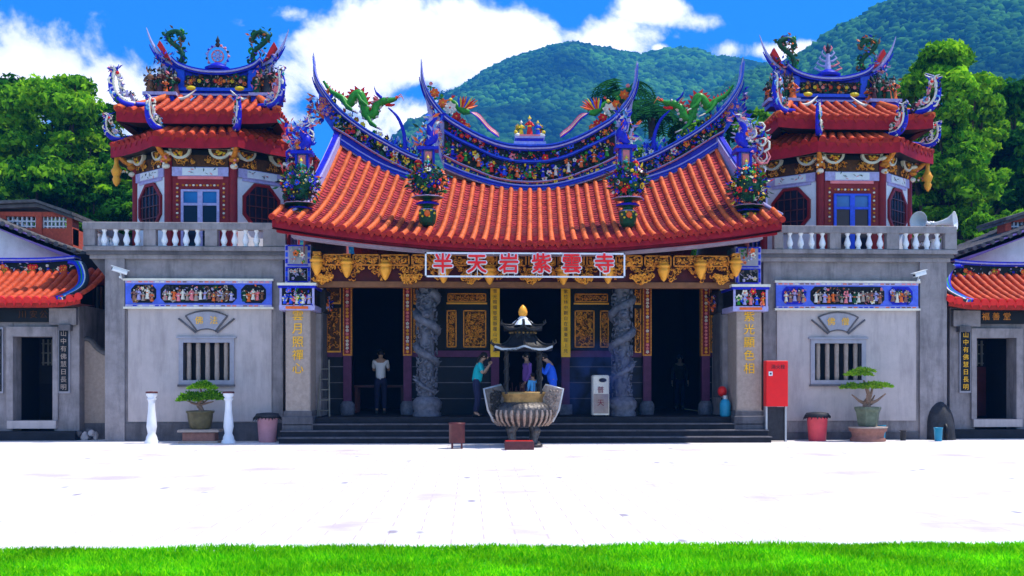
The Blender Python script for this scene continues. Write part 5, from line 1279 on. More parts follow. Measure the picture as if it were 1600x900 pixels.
# ---------------------------------------------------------------- low gatehouses at both sides
def gatehouse(s, label, sign):
    """s=-1: photo's left. Built from pixel columns mirrored about the axis of the left one"""
    Yg = .55
    def X(px, Y=Yg):        # px measured on the left house, mirrored for the right
        return at(px, 500, Y).x if s < 0 else at(1600+8-px, 500, Y).x
    z = lambda py, Y=Yg: at(800, py, Y).z
    xc = X(-40)
    t = thing('gatehouse', label, 'building', (xc, 3, 0))
    def bx(m, p0, p1, y0, y1, z0, z1, mm): m.box(X(p0), X(p1), y0, y1, z0, z1, mm)
    m = MB()
    bx(m, 85, 124, Yg, Yg+.5, 0, z(478), 'stone'); bx(m, -110, 20, Yg, Yg+.5, 0, z(478), 'stone'); bx(m, 20, 85, Yg+.02, Yg+.5, z(527), z(478), 'stone')
    m.box(X(124), X(124)-s*-.3, Yg+.5, 6, 0, z(478), 'stone'); m.box(X(-110), X(-110)-s*.3, Yg+.5, 6, 0, z(478), 'stone')
    m.build('wall', t)
    m = MB(); bx(m, 12, 22, Yg-.08, Yg+.1, z(656), z(527)-.001, 'stone'); bx(m, 84, 92, Yg-.08, Yg+.1, z(656), z(527)-.001, 'stone'); bx(m, 12, 92, Yg-.08, Yg+.1, z(527), z(512), 'stone'); bx(m, 14, 90, Yg-.12, Yg+.3, z(668), z(656), 'stone_light'); m.build('door_frame', t)
    m = MB(); bx(m, -110, 124, Yg-.30, Yg+.2, 0.0, z(672), 'step_stone'); m.build('doorstep', t)
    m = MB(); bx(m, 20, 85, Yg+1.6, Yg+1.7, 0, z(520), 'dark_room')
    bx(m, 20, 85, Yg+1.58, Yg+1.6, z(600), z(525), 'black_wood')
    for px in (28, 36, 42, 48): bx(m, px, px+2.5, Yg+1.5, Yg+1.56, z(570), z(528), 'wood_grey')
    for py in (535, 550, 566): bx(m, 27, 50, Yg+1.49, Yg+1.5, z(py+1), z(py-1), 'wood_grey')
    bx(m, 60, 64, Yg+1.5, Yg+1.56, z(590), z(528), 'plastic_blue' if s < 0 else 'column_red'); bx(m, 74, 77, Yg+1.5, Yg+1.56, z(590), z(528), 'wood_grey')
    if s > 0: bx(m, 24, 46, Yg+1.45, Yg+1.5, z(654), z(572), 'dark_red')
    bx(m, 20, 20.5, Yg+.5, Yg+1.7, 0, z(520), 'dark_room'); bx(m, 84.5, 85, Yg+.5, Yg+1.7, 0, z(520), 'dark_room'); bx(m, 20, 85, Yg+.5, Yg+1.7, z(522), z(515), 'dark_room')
    m.build('doorway', t)
    m = MB(); bx(m, -20, 78, Yg-.10, Yg-.01, z(505), z(484), 'black_wood'); bx(m, 80, 122, Yg-.14, Yg-.01, z(509), z(484), 'stone'); bx(m, 96, 114, Yg-.2, Yg-.01, z(518), z(509), 'stone_dark')
    o = m.build('sign_board', t)
    for ch, px in zip(sign, (38, 55, 71)):
        text(o, 'sign_character', ch, (X(px), Yg-.11, z(494)), .20, 'gold_dark' if s < 0 else 'gold', depth=.006)
    for p0, p1 in ((94, 108), (-8, 4)):
        m = MB(); bx(m, p0-2, p1+2, Yg-.05, Yg-.002, z(614), z(513), 'stone_frame'); bx(m, p0, p1, Yg-.07, Yg-.05, z(611), z(516), 'stone_teal'); o = m.build('couplet_slab', t)
        vtext(o, 'gilt_character', '山中有佛慧日長明' if p0 > 50 else '門內無塵清風自在', (X(p0)+X(p1))/2, Yg-.075, z(517), z(611), .15, 'stone_warm' if s < 0 else 'gold_paint', depth=.004)
    # tiled roof: front slope with ridge
    xr, xl = X(124, -.2), X(-110, -.2); e0, e1 = min(xr, xl), max(xr, xl)
    def sf(u, v): return Vector((lerp(e0, e1, (u+1)/2), lerp(-.15, 1.9, v), lerp(z(472, -.15), z(425, 1.9), v)-.08*math.sin(math.pi*v)+.10*abs(u)**6*(1-v)))
    m = MB(); tile_roof(m, sf, 17, r=.085, nseg=6, u0=-.98, u1=.98, endm='red', mt='tile_vermilion'); rf = m.build('roof', t)
    m = MB(); vs = []
    for i in range(9):
        u = -1+i/4; vs += [sf(u, 0)-Vector((0, 0, .03)), sf(u, .5)-Vector((0, 0, .03)), sf(u, 1)-Vector((0, 0, .03)), sf(u, 0)-Vector((0, -.02, .16)), Vector((sf(u, 0).x, Yg+.3, z(478)))]
    m.add(vs, [(i*5+k, i*5+5+k, i*5+6+k, i*5+1+k) for i in range(8) for k in (0, 1)]+[(i*5, i*5+3, i*5+8, i*5+5) for i in range(8)], 'tile_red'); m.add(vs, [(i*5+3, i*5+4, i*5+9, i*5+8) for i in range(8)], 'dark_red')
    bk = []
    for i in range(9): u = -1+i/4; p = sf(u, 1); bk += [p, Vector((p.x, 5.6, z(478)))]
    m.add(bk, [(2*i, 2*i+2, 2*i+3, 2*i+1) for i in range(8)], 'tile_red'); m.build('roof_deck', rf)
    # ridge with flower frieze
    yr = 1.75; zb_, zt3 = z(436, yr), z(410, yr); xo = X(118, yr); xi = X(-110, yr); a, b = min(xo, xi), max(xo, xi)
    n = 24
    cu = [(lerp(a, b, i/n), zt3+.07*abs(2*i/n-1)**3) for i in range(n+1)]; cb = [(x, zb_+.8*(q-zt3)) for x, q in cu]
    m = MB(); slab(m, cb, cu, yr, yr+.3, 'black_wood'); cornice(m, cu, .12, yr-.06, yr+.36, ['cobalt', 'lavender', 'cobalt']); cornice(m, shift(cb, 0, .03), .10, yr-.06, yr+.36, ['cobalt_light', 'cobalt']); rg = m.build('ridge', t)
    m = MB(); mosaic(m, patch(cb, cu, yr-.02), (0, -1, 0), 130, .045, ['ivory', 'lavender', 'green_dark', 'cobalt', 'ivory', 'charcoal'])
    for px in (10, 52, 98, -40): 
        for _ in range(6): m.flower((X(px+rnd.uniform(-6, 6), yr), yr-.07, z(424, yr)+rnd.uniform(-.08, .08)), .07, rnd.choice(['red', 'orange', 'green', 'red']))
    m.build('flower_frieze', rg)
    # verge: blue, yellow and white bands curling down at the end nearest the temple
    for k, (mm, dx) in enumerate((('cobalt', 0), ('green', 3), ('cobalt_light', 5), ('ivory', 8), ('charcoal', 10))):
        m = MB(); P = spline([(X(108+dx, 1.6), 1.6, z(413, 1.6)), (X(120+dx, 1.4), 1.4, z(416, 1.4)), (X(126+dx, 1.0), 1.0, z(436, 1.0)), (X(120+dx, .4), .4, z(452, .4)), (X(100+dx, -.05), -.05, z(464-k*0, -.05)), (X(88+dx, -.15), -.15, z(468, -.15))], 16)
        m.tube(P, .055, mm, n=6); m.build('verge_band', rg)
    # gable building behind with white wall and lilac barge board
    t2 = thing('gable_house', 'white gabled house with lilac barge board behind the %s gatehouse' % ('left' if s < 0 else 'right'), 'house', (X(-80, 4), 5, 0))
    Yh = 3.6; hx = lambda px: X(px, Yh); hz = lambda py: z(py, Yh)
    m = MB(); m.prism([(hx(132), 0), (hx(132), hz(418)), (hx(126), hz(402)), (hx(-120), hz(300)), (hx(-260), hz(370)), (hx(-260), 0)], Yh, Yh+4, 'white_wall'); m.build('wall', t2)
    m = MB(); m.prism([(hx(60), hz(399)), (hx(60), hz(368)), (hx(118), hz(392)), (hx(118), hz(399))], Yh-.03, Yh-.002, 'black_wood'); m.build('gable_shadow_board', t2) if False else None
    m = MB(); m.prism([(hx(136), hz(417)), (hx(136), hz(406)), (hx(0), hz(350)), (hx(-120), hz(300)), (hx(-120), hz(313)), (hx(0), hz(362))], Yh-.5, Yh-.38, 'purple_wood'); m.build('barge_board', t2)
    m = MB(); 
    def sg(u, v): return Vector((lerp(hx(140), hx(-120), (u+1)/2), lerp(Yh-.5, Yh+4.2, v), lerp(hz(404), hz(299), (u+1)/2)-.1*math.sin(math.pi*(u+1)/2)))
    vs = [sg(-1+i/6, v) for i in range(13) for v in (0, 1)]; vs2 = [p+Vector((0, 0, -.12)) for p in vs]
    m.add(vs+vs2, [(2*i, 2*i+2, 2*i+3, 2*i+1) for i in range(12)]+[(26+2*i, 27+2*i, 29+2*i, 28+2*i) for i in range(12)]+[(2*i, 26+2*i, 28+2*i, 2*i+2) for i in range(12)], 'tile_grey')
    for i in range(20):
        p, q = sg(-1+2*i/19, 0), sg(-1+2*i/19, 1); m.tube([p+Vector((0, -.03, .04)), q+Vector((0, 0, .04))], .07, 'tile_grey', n=6)
    m.build('roof', t2)
    # brick ventilator on the roof
    t3 = thing('roof_lantern', 'small red brick lantern with louvres on the %s gabled house roof' % ('left' if s < 0 else 'right'), 'roof structure', (hx(50), Yh+2, hz(385)))
    Yv = Yh+1.2; vx = lambda px: X(px-(0 if s < 0 else 76), Yv); vz = lambda py: z(py, Yv)
    m = MB()
    for px in (-60, 0, 56, 104): m.box(vx(px), vx(px+9), Yv, Yv+.5, vz(385), vz(336), 'brick')
    m.box(vx(-60), vx(113), Yv+.05, Yv+1.4, vz(400), vz(360), 'brick'); m.box(vx(-60), vx(113), Yv+.02, Yv+.45, vz(342), vz(335), 'brick')
    m.build('brick_wall', t3)
    m = MB()
    for a_, b_ in ((10, 54), (66, 103), (-50, -2)):
        for i in range(7): px = lerp(a_, b_, i/6); m.box(vx(px-1.2), vx(px+1.2), Yv+.1, Yv+.2, vz(361), vz(342), 'white_wall')
        for py in (350, 358): m.box(vx(a_), vx(b_), Yv+.08, Yv+.22, vz(py), vz(py-2), 'white_wall')
    m.build('louvre', t3)
    m = MB(); m.prism([(vx(-66), vz(328)), (vx(60), vz(322)), (vx(118), vz(342)), (vx(118), vz(337)), (vx(60), vz(318)), (vx(-66), vz(323))], Yv-.25, Yv+1.6, 'tile_grey'); m.prism([(vx(-66), vz(334)), (vx(60), vz(328)), (vx(118), vz(347)), (vx(118), vz(343)), (vx(60), vz(323)), (vx(-66), vz(329))], Yv-.1, Yv+1.5, 'stone_dark'); m.build('cap', t3)
    # curved garden wall between gatehouse and wing
    Yw = .9; wx = lambda px: X(px, Yw); wz = lambda py: z(py, Yw)
    o_ = [(124, 540), (130, 534), (137, 533), (144, 538), (150, 546), (158, 552), (167, 556)]
    m = MB(); m.prism([(wx(124), 0)]+[(wx(a_), wz(b_)) for a_, b_ in o_]+[(wx(167), 0)], Yw, Yw+.25, 'stone_warm' if s < 0 else 'stone_light')
    t4 = thing('garden_wall', 'short pale wall with curved grey coping beside the %s gatehouse' % ('left' if s < 0 else 'right'), 'wall', (wx(145), Yw, 0))
    m.build('wall_panel', t4)
    m = MB(); P = spline([(wx(a_), Yw+.1, wz(b_)+.03) for a_, b_ in o_], 16); m.tube(P, .075, 'tile_grey', n=6, flat=2.2); m.build('coping', t4)
    m = MB(); m.box(wx(124), wx(167), Yw-.04, Yw-.002, 0, wz(660), 'stone_dark'); m.build('plinth', t4)
    # dark lean-to structure seen through the gap
    m = MB(); m.box(X(120, 3), X(172, 3), 3.0, 3.2, 0, z(400, 3), 'dark_room'); 
    for px, mm in ((150, 'wood_grey'), (156, 'brown_beam'), (144, 'dark_red')): m.box(X(px, 2.8), X(px+3, 2.8), 2.8, 2.9, 0, z(450, 2.8), mm)
    m.box(X(146, 2.8), X(168, 2.8), 2.78, 2.8, z(545, 2.8), z(500, 2.8), 'stone_warm' if s > 0 else 'wood_grey')
    b_ = m.build('side_passage_screen'); tag(b_, 'dark timber screen in the narrow gap beside the %s gatehouse' % ('left' if s < 0 else 'right'), 'screen')
    return t
gatehouse(-1, 'low gatehouse at the far left with orange tile roof and dark doorway', '川安公')
gatehouse(1, 'low gatehouse at the far right with orange tile roof and dark doorway', '堂善福')
# ---------------------------------------------------------------- things on the plaza and along the walls
def pillar(px, px2, label):
    p = at(px, 688, -.9); x, y = p.x, p.y; t = thing('white_pillar', label, 'pillar', (x, y, 0), 'white baluster pillars by the bonsai')
    h = 1.17
    m = MB(); m.lathe([(.155, 0), (.155, .05), (.13, .08), (.12, .14), (.085, .22), (.10, .30), (.115, .38), (.105, .50), (.08, .75), (.075, .92), (.085, .97), (.11, 1.0), (.08, 1.03), (.12, 1.08), (.12, 1.13)], (x, y, 0), 'white_paint', n=20); m.build('shaft', t)
    m = MB(); m.lathe([(.13, 1.131), (.135, 1.15), (.13, 1.17), (.02, 1.175)], (x, y, 0), 'maroon_metal', n=16); m.build('cap', t)
pillar(237, 0, 'white turned pillar left of the potted bonsai by the left wing')
pillar(357, 0, 'white turned pillar right of the potted bonsai, next to the pink bin')
def pad_foliage(m, c, rx, ry, rz, n, mt):
    for _ in range(n):
        a = rnd.uniform(0, 6.28); r_ = math.sqrt(rnd.random()); x, y = math.cos(a)*r_*rx, math.sin(a)*r_*ry; zq = rz*(1-r_*r_)*rnd.uniform(.3, 1)-.02
        p = Vector(c)+Vector((x, y, zq)); m.leaf(p, (rnd.uniform(-1, 1)+x/rx, rnd.uniform(-1, 1)+y/ry, rnd.uniform(0, 1.2)), rnd.uniform(.07, .12), .02, mt)
# left bonsai
Y = -.75; p = at(313, 664, Y)
k = (Y+26)/F
t = thing('plant_stand', 'low brown brick stand under the left bonsai pot', 'stand', (p.x, Y, 0))
m = MB(); m.bbox(p.x-.36, p.x+.36, Y-.2, Y+.25, .03, .25, 'terracotta', .02); m.bbox(p.x-.46, p.x+.46, Y-.26, Y+.3, .25, .31, 'stone_warm', .02); m.bbox(p.x-.44, p.x+.44, Y-.25, Y+.28, 0, .05, 'stone_warm', .01)
m.build('block', t)
t = thing('bonsai', 'bushy green bonsai in an olive pot between two white pillars', 'bonsai', (p.x, Y, .31))
m = MB(); m.lathe([(.20, 0), (.24, .05), (.28, .25), (.29, .36), (.32, .38), (.32, .42), (.26, .42), (.24, .36), (.02, .36)], (p.x, Y, .312), 'pot_glaze', n=20); m.build('pot', t)
m = MB(); b = Vector((p.x, Y, .66)); m.tube(spline([b, b+Vector((.02, 0, .12)), b+Vector((-.06, 0, .22)), b+Vector((.05, 0, .36)), b+Vector((0, 0, .58))], 10), [.075, .07, .06, .055, .05, .045, .04, .035, .03, .025, .02], 'bark_bonsai', n=8)
for d in ((-.32, .02, .3), (.30, .0, .28), (-.2, -.1, .25), (.15, .1, .33)): m.tube([b+Vector((0, 0, .2)), b+Vector(d)*.6+Vector((0, 0, .08)), b+Vector(d)], [.03, .022, .012], 'bark_bonsai', n=5)
m.build('trunk', t)
m = MB()
for (px, py, w, h, n) in ((296, 626, 17, 14, 560), (330, 624, 19, 16, 620), (316, 607, 20, 9, 420), (318, 602, 12, 6, 160), (312, 622, 14, 9, 300)):
    c = at(px, py, Y); pad_foliage(m, c, w*k, w*k*.8, h*k, n, 'leaf_green' if px != 316 else 'leaf_bright')
m.build('foliage', t)
# right bonsai, tiered pine on a round stone stand
p = at(1356, 664, Y)
t = thing('plant_stand', 'round pinkish stone stand under the tiered bonsai at right', 'stand', (p.x, Y, 0))
m = MB(); m.lathe([(.40, 0), (.42, .05), (.36, .1), (.38, .2), (.44, .26), (.44, .31)], (p.x, Y, 0), 'terracotta', n=20, sy=.8); m.lathe([(.45, .312), (.46, .34), (.02, .35)], (p.x, Y, 0), 'stone_warm', n=20, sy=.8); m.build('block', t)
t = thing('bonsai', 'flat-tiered yellow-green pine bonsai in a square grey pot below the right window', 'bonsai', (p.x, Y, .355))
m = MB(); m.lathe([(.22, 0), (.24, .05), (.28, .32), (.32, .40), (.32, .45), (.27, .45), (.25, .38), (.02, .38)], (p.x, Y, .355), 'pot_green', n=6, smooth=False); m.build('pot', t)
b = Vector((p.x, Y, .73)); m = MB()
m.tube(spline([b+Vector((.0, 0, 0)), b+Vector((-.05, 0, .15)), b+Vector((.03, 0, .3)), b+Vector((-.03, 0, .5)), b+Vector((-.1, 0, .7))], 12), [.11, .10, .085, .075, .07, .065, .06, .05, .045, .04, .035, .03, .02], 'bark_bonsai', n=8)
for d in ((-.38, 0, .36), (.42, 0, .38), (.20, .1, .34), (-.1, -.2, .35), (.15, 0, .68)): m.tube([b+Vector((0, 0, .12)), b+Vector(d)*.55+Vector((0, 0, .02)), b+Vector(d)], [.05, .03, .015], 'bark_bonsai', n=6)
m.build('trunk', t); m = MB()
for (px, py, w, h, n) in ((1335, 606, 20, 7, 480), (1368, 604, 25, 7, 620), (1342, 586, 20, 8, 460), (1350, 580, 15, 5, 200), (1356, 606, 20, 7, 300)):
    c = at(px, py, Y); pad_foliage(m, c, w*k, w*k*.75, h*k, n, 'leaf_bonsai')
m.build('foliage', t)
# bins
def bin_(px, label, mm, Y=-.55):
    x = at(px, 680, Y).x; t = thing('rubbish_bin', label, 'bin', (x, Y, 0), 'rubbish bins by the wing walls')
    m = MB(); m.lathe([(.19, 0), (.20, .02), (.235, .52), (.25, .54), (.25, .56), (.22, .56)], (x, Y, .0), mm, n=20); m.build('tub', t)
    m = MB(); pr = [(.25, .561), (.28, .575), (.28, .61)]
    m.lathe(pr+[(.25, .66), (.10, .68), (.02, .68)], (x, Y, 0), 'charcoal', n=20)
    for i in range(24):         # crumpled edge of the black liner
        a = i/24*6.283; m.leaf((x+.26*math.cos(a), Y+.26*math.sin(a), .62), (math.cos(a)*.5, math.sin(a)*.5, -1), rnd.uniform(.08, .17), .035, 'black')
    m.build('bin_liner', t)
bin_(418, 'pale pink rubbish bin with black liner beside the left stone pier', 'plastic_pink')
bin_(1277, 'red rubbish bin with black liner between red cabinet and right bonsai', 'plastic_red')
# fire hose cabinet
Y = -.75; x0, x1 = at(1195, 600, Y).x, at(1229, 600, Y).x; z0, z1 = at(0, 636, Y).z, at(0, 563, Y).z
t = thing('fire_cabinet', 'red fire hose cabinet on pale legs against the right pier', 'cabinet', ((x0+x1)/2, Y, 0))
m = MB(); m.bbox(x0, x1, Y-.12, Y+.12, z0, z1, 'red_bright', .01); m.box(x0+.015, x1-.015, Y-.128, Y-.12, z0+.03, z1-.03, 'red_bright'); o = m.build('box', t)
text(o, 'cabinet_lettering', '消火栓', ((x0+x1)/2+.02, Y-.132, z1-.15), .11, 'charcoal', depth=.003)
m = MB(); m.lathe([(.045, 0), (.045, .01), (.02, .012)], (0, 0, 0), 'metal_white', n=14); 
m = MB(); xx, zq = x0+.10, z1-.30; m.box(xx-.045, xx+.045, Y-.138, Y-.129, zq-.05, zq+.05, 'metal_white'); m.box(xx-.02, xx+.02, Y-.142, Y-.138, zq-.02, zq+.02, 'black'); m.build('lock_plate', o)
for x in (x0+.03, x1-.03):
    m = MB(); m.box(x-.02, x+.02, Y-.05, Y+.05, 0, z0-.001, 'metal_grey'); m.build('leg', t)
m = MB(); m.box(x0+.05, x1-.05, Y, Y+.1, .02, z0-.02, 'charcoal'); m.build('pipe_box', t)
# cameras
def cctv(px, py, s, label):
    p = at(px, py, -.35); t = thing('security_camera', label, 'camera', p)
    m = MB(); d = Vector((-.9, -.35, -.25)) if s > 0 else Vector((-.8, -.4, .25))
    d.normalize(); q = d.to_track_quat('X', 'Z').to_matrix().to_4x4()
    m.T = Matrix.Translation(p) @ q; m.bbox(-.17, .17, -.055, .055, -.045, .05, 'metal_white', .012); m.box(-.20, .21, -.065, .065, .051, .062, 'metal_white'); b_ = m.build('housing', t)
    m = MB(m.T); m.lathe([(.035, 0), (.035, .02)], (0, 0, 0), 'black', n=12) if False else m.box(.171, .18, -.03, .03, -.025, .025, 'glass_dark'); m.build('lens', b_)
    m = MB(); m.tube([p+Vector((0, .05, -.05)), p+Vector((.0, .15, -.17)), p+Vector((0, .28, -.17))], .018, 'metal_white', n=6); m.blob(p+Vector((0, .05, -.14)), .035, 'metal_white', sub=1); m.build('bracket', t)
cctv(187, 423, -1, 'white security camera at the top left corner of the left wing')
cctv(1437, 428, 1, 'white security camera at the top right of the right wing wall')
# loudspeakers
def horn(px, d, label):
    p = at(px, 348, 1.2); t = thing('horn_loudspeaker', label, 'loudspeaker', p, 'horn loudspeakers on the right terrace')
    m = MB(); q = Vector(d).normalized().to_track_quat('Z', 'Y').to_matrix().to_4x4(); m.T = Matrix.Translation(p) @ q
    m.lathe([(.05, -.26), (.05, -.12), (.055, -.1), (.07, 0.0), (.11, .14), (.18, .24), (.235, .30), (.24, .305), (.225, .30), (.17, .23), (.09, .12), (.04, 0.02), (.0, 0)], (0, 0, 0), 'metal_white', n=24); m.build('horn', t)
    m = MB(m.T); m.lathe([(.0, -.345), (.07, -.34), (.075, -.30), (.075, -.2), (.05, -.19)], (0, 0, 0), 'metal_grey', n=16); m.build('driver', t)
    m = MB(); m.tube([p+Vector((0, 0, -.06)), p+Vector((0, 0, -.62))], .03, 'metal_grey', n=6); m.build('post', t)
    m = MB(); m.box(p.x-.12, p.x+.12, p.y-.12, p.y+.12, 4.40, p.z-.60, 'stone_dark'); m.build('foot', t)
horn(1445, (-1, -.75, .08), 'white horn loudspeaker pointing left on the right terrace')
horn(1473, (1, -.8, .12), 'white horn loudspeaker pointing right on the right terrace')

# ---------------------------------------------------------------- incense burner
Yc = -2.3; c = at(817, 693, Yc); x, y = c.x, c.y; k = (Yc+26)/F; zq = lambda py: at(800, py, Yc).z
t = thing('incense_burner', 'large bronze incense burner with eared bowl and roofed canopy before the steps', 'incense burner', (x, y, 0))
W = 49*k
m = MB(); m.lathe([(W*.35, zq(668)), (W*.75, zq(664)), (W*.98, zq(650)), (W*1.0, zq(640)), (W*.88, zq(632)), (W*.72, zq(628))], (x, y, 0), 'bronze', n=96, rib=.018, ribn=32)
b_ = m.build('bowl', t)
m = MB()
for i in range(32):
    a = 2*math.pi*i/32; m.tube([(x+math.cos(a)*W*q, y+math.sin(a)*W*q, zq(pp)) for q, pp in ((.80, 664), (.965, 656), (1.02, 646), (1.0, 640))], [.025, .035, .04, .03], 'bronze_warm', n=5)
m.build('fluting', b_)
m = MB(); W2 = 38*k; m.lathe([(W2*.92, zq(632)), (W2*.9, zq(622)), (W2*1.0, zq(616)), (W2*1.02, zq(612)), (W2*.9, zq(612)), (W2*.85, zq(622)), (.02, zq(622))], (x, y, 0), 'brass', n=40); m.build('neck', t)
m = MB(); m.lathe([(0.01, zq(621)+.02), (W2*.84, zq(621))], (x, y, 0), 'stone_warm', n=24)
for _ in range(34):
    a, r_ = rnd.uniform(0, 6.28), rnd.uniform(0, W2*.6); px_, py_ = x+math.cos(a)*r_, y+math.sin(a)*r_; m.tube([(px_, py_, zq(622)), (px_+rnd.uniform(-.02, .02), py_, zq(622)+rnd.uniform(.15, .35))], .005, 'maroon_metal', n=4)
m.build('incense_ash', t)
for s in (-1, 1):      # slanted relief ears
    m = MB(); pr = [(x+s*39*k, zq(640)), (x+s*30*k, zq(616)), (x+s*37*k, zq(602)), (x+s*64*k, zq(608)), (x+s*57*k, zq(640)), (x+s*47*k, zq(658)), (x+s*38*k, zq(660))]
    T = Matrix.Translation((x, y, 0)) @ Matrix.Rotation(R(-s*18), 4, 'Z') @ Matrix.Translation((-x, -y, 0)); m.T = T
    m.prism(pr, y-.09, y+.09, 'bronze_warm' if s > 0 else 'bronze')  # right ear lighter, left darker: sun from the right put into the colour
    m.tube([(p_[0], y, p_[1]) for p_ in pr[1:6]], .035, 'metal_grey', n=6)
    for _ in range(90):
        a, b2 = rnd.random(), rnd.random(); px_ = x+s*lerp(40, 56-(1-b2)*4, a)*k; pz_ = lerp(zq(650), zq(611), b2); q = rnd.uniform(.02, .05); st = rnd.uniform(0, 6)
        m.tube([(px_+math.cos(st+w)*q, y-.10, pz_+math.sin(st+w)*q) for w in (0, .9, 1.8, 2.7)], [.014, .018, .014, .006], 'bronze_warm' if s > 0 else 'bronze_dark', n=4)
    m.build('ear', t)
for a in (-125, -55, 55, 125):
    m = MB(); d = Vector((math.cos(R(a)), math.sin(R(a)), 0)); c0 = Vector((x, y, 0))
    m.tube([c0+d*W*.55+Vector((0, 0, zq(664))), c0+d*W*.68+Vector((0, 0, .34)), c0+d*W*.58+Vector((0, 0, .16)), c0+d*W*.66+Vector((0, 0, .04))], [.12, .10, .07, .09], 'bronze', n=9)
    m.blob(c0+d*W*.72+Vector((0, 0, .05)), (.13, .12, .05), 'bronze', sub=1); m.blob(c0+d*W*.70+Vector((0, 0, .36)), (.09, .09, .09), 'bronze', sub=1, jit=.1)
    m.build('leg', t)
for a in (-130, -50, 50, 130):
    m = MB(); xx, yy = x+math.cos(R(a))*W2*1.05, y+math.sin(R(a))*W2*.9
    m.lathe([(.05, 0), (.035, .05), (.035, zq(545)-zq(615)-.05), (.05, zq(545)-zq(615))], (xx, yy, zq(615)), 'bronze_dark', n=8)
    P = [(xx+math.cos(i*.7)*.045, yy+math.sin(i*.7)*.045, zq(612)+i*.032) for i in range(28)]; m.tube(P, .018, 'bronze_dark', n=4); m.build('canopy_post', t)
def canopy(r0, r1, za, zb_, n=6, yaw=30, mm='bronze_dark', name='canopy'):
    m = MB(); A = []
    for i in range(n): a = R(yaw+360/n*i); A.append((math.cos(a), math.sin(a)))
    L_ = 6; vs = []
    for j in range(L_+1):
        v = j/L_; r_ = lerp(r0, r1, v**.6); zc = lerp(za, zb_, v**1.5)
        for i in range(n):
            for q in range(4):
                u = q/4; ax, ay = lerp(A[i][0], A[(i+1) % n][0], u), lerp(A[i][1], A[(i+1) % n][1], u); lift = .07*(1-v)**2*abs(2*u-1)**3
                vs.append((x+ax*r_, y+ay*r_, zc+lift))
    N4 = n*4; m.add(vs, [(j*N4+i, j*N4+(i+1) % N4, (j+1)*N4+(i+1) % N4, (j+1)*N4+i) for j in range(L_) for i in range(N4)], mm)
    m.add([(p_[0], p_[1], p_[2]-.05) for p_ in vs[:N4]]+vs[:N4], [(i, (i+1) % N4, N4+(i+1) % N4, N4+i) for i in range(N4)], 'metal_grey' if name == 'lower_canopy' else 'bronze_dark')
    m.add([(p_[0], p_[1], p_[2]-.05) for p_ in vs[:N4]], [tuple(range(N4))], mm)
    o = m.build(name, t); m = MB()
    for i in range(n):
        d = Vector((A[i][0], A[i][1], 0)); c0 = Vector((x, y, 0)); m.tube([c0+d*lerp(r0, r1, v**.6)+Vector((0, 0, lerp(za, zb_, v**1.5)+.01+.07*(1-v)**2)) for v in (1, .8, .6, .4, .2, 0)]+[c0+d*(r0+.08)+Vector((0, 0, za+.13)), c0+d*(r0+.06)+Vector((0, 0, za+.19))], [.025]*6+[.02, .01], 'bronze_dark', n=5)
    m.build('hip_rib', o); return o
canopy(52*k, 20*k, zq(545), zq(524), name='lower_canopy')
m = MB(); m.lathe([(20*k, zq(530)), (20*k, zq(512)), (22*k, zq(510))], (x, y, 0), 'bronze_dark', n=6, smooth=False)
for i in range(20): a = i/20*6.283; m.blob((x+math.cos(a)*20*k, y+math.sin(a)*20*k, zq(520)), .03, 'brass')
m.build('canopy_drum', t)
canopy(34*k, 9*k, zq(514), zq(500), name='upper_canopy')
m = MB(); m.lathe([(.26, zq(508)), (.20, zq(503)), (.11, zq(498)), (.07, zq(495)), (.06, zq(493))], (x, y, 0), 'metal_white', n=6, smooth=False)
m.lathe([(.05, zq(495)), (.09, zq(492)), (.10, zq(487)), (.075, zq(482)), (.05, zq(479)), (.02, zq(477)), (0, zq(476))], (x, y, 0), 'gold_bright', n=12); m.build('finial', t)
# red offering step under the burner and the drum stool
p = at(811, 693, -3.3); xx = p.x; m = MB(); m.bbox(xx-.30, xx+.30, -3.5, -3.2, 0, .175, 'maroon_metal', .01); m.box(xx-.28, xx+.28, -3.48, -3.22, .176, .182, 'red'); o = m.build('kneeling_step'); tag(o, 'low dark red wooden step in front of the bronze burner', 'step')  # brighter red top sheet: overhead sunlight put into the colour
Y = -3.0; p = at(714, 693, Y); t = thing('metal_stool', 'small dark red metal drum stool standing left of the burner', 'stool', (p.x, Y, 0))
m = MB(); m.lathe([(.165, .12), (.165, .50), (.175, .51), (.175, .54), (.02, .545)], (p.x, Y, 0), 'maroon_metal', n=20); m.build('drum', t)
for a in (45, 135, 225, 315): m = MB(); m.box(p.x+math.cos(R(a))*.14-.02, p.x+math.cos(R(a))*.14+.02, Y+math.sin(R(a))*.14-.02, Y+math.sin(R(a))*.14+.02, 0, .125, 'maroon_metal'); m.build('leg', t)
# pale cabinet-like bin on the porch
Y = -.05; x0, x1 = at(925, 600, Y).x, at(951, 600, Y).x; z0, z1 = .60, at(0, 586, Y).z
t = thing('collection_bin', 'tall pale collection bin with two red characters beside the right dragon column', 'bin', ((x0+x1)/2, Y, FL))
m = MB(); m.bbox(x0, x1, Y-.13, Y+.22, z0, z1, 'ivory', .03); m.box(x0+.02, x1-.02, Y-.136, Y-.131, z0+.04, z0+.5, 'stone_warm'); b_ = m.build('body', t)
m = MB(); cxx = lerp(x0, x1, .6); m.prism([(cxx+.09*math.cos(R(a)), z1-.12+.05*math.sin(R(a))) for a in range(0, 360, 20)], Y-.15, Y-.131, 'black'); m.build('slot', b_)
for ch, q in (('普', .62), ('天', .30)): text(b_, 'red_character', ch, (lerp(x0, x1, .48), Y-.14, lerp(z0, z1, q)), .17, 'column_red', depth=.003)
m = MB()
for q in (x0+.04, x1-.04): m.box(q-.02, q+.02, Y-.08, Y+.15, FL, z0, 'black')
m.build('feet', t)
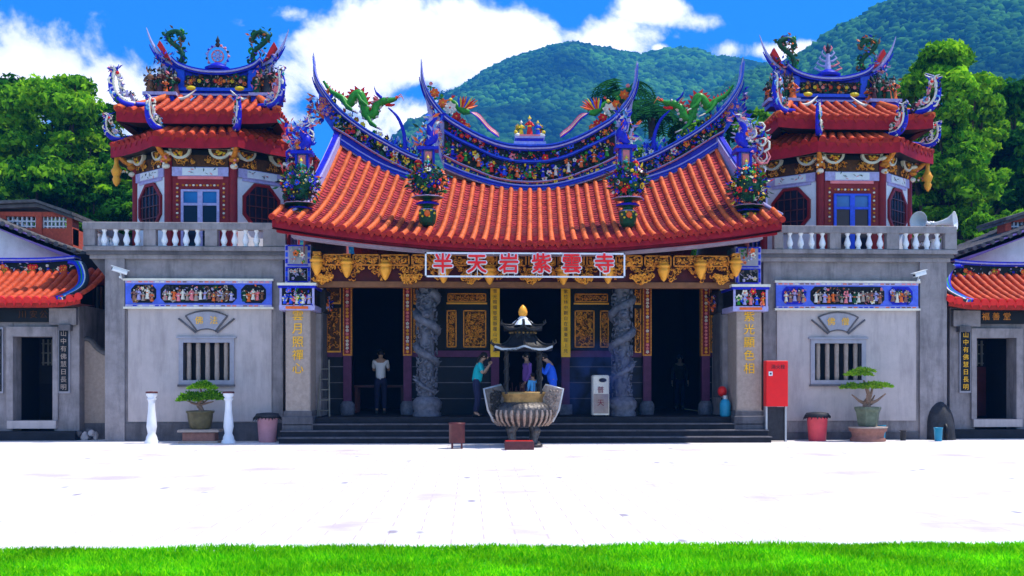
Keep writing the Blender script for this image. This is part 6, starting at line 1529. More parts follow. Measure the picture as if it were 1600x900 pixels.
# fire extinguisher trolley with red head, blue cylinder
Y = -.15; p = at(1133, 650, Y); t = thing('gas_cylinder', 'blue gas cylinder standing by the right pier on the porch', 'gas cylinder', (p.x, Y, FL))
m = MB(); m.lathe([(.10, FL), (.13, FL+.04), (.13, FL+.30), (.10, FL+.38), (.05, FL+.42)], (p.x, Y, 0), 'plastic_blue', n=18); m.build('tank', t)
m = MB(); m.lathe([(.06, FL+.41), (.06, FL+.50)], (p.x, Y, 0), 'metal_grey', n=10); m.build('collar', t)
t = thing('fire_lantern', 'small red round lantern above the blue gas cylinder', 'lantern', (p.x, Y+.3, FL)); m = MB(); zl = at(0, 612, Y+.3).z
m.lathe([(.04, -.12), (.09, -.08), (.11, 0), (.09, .08), (.04, .12)], (p.x, Y+.3, zl), 'red', n=12, rib=.05, ribn=12); m.build('shade', t); m = MB(); m.tube([(p.x, Y+.3, FL), (p.x, Y+.3, zl-.15)], .025, 'charcoal', n=6); m.box(p.x-.1, p.x+.1, Y+.2, Y+.4, FL, FL+.03, 'charcoal'); m.build('stand', t)
# ladder at the left return wall
Y = .25; p = at(505, 650, Y); t = thing('step_ladder', 'narrow dark step ladder leaning in the corner behind the left pier', 'ladder', (p.x, Y, FL))
m = MB(); a_, b2 = p.x-.12, p.x+.16
for q in (a_, b2): m.tube([(q, Y-.1, FL), (lerp(q, (a_+b2)/2, .35), Y+.2, FL+1.35)], .022, 'wood_grey', n=5)
m.build('rail', t); m = MB()
for i in range(5): v = (i+.6)/5.5; m.tube([(lerp(a_, (a_+b2)/2, .35*v), Y-.1+.3*v, FL+1.35*v), (lerp(b2, (a_+b2)/2, .35*v), Y-.1+.3*v, FL+1.35*v)], .016, 'wood_grey', n=5)
m.build('rung', t)
# right corner: black covered heap, teal tub, dark jar, blue bucket
Y = .1; p = at(1465, 684, Y); t = thing('covered_scooter', 'black tarpaulin-covered scooter at the foot of the right wing corner', 'scooter', (p.x, Y, 0))
m = MB(); vs = []; n, L_ = 20, 9
for j in range(L_+1):
    v = j/L_; z = 1.0*v; w = .38*(1-v**2.6)**.6+.01; d = .50*(1-v**2.2)**.6+.01
    for i in range(n):
        a = i/n*6.283; q = 1+.06*math.sin(5*a+3*v)+.04*math.sin(9*a-5*v); vs.append((p.x+math.cos(a)*w*q-.02*v, Y+math.sin(a)*d*q, z))
m.add(vs, [(j*n+i, j*n+(i+1) % n, (j+1)*n+(i+1) % n, (j+1)*n+i) for j in range(L_) for i in range(n)]+[tuple(range(L_*n, L_*n+n))], 'charcoal', True); m.build('cover', t)
for dy in (-.35, .35): m = MB(); m.T = Matrix.Translation((p.x, Y+dy, .0)); m.tube([(math.cos(R(a))*.001, .18*math.cos(R(a)), .20+.18*math.sin(R(a))) for a in range(0, 361, 24)], .05, 'black', n=6, caps=False); m.build('wheel', t)
def tub(px, Y, h, r_, mm, label, nm='bucket', cat='bucket'):
    q = at(px, 680, Y); t = thing(nm, label, cat, (q.x, Y, 0)); m = MB(); m.lathe([(r_*.8, 0), (r_*.82, .01), (r_, h), (r_*1.06, h), (r_*1.06, h+.02), (r_*.94, h+.02), (r_*.78, .03), (.01, .03)], (q.x, Y, 0), mm, n=18); m.build('body', t)
    m = MB(); m.tube([(q.x+math.cos(R(a))*r_*1.04, Y-.01, h+math.sin(R(a))*-.25*r_*2) for a in range(0, 181, 20)], .008, 'metal_grey', n=4); m.build('handle', t)
tub(1466, -.75, .30, .10, 'plastic_blue', 'teal plastic bucket in front of the black covered scooter')
tub(1378, .0-.35, .34, .09, 'plastic_blue', 'blue bucket half hidden behind the round stone plant stand')
tub(1411, -.45, .22, .075, 'charcoal', 'small black pail against the right wing wall')
# stone lions' base / small white fowl-like stones by the left garden wall
q = at(138, 674, .4); m = MB()
for i in range(7): m.blob((q.x+rnd.uniform(-.3, .25), .45+rnd.uniform(-.1, .1), rnd.uniform(.08, .2)), (rnd.uniform(.05, .1), .07, rnd.uniform(.06, .12)), 'stone_light' if i % 2 else 'stone_dark', sub=1, jit=.15)
o = m.build('rubble_stones'); tag(o, 'small pile of pale and dark stones at the foot of the left garden wall', 'stones'); o['kind'] = 'stuff'
# altar table in the left doorway
Y = 3.0; x0, x1 = at(553, 600, Y).x, at(632, 600, Y).x; zt4 = at(0, 602, Y).z
t = thing('altar_table', 'dark altar table inside the left doorway behind the white-shirted man', 'table', ((x0+x1)/2, Y, FL)); m = MB(); m.box(x0, x1, Y, Y+.7, zt4-.06, zt4, 'maroon_metal'); m.build('tabletop', t)
for q in (x0+.06, x1-.06):
    for w in (Y+.06, Y+.64): m = MB(); m.box(q-.04, q+.04, w-.04, w+.04, FL, zt4-.06, 'maroon_metal'); m.build('leg', t)

# ---------------------------------------------------------------- people
def skin_mesh(name, joints, edges, radii, root, matname, parent, sub=1):
    me = bpy.data.meshes.new(name); me.from_pydata([tuple(Vector(j)-Vector(parent['_o'])) for j in joints], edges, []); me.update()
    o = bpy.data.objects.new(name, me); col.objects.link(o)
    md = o.modifiers.new('skin', 'SKIN')
    if not me.skin_vertices: 
        import bmesh
        bm = bmesh.new(); bm.from_mesh(me); bm.verts.layers.skin.verify(); bm.to_mesh(me); bm.free()
    sv = me.skin_vertices[0].data
    for i, r_ in enumerate(radii):
        sv[i].radius = (r_, r_) if not isinstance(r_, tuple) else r_; sv[i].use_root = (i == root)
    md.use_smooth_shade = True
    s_ = o.modifiers.new('sub', 'SUBSURF'); s_.levels = sub; s_.render_levels = sub
    dg = bpy.context.evaluated_depsgraph_get(); dg.update(); m2 = bpy.data.meshes.new_from_object(o.evaluated_get(dg)); m2.name = name
    bpy.data.objects.remove(o); m2.materials.clear(); m2.materials.append(MATS[matname])
    o = bpy.data.objects.new(name, m2); col.objects.link(o); o.parent = parent; o['_o'] = parent['_o']; ALL.append(o); return o
def person(loc, facing, H, label, shirt, trousers, lean=0.0, arms='down', stride=0.0, sleeves='short', hair='short', skirt=False, bow=0.0):
    """figure at loc (feet), facing = angle of its front about z (0 = towards +x)"""
    t = thing('person', label, 'person', loc)
    M_ = Matrix.Translation(loc) @ Matrix.Rotation(facing, 4, 'Z'); s = H/1.7
    def W(f, l, u):      # forward, left, up in metres for a 1.7 m body; upper body leans about the hip
        if u > .92 and lean:
            a = lean; du = u-.92; f, u = f*math.cos(a)+du*math.sin(a), .92+du*math.cos(a)-f*math.sin(a)
        return M_ @ Vector((f*s, l*s, u*s))
    J = []; E_ = []; Rr = []
    def j(f, l, u, r_, par=None):
        J.append(W(f, l, u)); Rr.append(r_*s); 
        if par is not None: E_.append((par, len(J)-1))
        return len(J)-1
    pel = j(0, 0, .93, .125); wst = j(0, 0, 1.08, .105, pel); ch = j(0, 0, 1.28, .125, wst); nb_ = j(0, 0, 1.42, .085, ch); nk = j(.01, 0, 1.49, .05, nb_)
    hd0 = j(.02+.06*bow, 0, 1.55, .065, nk); hd1 = j(.03+.1*bow, 0, 1.62, .085, hd0); hd2 = j(.025+.1*bow, 0, 1.68, .06, hd1)
    hands = []; arm_pts = []; leg_pts = []
    for k in (-1, 1):
        sh = j(0, k*.17, 1.40, .055, nb_)
        if arms == 'pray': e = (.15, k*.21, 1.17); h_ = (.25, k*.035, 1.42)
        elif arms == 'forward': e = (.18, k*.20, 1.17); h_ = (.42, k*.12, 1.20)
        else: e = (-.02+.05*k*stride, k*.235, 1.12); h_ = (.06+.16*k*stride, k*.25, .87)
        el = j(*e, .042, sh); wr = j(*h_, .027, el); v = (Vector(h_)-Vector(e)).normalized(); p2 = Vector(h_)+v*.06; pm = j(*p2, .032, wr); hands.append((h_, v, k)); arm_pts.append((sh, el, wr))
        hp = j(0, k*.09, .86, .085, pel); kn = j(.05+.16*k*stride, k*.10, .48, .058, hp); an = j(-.02+.26*k*stride, k*.10, .09, .038, kn); ft = j(.12+.26*k*stride, k*.11, .035, .035, an); leg_pts.append((hp, kn, an))
    # fingers and thumb as chains rooted in the palm
    for (h_, v, k), pmi in zip(hands, [i for i, jt in enumerate(J) if False] or [None, None]):
        pass
    body = skin_mesh('body', J, E_, Rr, 0, 'skin', t)
    fm = MB()
    for h_, v, k in hands:
        side = Vector((0, 1, 0)).cross(v).normalized() if abs(v.y) < .9 else Vector((0, 0, 1)); base = Vector(h_)+v*.07
        for q in range(4):
            o_ = side*((q-1.5)*.019); L_ = (.062, .072, .068, .052)[q]; P = [base+o_, base+o_+v*L_*.5+Vector((0, -k*.004, 0)), base+o_+v*L_+Vector((0, -k*.02, 0))]
            fm.tube([W(*p_) for p_ in P], [.010*s, .0095*s, .007*s], 'skin', n=6)
        P = [Vector(h_)+v*.02+side*-.025, Vector(h_)+v*.05+side*-.05, Vector(h_)+v*.085+side*-.055]; fm.tube([W(*p_) for p_ in P], [.012*s, .011*s, .008*s], 'skin', n=6)
    # nose, ears, eyes in the head
    c = W(.03+.1*bow, 0, 1.62); fw = (M_.to_3x3() @ Vector((math.cos(lean), 0, -math.sin(lean)))).normalized(); lf = M_.to_3x3() @ Vector((0, 1, 0)); upv = fw.cross(lf)
    fm.blob(c+fw*.092*s-upv*.005*s, (.018*s, .018*s, .028*s), 'skin', sub=1)
    for k in (-1, 1): fm.blob(c+lf*k*.083*s, .022*s, 'skin', sub=1); fm.blob(c+fw*.08*s+lf*k*.032*s+upv*.02*s, .010*s, 'black')
    fm.blob(c+fw*.084*s-upv*.045*s, (.02*s, .025*s, .008*s), 'plastic_pink'); fm.build('face_and_fingers', body)
    # clothes: slightly larger skinned shells over the same skeleton
    Js = [J[pel]-Vector((0, 0, .06)), J[wst], J[ch], J[nb_]-Vector((0, 0, .01))]; Es = [(0, 1), (1, 2), (2, 3)]; Rs = [.165*s, .140*s, .150*s, .100*s]
    for sh, el, wr in arm_pts:
        i0 = len(Js); Js += [J[sh], J[sh].lerp(J[el], .8) if sleeves == 'short' else J[el]]; Rs += [.072*s, .060*s]; Es += [(3, i0), (i0, i0+1)]
        if sleeves == 'long': Js.append(J[el].lerp(J[wr], .85)); Rs.append(.045*s); Es.append((i0+1, i0+2))
    skin_mesh('shirt', Js, Es, Rs, 0, shirt, t)
    Js = [J[pel]+Vector((0, 0, .03)), J[pel].lerp(J[wst], .8)]; Es = [(0, 1)]; Rs = [.150*s, .125*s]
    for hp, kn, an in leg_pts:
        i0 = len(Js); Js += [J[hp], J[kn], J[an]+Vector((0, 0, .02))]; Rs += [.10*s, .078*s, .06*s]; Es += [(0, i0), (i0, i0+1), (i0+1, i0+2)]
    skin_mesh('trousers', Js, Es, Rs, 0, trousers, t)
    for hp, kn, an in leg_pts:
        m = MB(); f_ = M_.to_3x3() @ Vector((1, 0, 0)); p0 = Vector((J[an].x, J[an].y, loc[2]+.045*s)); m.tube([p0-f_*.05*s, p0+f_*.06*s, p0+f_*.17*s], [.05*s, .052*s, .035*s], 'black', n=8, flat=.8); m.build('shoe', t)
    m = MB(); hc = c+upv*.028*s-fw*.018*s
    v, f = ICO[1]; m.blob(hc, (.098*s, .098*s, .095*s), 'hair', sub=1)
    if hair == 'long':
        for i in range(9): a = (i-4)*.35; m.tube([hc-fw*.06*s+lf*a*.07*s, hc-fw*.11*s-upv*.10*s+lf*a*.08*s, hc-fw*.11*s-upv*.24*s+lf*a*.07*s], [.03*s, .035*s, .015*s], 'hair', n=5)
    m.build('hair', t)
    return t
p = at(594, 660, 2.2); person((p.x, 2.35, FL), R(90), 1.62, 'person in a white shirt seen from behind inside the left doorway', 'cloth_white', 'cloth_navy', arms='forward', bow=.6)
p = at(752, 655, -.1); person((p.x-.12, -.05, FL), R(-8), 1.52, 'person in a teal top with hands raised in prayer left of the burner', 'cloth_teal', 'cloth_navy', lean=.20, arms='pray', sleeves='short', hair='long', bow=.5)
p = at(824, 640, 1.0); person((p.x, 1.1, FL), R(200), 1.52, 'person in a purple top walking inside behind the incense burner', 'cloth_purple', 'cloth_navy', stride=.8, sleeves='long')
p = at(858, 640, -.05); person((p.x+.1, -.05, FL), R(170), 1.50, 'person in a bright blue shirt bowing behind the burner at right', 'cloth_blue', 'cloth_blue', lean=.22, arms='pray', sleeves='long', bow=.8)
p = at(833, 640, .3); person((p.x, .35, FL), R(120), 1.02, 'child in pale blue clothes behind the burner, beside the bowing person', 'cloth_pale_blue', 'cloth_pale_blue', arms='down', sleeves='long')
p = at(1062, 645, 5.2); person((p.x, 5.2, FL), R(-90), 1.55, 'person in dark clothes standing deep inside the right doorway', 'charcoal', 'cloth_navy', arms='down', sleeves='long')
# ---------------------------------------------------------------- trees
def leaves_mesh(name, centres, radii, n, size, mats, seed, flat=.8, holes=.0):
    """leaf-sized faces through uneven clumps; returns mesh"""
    rs = np.random.RandomState(seed); C = np.array(centres); Rr = np.array(radii); w = Rr**2.2; w /= w.sum()
    idx = rs.choice(len(C), n, p=w); d = rs.normal(size=(n, 3)); d /= np.linalg.norm(d, axis=1)[:, None]
    d[:, 2] = np.where(d[:, 2] < -.3, -d[:, 2]*.5, d[:, 2]); q = .25+1.0*rs.rand(n)**.75
    P = C[idx]+d*(Rr[idx]*q)[:, None]*np.array([1, 1, flat])
    nrm = d+rs.normal(size=(n, 3))*.65; nrm /= np.linalg.norm(nrm, axis=1)[:, None]
    a = np.cross(nrm, rs.normal(size=(n, 3))); a /= np.linalg.norm(a, axis=1)[:, None]; b = np.cross(nrm, a)
    s = size*rs.uniform(.6, 1.3, n)[:, None]
    v = np.stack([P-a*s, P-b*s*.45+nrm*s*.12, P+a*s, P+b*s*.45+nrm*s*.12], 1).reshape(-1, 3)
    me = bpy.data.meshes.new(name); me.vertices.add(4*n); me.vertices.foreach_set('co', v.ravel()); me.loops.add(4*n); me.loops.foreach_set('vertex_index', np.arange(4*n))
    me.polygons.add(n); me.polygons.foreach_set('loop_start', np.arange(n)*4); me.polygons.foreach_set('loop_total', np.full(n, 4))
    for m_ in mats: me.materials.append(MATS[m_])
    # material by clump so that light and dark clumps appear
    if len(mats) > 1: k = rs.randint(0, len(mats), len(C)); me.polygons.foreach_set('material_index', k[idx].astype(np.int32))
    me.update(calc_edges=True); return me
def tree(loc, H, W, label, mats, n, seed, leaf=.16, trunk_h=.35, group=None, nclump=34, D=None, dens=2.6, name='broadleaf_tree'):
    r_ = random.Random(seed); t = thing(name, label, 'tree', loc, group); x, y, z = loc; D = D or W
    m = MB(); th = H*trunk_h; tr = H*.022+.08
    m.tube([(x, y, z-.2), (x+.1, y, z+th*.5), (x-.05, y, z+th)], [tr*1.3, tr, tr*.85], 'bark', n=8)
    cs, rr = [], []
    nclump = int(nclump*dens); tr_every = 5
    for i in range(nclump):
        a = r_.uniform(0, 6.28); q = math.sqrt(r_.random()); hz = r_.uniform(-.15, 1); env = math.sqrt(max(.05, 1-(hz*.93)**3)) if hz > 0 else .85
        c = Vector((x+math.cos(a)*q*W/2*env*.85, y+math.sin(a)*q*D/2*env*.85, z+th+(H-th)*(.12+.75*max(hz, 0)) + (hz*.3*(H-th) if hz < 0 else 0)))
        cs.append(tuple(c)); rr.append(r_.uniform(.055, .125)*W)
        if i % tr_every == 0:
            st = Vector((x-.05, y, z+th*r_.uniform(.7, 1))); mid = st.lerp(c, .5)+Vector((r_.uniform(-.3, .3), r_.uniform(-.3, .3), r_.uniform(0, .5))); m.tube([st, mid, c], [tr*.5, tr*.3, tr*.08], 'bark', n=5)
    m.build('trunk', t)
    me = leaves_mesh('crown', (np.array(cs)-np.array(loc)), rr, n, leaf, mats, seed); o = bpy.data.objects.new('crown', me); col.objects.link(o); o.parent = t
    return t
def tree_px(px, top, Y, H, wpx, *a, **k):
    """stand a tree at depth Y so that its top reaches the given picture height; H is its real height"""
    p = at(px, top, Y); kk = (Y+26)/F; return tree((p.x, Y, p.z-H), H, wpx*kk, *a, **k)
G = 'broadleaf trees behind the left wing'
tree_px(85, 88, 16, 12.0, 215, 'tall leafy tree behind the left gatehouse, its crown against white cloud', ['leaf_green', 'leaf_bright', 'leaf_green', 'leaf_green'], 30000, 1, group=G, leaf=.14, nclump=46)
tree_px(0, 86, 19, 13.0, 200, 'tall green tree cut off by the left edge of the photo', ['leaf_green', 'leaf_bright', 'leaf_dark'], 26000, 2, group=G, leaf=.15, nclump=40)
tree_px(165, 215, 14, 9.0, 140, 'lower leafy tree touching the left pavilion roof', ['leaf_green', 'leaf_dark', 'leaf_dark', 'leaf_bright'], 22000, 3, group=G, leaf=.13, nclump=40)
tree_px(145, 122, 18, 12, 180, 'leafy tree filling the gap left of the left pavilion', ['leaf_green', 'leaf_bright', 'leaf_dark'], 24000, 34, group=G, leaf=.15, nclump=44, trunk_h=.2)
tree_px(60, 230, 13, 8.5, 200, 'dark bushy tree low behind the left brick lantern', ['leaf_dark', 'leaf_green', 'leaf_dark'], 24000, 4, group=G, leaf=.13, nclump=44)
tree_px(-60, 180, 15, 10, 170, 'green tree mostly outside the left edge of the photo', ['leaf_green', 'leaf_dark'], 9000, 5, group=G, leaf=.2)
tree_px(200, 270, 12, 7.5, 110, 'small dark tree behind the left balustrade corner', ['leaf_dark', 'leaf_dark', 'leaf_green'], 14000, 6, group=G, leaf=.12, nclump=30)
G = 'broadleaf trees behind the right wing'
tree_px(1478, 40, 13, 12.0, 180, 'tall bright yellow-green tree rising behind the right pavilion', ['leaf_bright', 'leaf_green', 'leaf_green'], 34000, 11, group=G, leaf=.14, nclump=52)
tree_px(1428, 92, 14, 11.0, 110, 'bright green tree directly behind the right pavilion ridge', ['leaf_bright', 'leaf_green'], 14000, 12, group=G, leaf=.14)
tree_px(1500, 190, 12, 8.5, 120, 'lower bright green crown hanging beside the right pavilion eave', ['leaf_bright', 'leaf_green', 'leaf_green'], 17000, 13, group=G, leaf=.13)
tree_px(1590, 95, 18, 13, 190, 'dark green tree at the right edge of the photo', ['leaf_dark', 'leaf_green', 'leaf_dark'], 26000, 14, group=G, leaf=.16, nclump=44)
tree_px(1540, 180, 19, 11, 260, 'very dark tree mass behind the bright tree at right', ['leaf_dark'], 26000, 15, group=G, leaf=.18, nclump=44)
tree_px(1640, 230, 14, 9, 160, 'dark tree partly beyond the right edge of the photo', ['leaf_dark', 'leaf_dark', 'leaf_green'], 15000, 16, group=G, leaf=.15)
tree_px(1535, 318, 9, 5.0, 90, 'round shrubby tree above the right gabled house', ['leaf_green', 'leaf_green', 'leaf_bright'], 14000, 17, group=G, leaf=.10, nclump=26, trunk_h=.25)
tree_px(1585, 308, 10, 5.5, 90, 'fresh green shrubby tree at the right edge above the grey roof', ['leaf_green', 'leaf_bright'], 12000, 18, group=G, leaf=.10, nclump=26, trunk_h=.25)
tree_px(1500, 372, 7.5, 4.2, 80, 'small dark shrub between the right terrace and the gabled house', ['leaf_dark', 'leaf_green'], 9000, 19, group=G, leaf=.09, nclump=22, trunk_h=.2)
tree_px(1570, 150, 22, 13, 230, 'big dark tree filling the right edge of the photo', ['leaf_dark', 'leaf_dark', 'leaf_green'], 30000, 31, group=G, leaf=.17, nclump=50, trunk_h=.15)
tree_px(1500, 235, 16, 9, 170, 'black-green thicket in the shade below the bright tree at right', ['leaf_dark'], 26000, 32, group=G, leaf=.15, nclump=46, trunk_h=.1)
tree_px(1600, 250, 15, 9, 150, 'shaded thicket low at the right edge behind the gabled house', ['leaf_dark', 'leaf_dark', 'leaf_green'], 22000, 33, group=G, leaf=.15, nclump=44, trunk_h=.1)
tree_px(1525, 78, 15, 11.5, 110, 'bright green crown at the right shoulder of the tall bright tree', ['leaf_bright', 'leaf_green', 'leaf_bright'], 16000, 35, group=G, leaf=.14, nclump=30)
G = 'broadleaf trees behind the temple roof'
tree_px(1080, 165, 17, 10, 110, 'dense green tree behind the right green dragon', ['leaf_green', 'leaf_dark'], 16000, 21, group=G, leaf=.15)
tree_px(1160, 140, 18, 11, 130, 'dark green tree between the main roof and the right pavilion', ['leaf_green', 'leaf_dark', 'leaf_dark'], 18000, 22, group=G, leaf=.15)
tree_px(1225, 150, 20, 11, 120, 'dark tree behind the left eave of the right pavilion', ['leaf_dark', 'leaf_green'], 12000, 23, group=G, leaf=.16)
tree_px(1015, 205, 15, 9, 90, 'dark low tree behind the right end of the centre ridge', ['leaf_dark', 'leaf_green'], 9000, 24, group=G, leaf=.14)
tree_px(1265, 118, 22, 12, 90, 'green tree top showing left of the right pavilion finial', ['leaf_green', 'leaf_bright'], 9000, 25, group=G, leaf=.16)
tree_px(1345, 95, 24, 13, 80, 'green tree top showing right of the right pavilion finial', ['leaf_bright', 'leaf_green'], 9000, 26, group=G, leaf=.16)
tree_px(880, 208, 20, 10, 60, 'yellow-green treetop just right of the roof deities', ['leaf_bright', 'leaf_green'], 7000, 27, group=G, leaf=.13)
tree_px(795, 212, 20, 10, 50, 'yellow-green treetop just left of the roof deities', ['leaf_bright', 'leaf_green'], 6000, 28, group=G, leaf=.13)
# palms
def palm(px, py, Y, H, L_, label, nf=26, seed=1):
    p = at(px, py, Y); r_ = random.Random(seed); t = thing('palm_tree', label, 'palm tree', (p.x, Y, p.z-H), 'palms behind the temple roof')
    m = MB(); m.tube([(p.x, Y, p.z-H-.2), (p.x+.1, Y, p.z-H*.5), (p.x, Y, p.z)], [.2, .15, .14], 'bark', n=8); m.build('trunk', t)
    m = MB()
    for i in range(nf):
        a = 6.283*i/nf+r_.uniform(-.2, .2); up = r_.uniform(-.25, 1.0); d = Vector((math.cos(a), math.sin(a), 0))
        P = spline([p, p+d*L_*.4+Vector((0, 0, L_*.38*up+.1)), p+d*L_*.8+Vector((0, 0, L_*.3*up-.1)), p+d*L_+Vector((0, 0, L_*(.1*up-.35)))], 16)
        m.tube(P, .018, 'leaf_palm', n=3)
        sd = d.cross(Vector((0, 0, 1)))
        for j in range(2, 17):
            for k in (-1, 1):
                w = L_*.34*math.sin(math.pi*min(1, .15+j/18)); q = P[j]; e = q+sd*k*w+d*w*.5+Vector((0, 0, -w*.35)); dd = (P[j]-P[j-1]).normalized()*.13*L_/1.5
                m.add([q-dd*.4, q+dd*.4, e], [(0, 1, 2)], 'leaf_palm')
    m.build('crown', t)
palm(972, 152, 20, 9, 1.5, 'upright palm behind the right horn of the centre ridge', seed=3)
palm(1018, 185, 17, 8, 1.6, 'dark drooping palm right of the centre ridge', seed=4)

# ---------------------------------------------------------------- wooded mountains
def hill(name, outline, dist, depth, seed, amp, ndeg=260, nr=70, base_y=330, x_pad=0):
    """terrain whose crest follows the outline (px,py) at the given distance and falls towards the camera"""
    px = np.array([p[0] for p in outline], float); py = np.array([p[1] for p in outline], float)
    xs = np.linspace(px[0], px[-1], ndeg); top = np.interp(xs, px, py)
    vs = []; noise.seed_set(seed)
    for j in range(nr+1):
        v = j/nr                      # 0 = crest line, 1 = near foot
        Y = dist-depth*v
        for i, a in enumerate(xs):
            c = at(a, top[i], dist)
            f = (1-v)**1.15
            p = Vector((c.x*(1-.25*v), Y, 0)); n1 = noise.fractal(Vector((p.x*.004, p.y*.004, seed)), 1.0, 2.1, 5); n2 = noise.ridged_multi_fractal(Vector((p.x*.0035, p.y*.0012, seed+3)), .9, 2.0, 4, 1.0, 2.0)
            z = c.z*f+(n1*amp+(n2-1.2)*amp*.9)*math.sin(math.pi*min(1, v*1.0))
            vs.append((p.x, p.y, max(z, -20)))
    n = ndeg; fs = [(j*n+i, j*n+i+1, (j+1)*n+i+1, (j+1)*n+i) for j in range(nr) for i in range(n-1)]
    # far side so that it is a real body
    o = len(vs); vs += [(at(a, top[i], dist).x*1.05, dist+depth*.6, -20) for i, a in enumerate(xs)]; fs += [(i, o+i, o+i+1, i+1) for i in range(n-1)]
    me = bpy.data.meshes.new(name); me.from_pydata(vs, [], fs); me.materials.append(MATS['forest_floor']); me.polygons.foreach_set('use_smooth', [True]*len(fs)); me.update()
    ob = bpy.data.objects.new(name, me); col.objects.link(ob); ob['kind'] = 'structure'; return ob, np.array(vs[:(nr+1)*n]).reshape(nr+1, n, 3)
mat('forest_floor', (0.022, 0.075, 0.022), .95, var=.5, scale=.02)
def forest(name, label, grid, n, r0, seed, mats, vmax=.8):
    """tree crowns scattered over a slope: one mass of leafy domes"""
    rs = np.random.RandomState(seed); nr, nc, _ = grid.shape
    j = rs.rand(n)**.9*vmax*(nr-2); i = rs.rand(n)*(nc-2)
    j[:n//10] = rs.rand(n//10)*.03*nr
    J, I = j.astype(int), i.astype(int); fj, fi = (j-J)[:, None], (i-I)[:, None]
    P = grid[J, I]*(1-fj)*(1-fi)+grid[J+1, I]*fj*(1-fi)+grid[J, I+1]*(1-fj)*fi+grid[J+1, I+1]*fj*fi
    v0 = np.array([tuple(v) for v in ICO[0][0]]); f0 = np.array(ICO[0][1]); keep = v0[:, 2] > -2
    # crowns of mixed size, lumpy
    ph = np.sin(P[:, 0]*.013+seed)+np.sin(P[:, 1]*.021+P[:, 0]*.007)
    s = r0*(0.55+rs.rand(n)**2*1.1)*(1+.15*ph)
    jit = rs.uniform(.72, 1.28, (n, 12, 1)); V = v0[None]*jit*s[:, None, None]*np.array([1, 1, .95])
    a = rs.rand(n)*6.28; ca, sa = np.cos(a)[:, None], np.sin(a)[:, None]
    V = np.stack([V[..., 0]*ca-V[..., 1]*sa, V[..., 0]*sa+V[..., 1]*ca, V[..., 2]], -1)+P[:, None]+np.array([0, 0, 1])*s[:, None, None]*.22
    Fc = (f0[None]+(np.arange(n)*12)[:, None, None]).reshape(-1)
    nf = n*20; me = bpy.data.meshes.new(name); me.vertices.add(n*12); me.vertices.foreach_set('co', V.ravel()); me.loops.add(nf*3); me.loops.foreach_set('vertex_index', Fc.astype(np.int32))
    me.polygons.add(nf); me.polygons.foreach_set('loop_start', np.arange(nf)*3); me.polygons.foreach_set('loop_total', np.full(nf, 3))
    for m_ in mats: me.materials.append(MATS[m_])
    me.update(calc_edges=True); o = bpy.data.objects.new(name, me); col.objects.link(o); tag(o, label, 'forest'); o['kind'] = 'stuff'
c_out = [(480, 330), (560, 300), (612, 262), (636, 220), (652, 196), (670, 182), (700, 152), (735, 132), (765, 112), (800, 97), (850, 83), (880, 76), (900, 76), (940, 83), (965, 88), (1000, 94), (1030, 87), (1060, 85), (1090, 87), (1110, 97), (1140, 100), (1175, 106), (1210, 114), (1300, 150), (1450, 220), (1600, 300)]
ho, hg = hill('hill', c_out, 900, 560, 5, 48)
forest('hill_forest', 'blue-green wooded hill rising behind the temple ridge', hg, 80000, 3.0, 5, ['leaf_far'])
r_out = [(1020, 240), (1100, 165), (1160, 122), (1210, 108), (1250, 92), (1290, 62), (1320, 44), (1350, 32), (1380, 14), (1410, 2), (1450, -18), (1500, -30), (1560, -50), (1650, -80), (1800, -60), (2000, 60)]
ho2, hg2 = hill('hill', r_out, 560, 360, 9, 30)
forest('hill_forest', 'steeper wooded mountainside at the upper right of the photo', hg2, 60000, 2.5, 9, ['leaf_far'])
# lone trees standing up from the crest
for i, (px, py) in enumerate(((693, 148), (893, 70), (883, 74), (704, 146))):
    p = at(px, py, 895); m = MB(); m.tube([(p.x, 895, p.z-14), (p.x, 895, p.z-2)], [.8, .5], 'bark', n=5)
    t = thing('hilltop_tree', ('bushy tree standing out on the left shoulder of the hill', 'tallest lone tree on the summit of the hill', 'small tree just left of the summit tree', 'low tree right of the bushy one on the left shoulder')[i], 'tree', (p.x, 895, p.z-14)); m.build('trunk', t)
    rs_ = 5.5 if i != 2 else 3.5
    me = leaves_mesh('crown', np.array([[0, 0, 13], [rs_*.5, 0, 11], [-rs_*.6, 0, 10.5]]), [rs_*.8, rs_*.6, rs_*.6], 700, 1.1, ['leaf_far'], 60+i); o = bpy.data.objects.new('crown', me); col.objects.link(o); o.parent = t

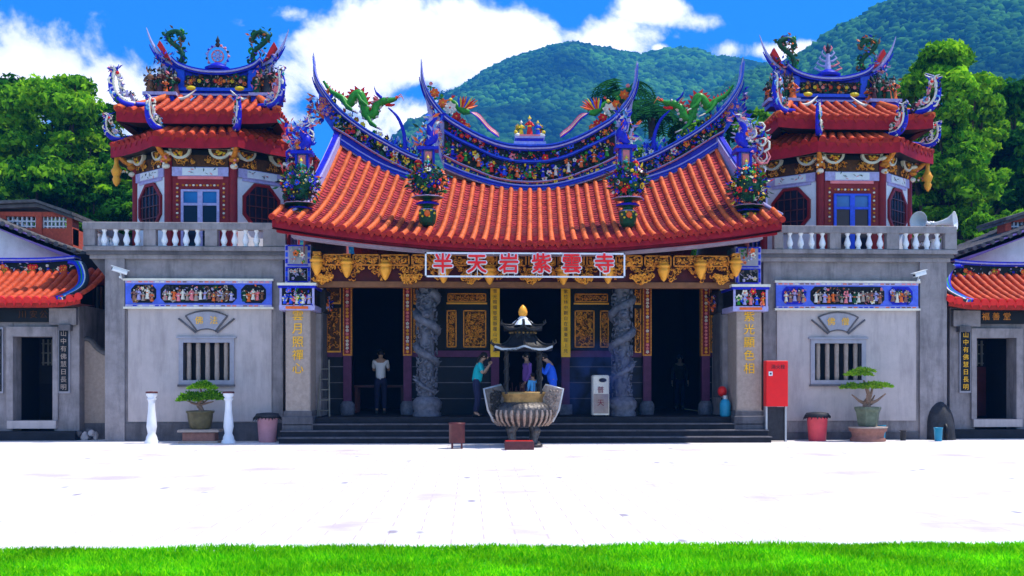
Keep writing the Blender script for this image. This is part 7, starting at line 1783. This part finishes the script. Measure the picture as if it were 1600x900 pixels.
# ---------------------------------------------------------------- air
def volume_box(name, x0, x1, y0, y1, z0, z1, color, dens, label, nz=None, aniso=0.0, cat='haze'):
    m = MB(); m.box(x0, x1, y0, y1, z0, z1, 'black'); mt = bpy.data.materials.new(name); mt.use_nodes = True; nt = mt.node_tree; nt.nodes.clear()
    v = nt.nodes.new('ShaderNodeVolumePrincipled'); v.inputs['Color'].default_value = (*color, 1); v.inputs['Density'].default_value = dens; v.inputs['Anisotropy'].default_value = aniso
    o_ = nt.nodes.new('ShaderNodeOutputMaterial'); nt.links.new(v.outputs[0], o_.inputs['Volume'])
    if nz: nz(nt, v)
    ob = m.build(name); ob.data.materials.clear(); ob.data.materials.append(mt); tag(ob, label, cat); ob['kind'] = 'stuff'; return ob
volume_box('haze', -1500, 1500, -60, 1400, -22, 420, (.05, .36, 1.0), .00062, 'thin blue air between the temple and the mountains')

def smoke_nodes(nt, v):
    N = nt.nodes.new; L = nt.links.new
    tc = N('ShaderNodeTexCoord'); n = N('ShaderNodeTexNoise'); n.inputs['Scale'].default_value = 1.7; n.inputs['Detail'].default_value = 4; n.inputs['Distortion'].default_value = .8
    L(tc.outputs['Object'], n.inputs['Vector'])
    s = N('ShaderNodeVectorMath'); s.operation = 'SUBTRACT'; L(tc.outputs['Generated'], s.inputs[0]); s.inputs[1].default_value = (.45, .5, .42)
    ln = N('ShaderNodeVectorMath'); ln.operation = 'LENGTH'; L(s.outputs[0], ln.inputs[0])
    f = N('ShaderNodeMapRange'); f.inputs['From Min'].default_value = .5; f.inputs['From Max'].default_value = .08; L(ln.outputs['Value'], f.inputs[0])
    r = N('ShaderNodeMapRange'); r.inputs['From Min'].default_value = .42; r.inputs['From Max'].default_value = .66; r.inputs['To Max'].default_value = 1.5; L(n.outputs[0], r.inputs[0])
    m = N('ShaderNodeMath'); m.operation = 'MULTIPLY'; L(f.outputs[0], m.inputs[0]); L(r.outputs[0], m.inputs[1]); L(m.outputs[0], v.inputs['Density'])
volume_box('incense_smoke', .35, 2.9, -1.15, -.2, .62, 2.7, (.16, .30, .95), .5, 'thin blue incense smoke drifting right of the bronze burner', nz=smoke_nodes, cat='smoke')
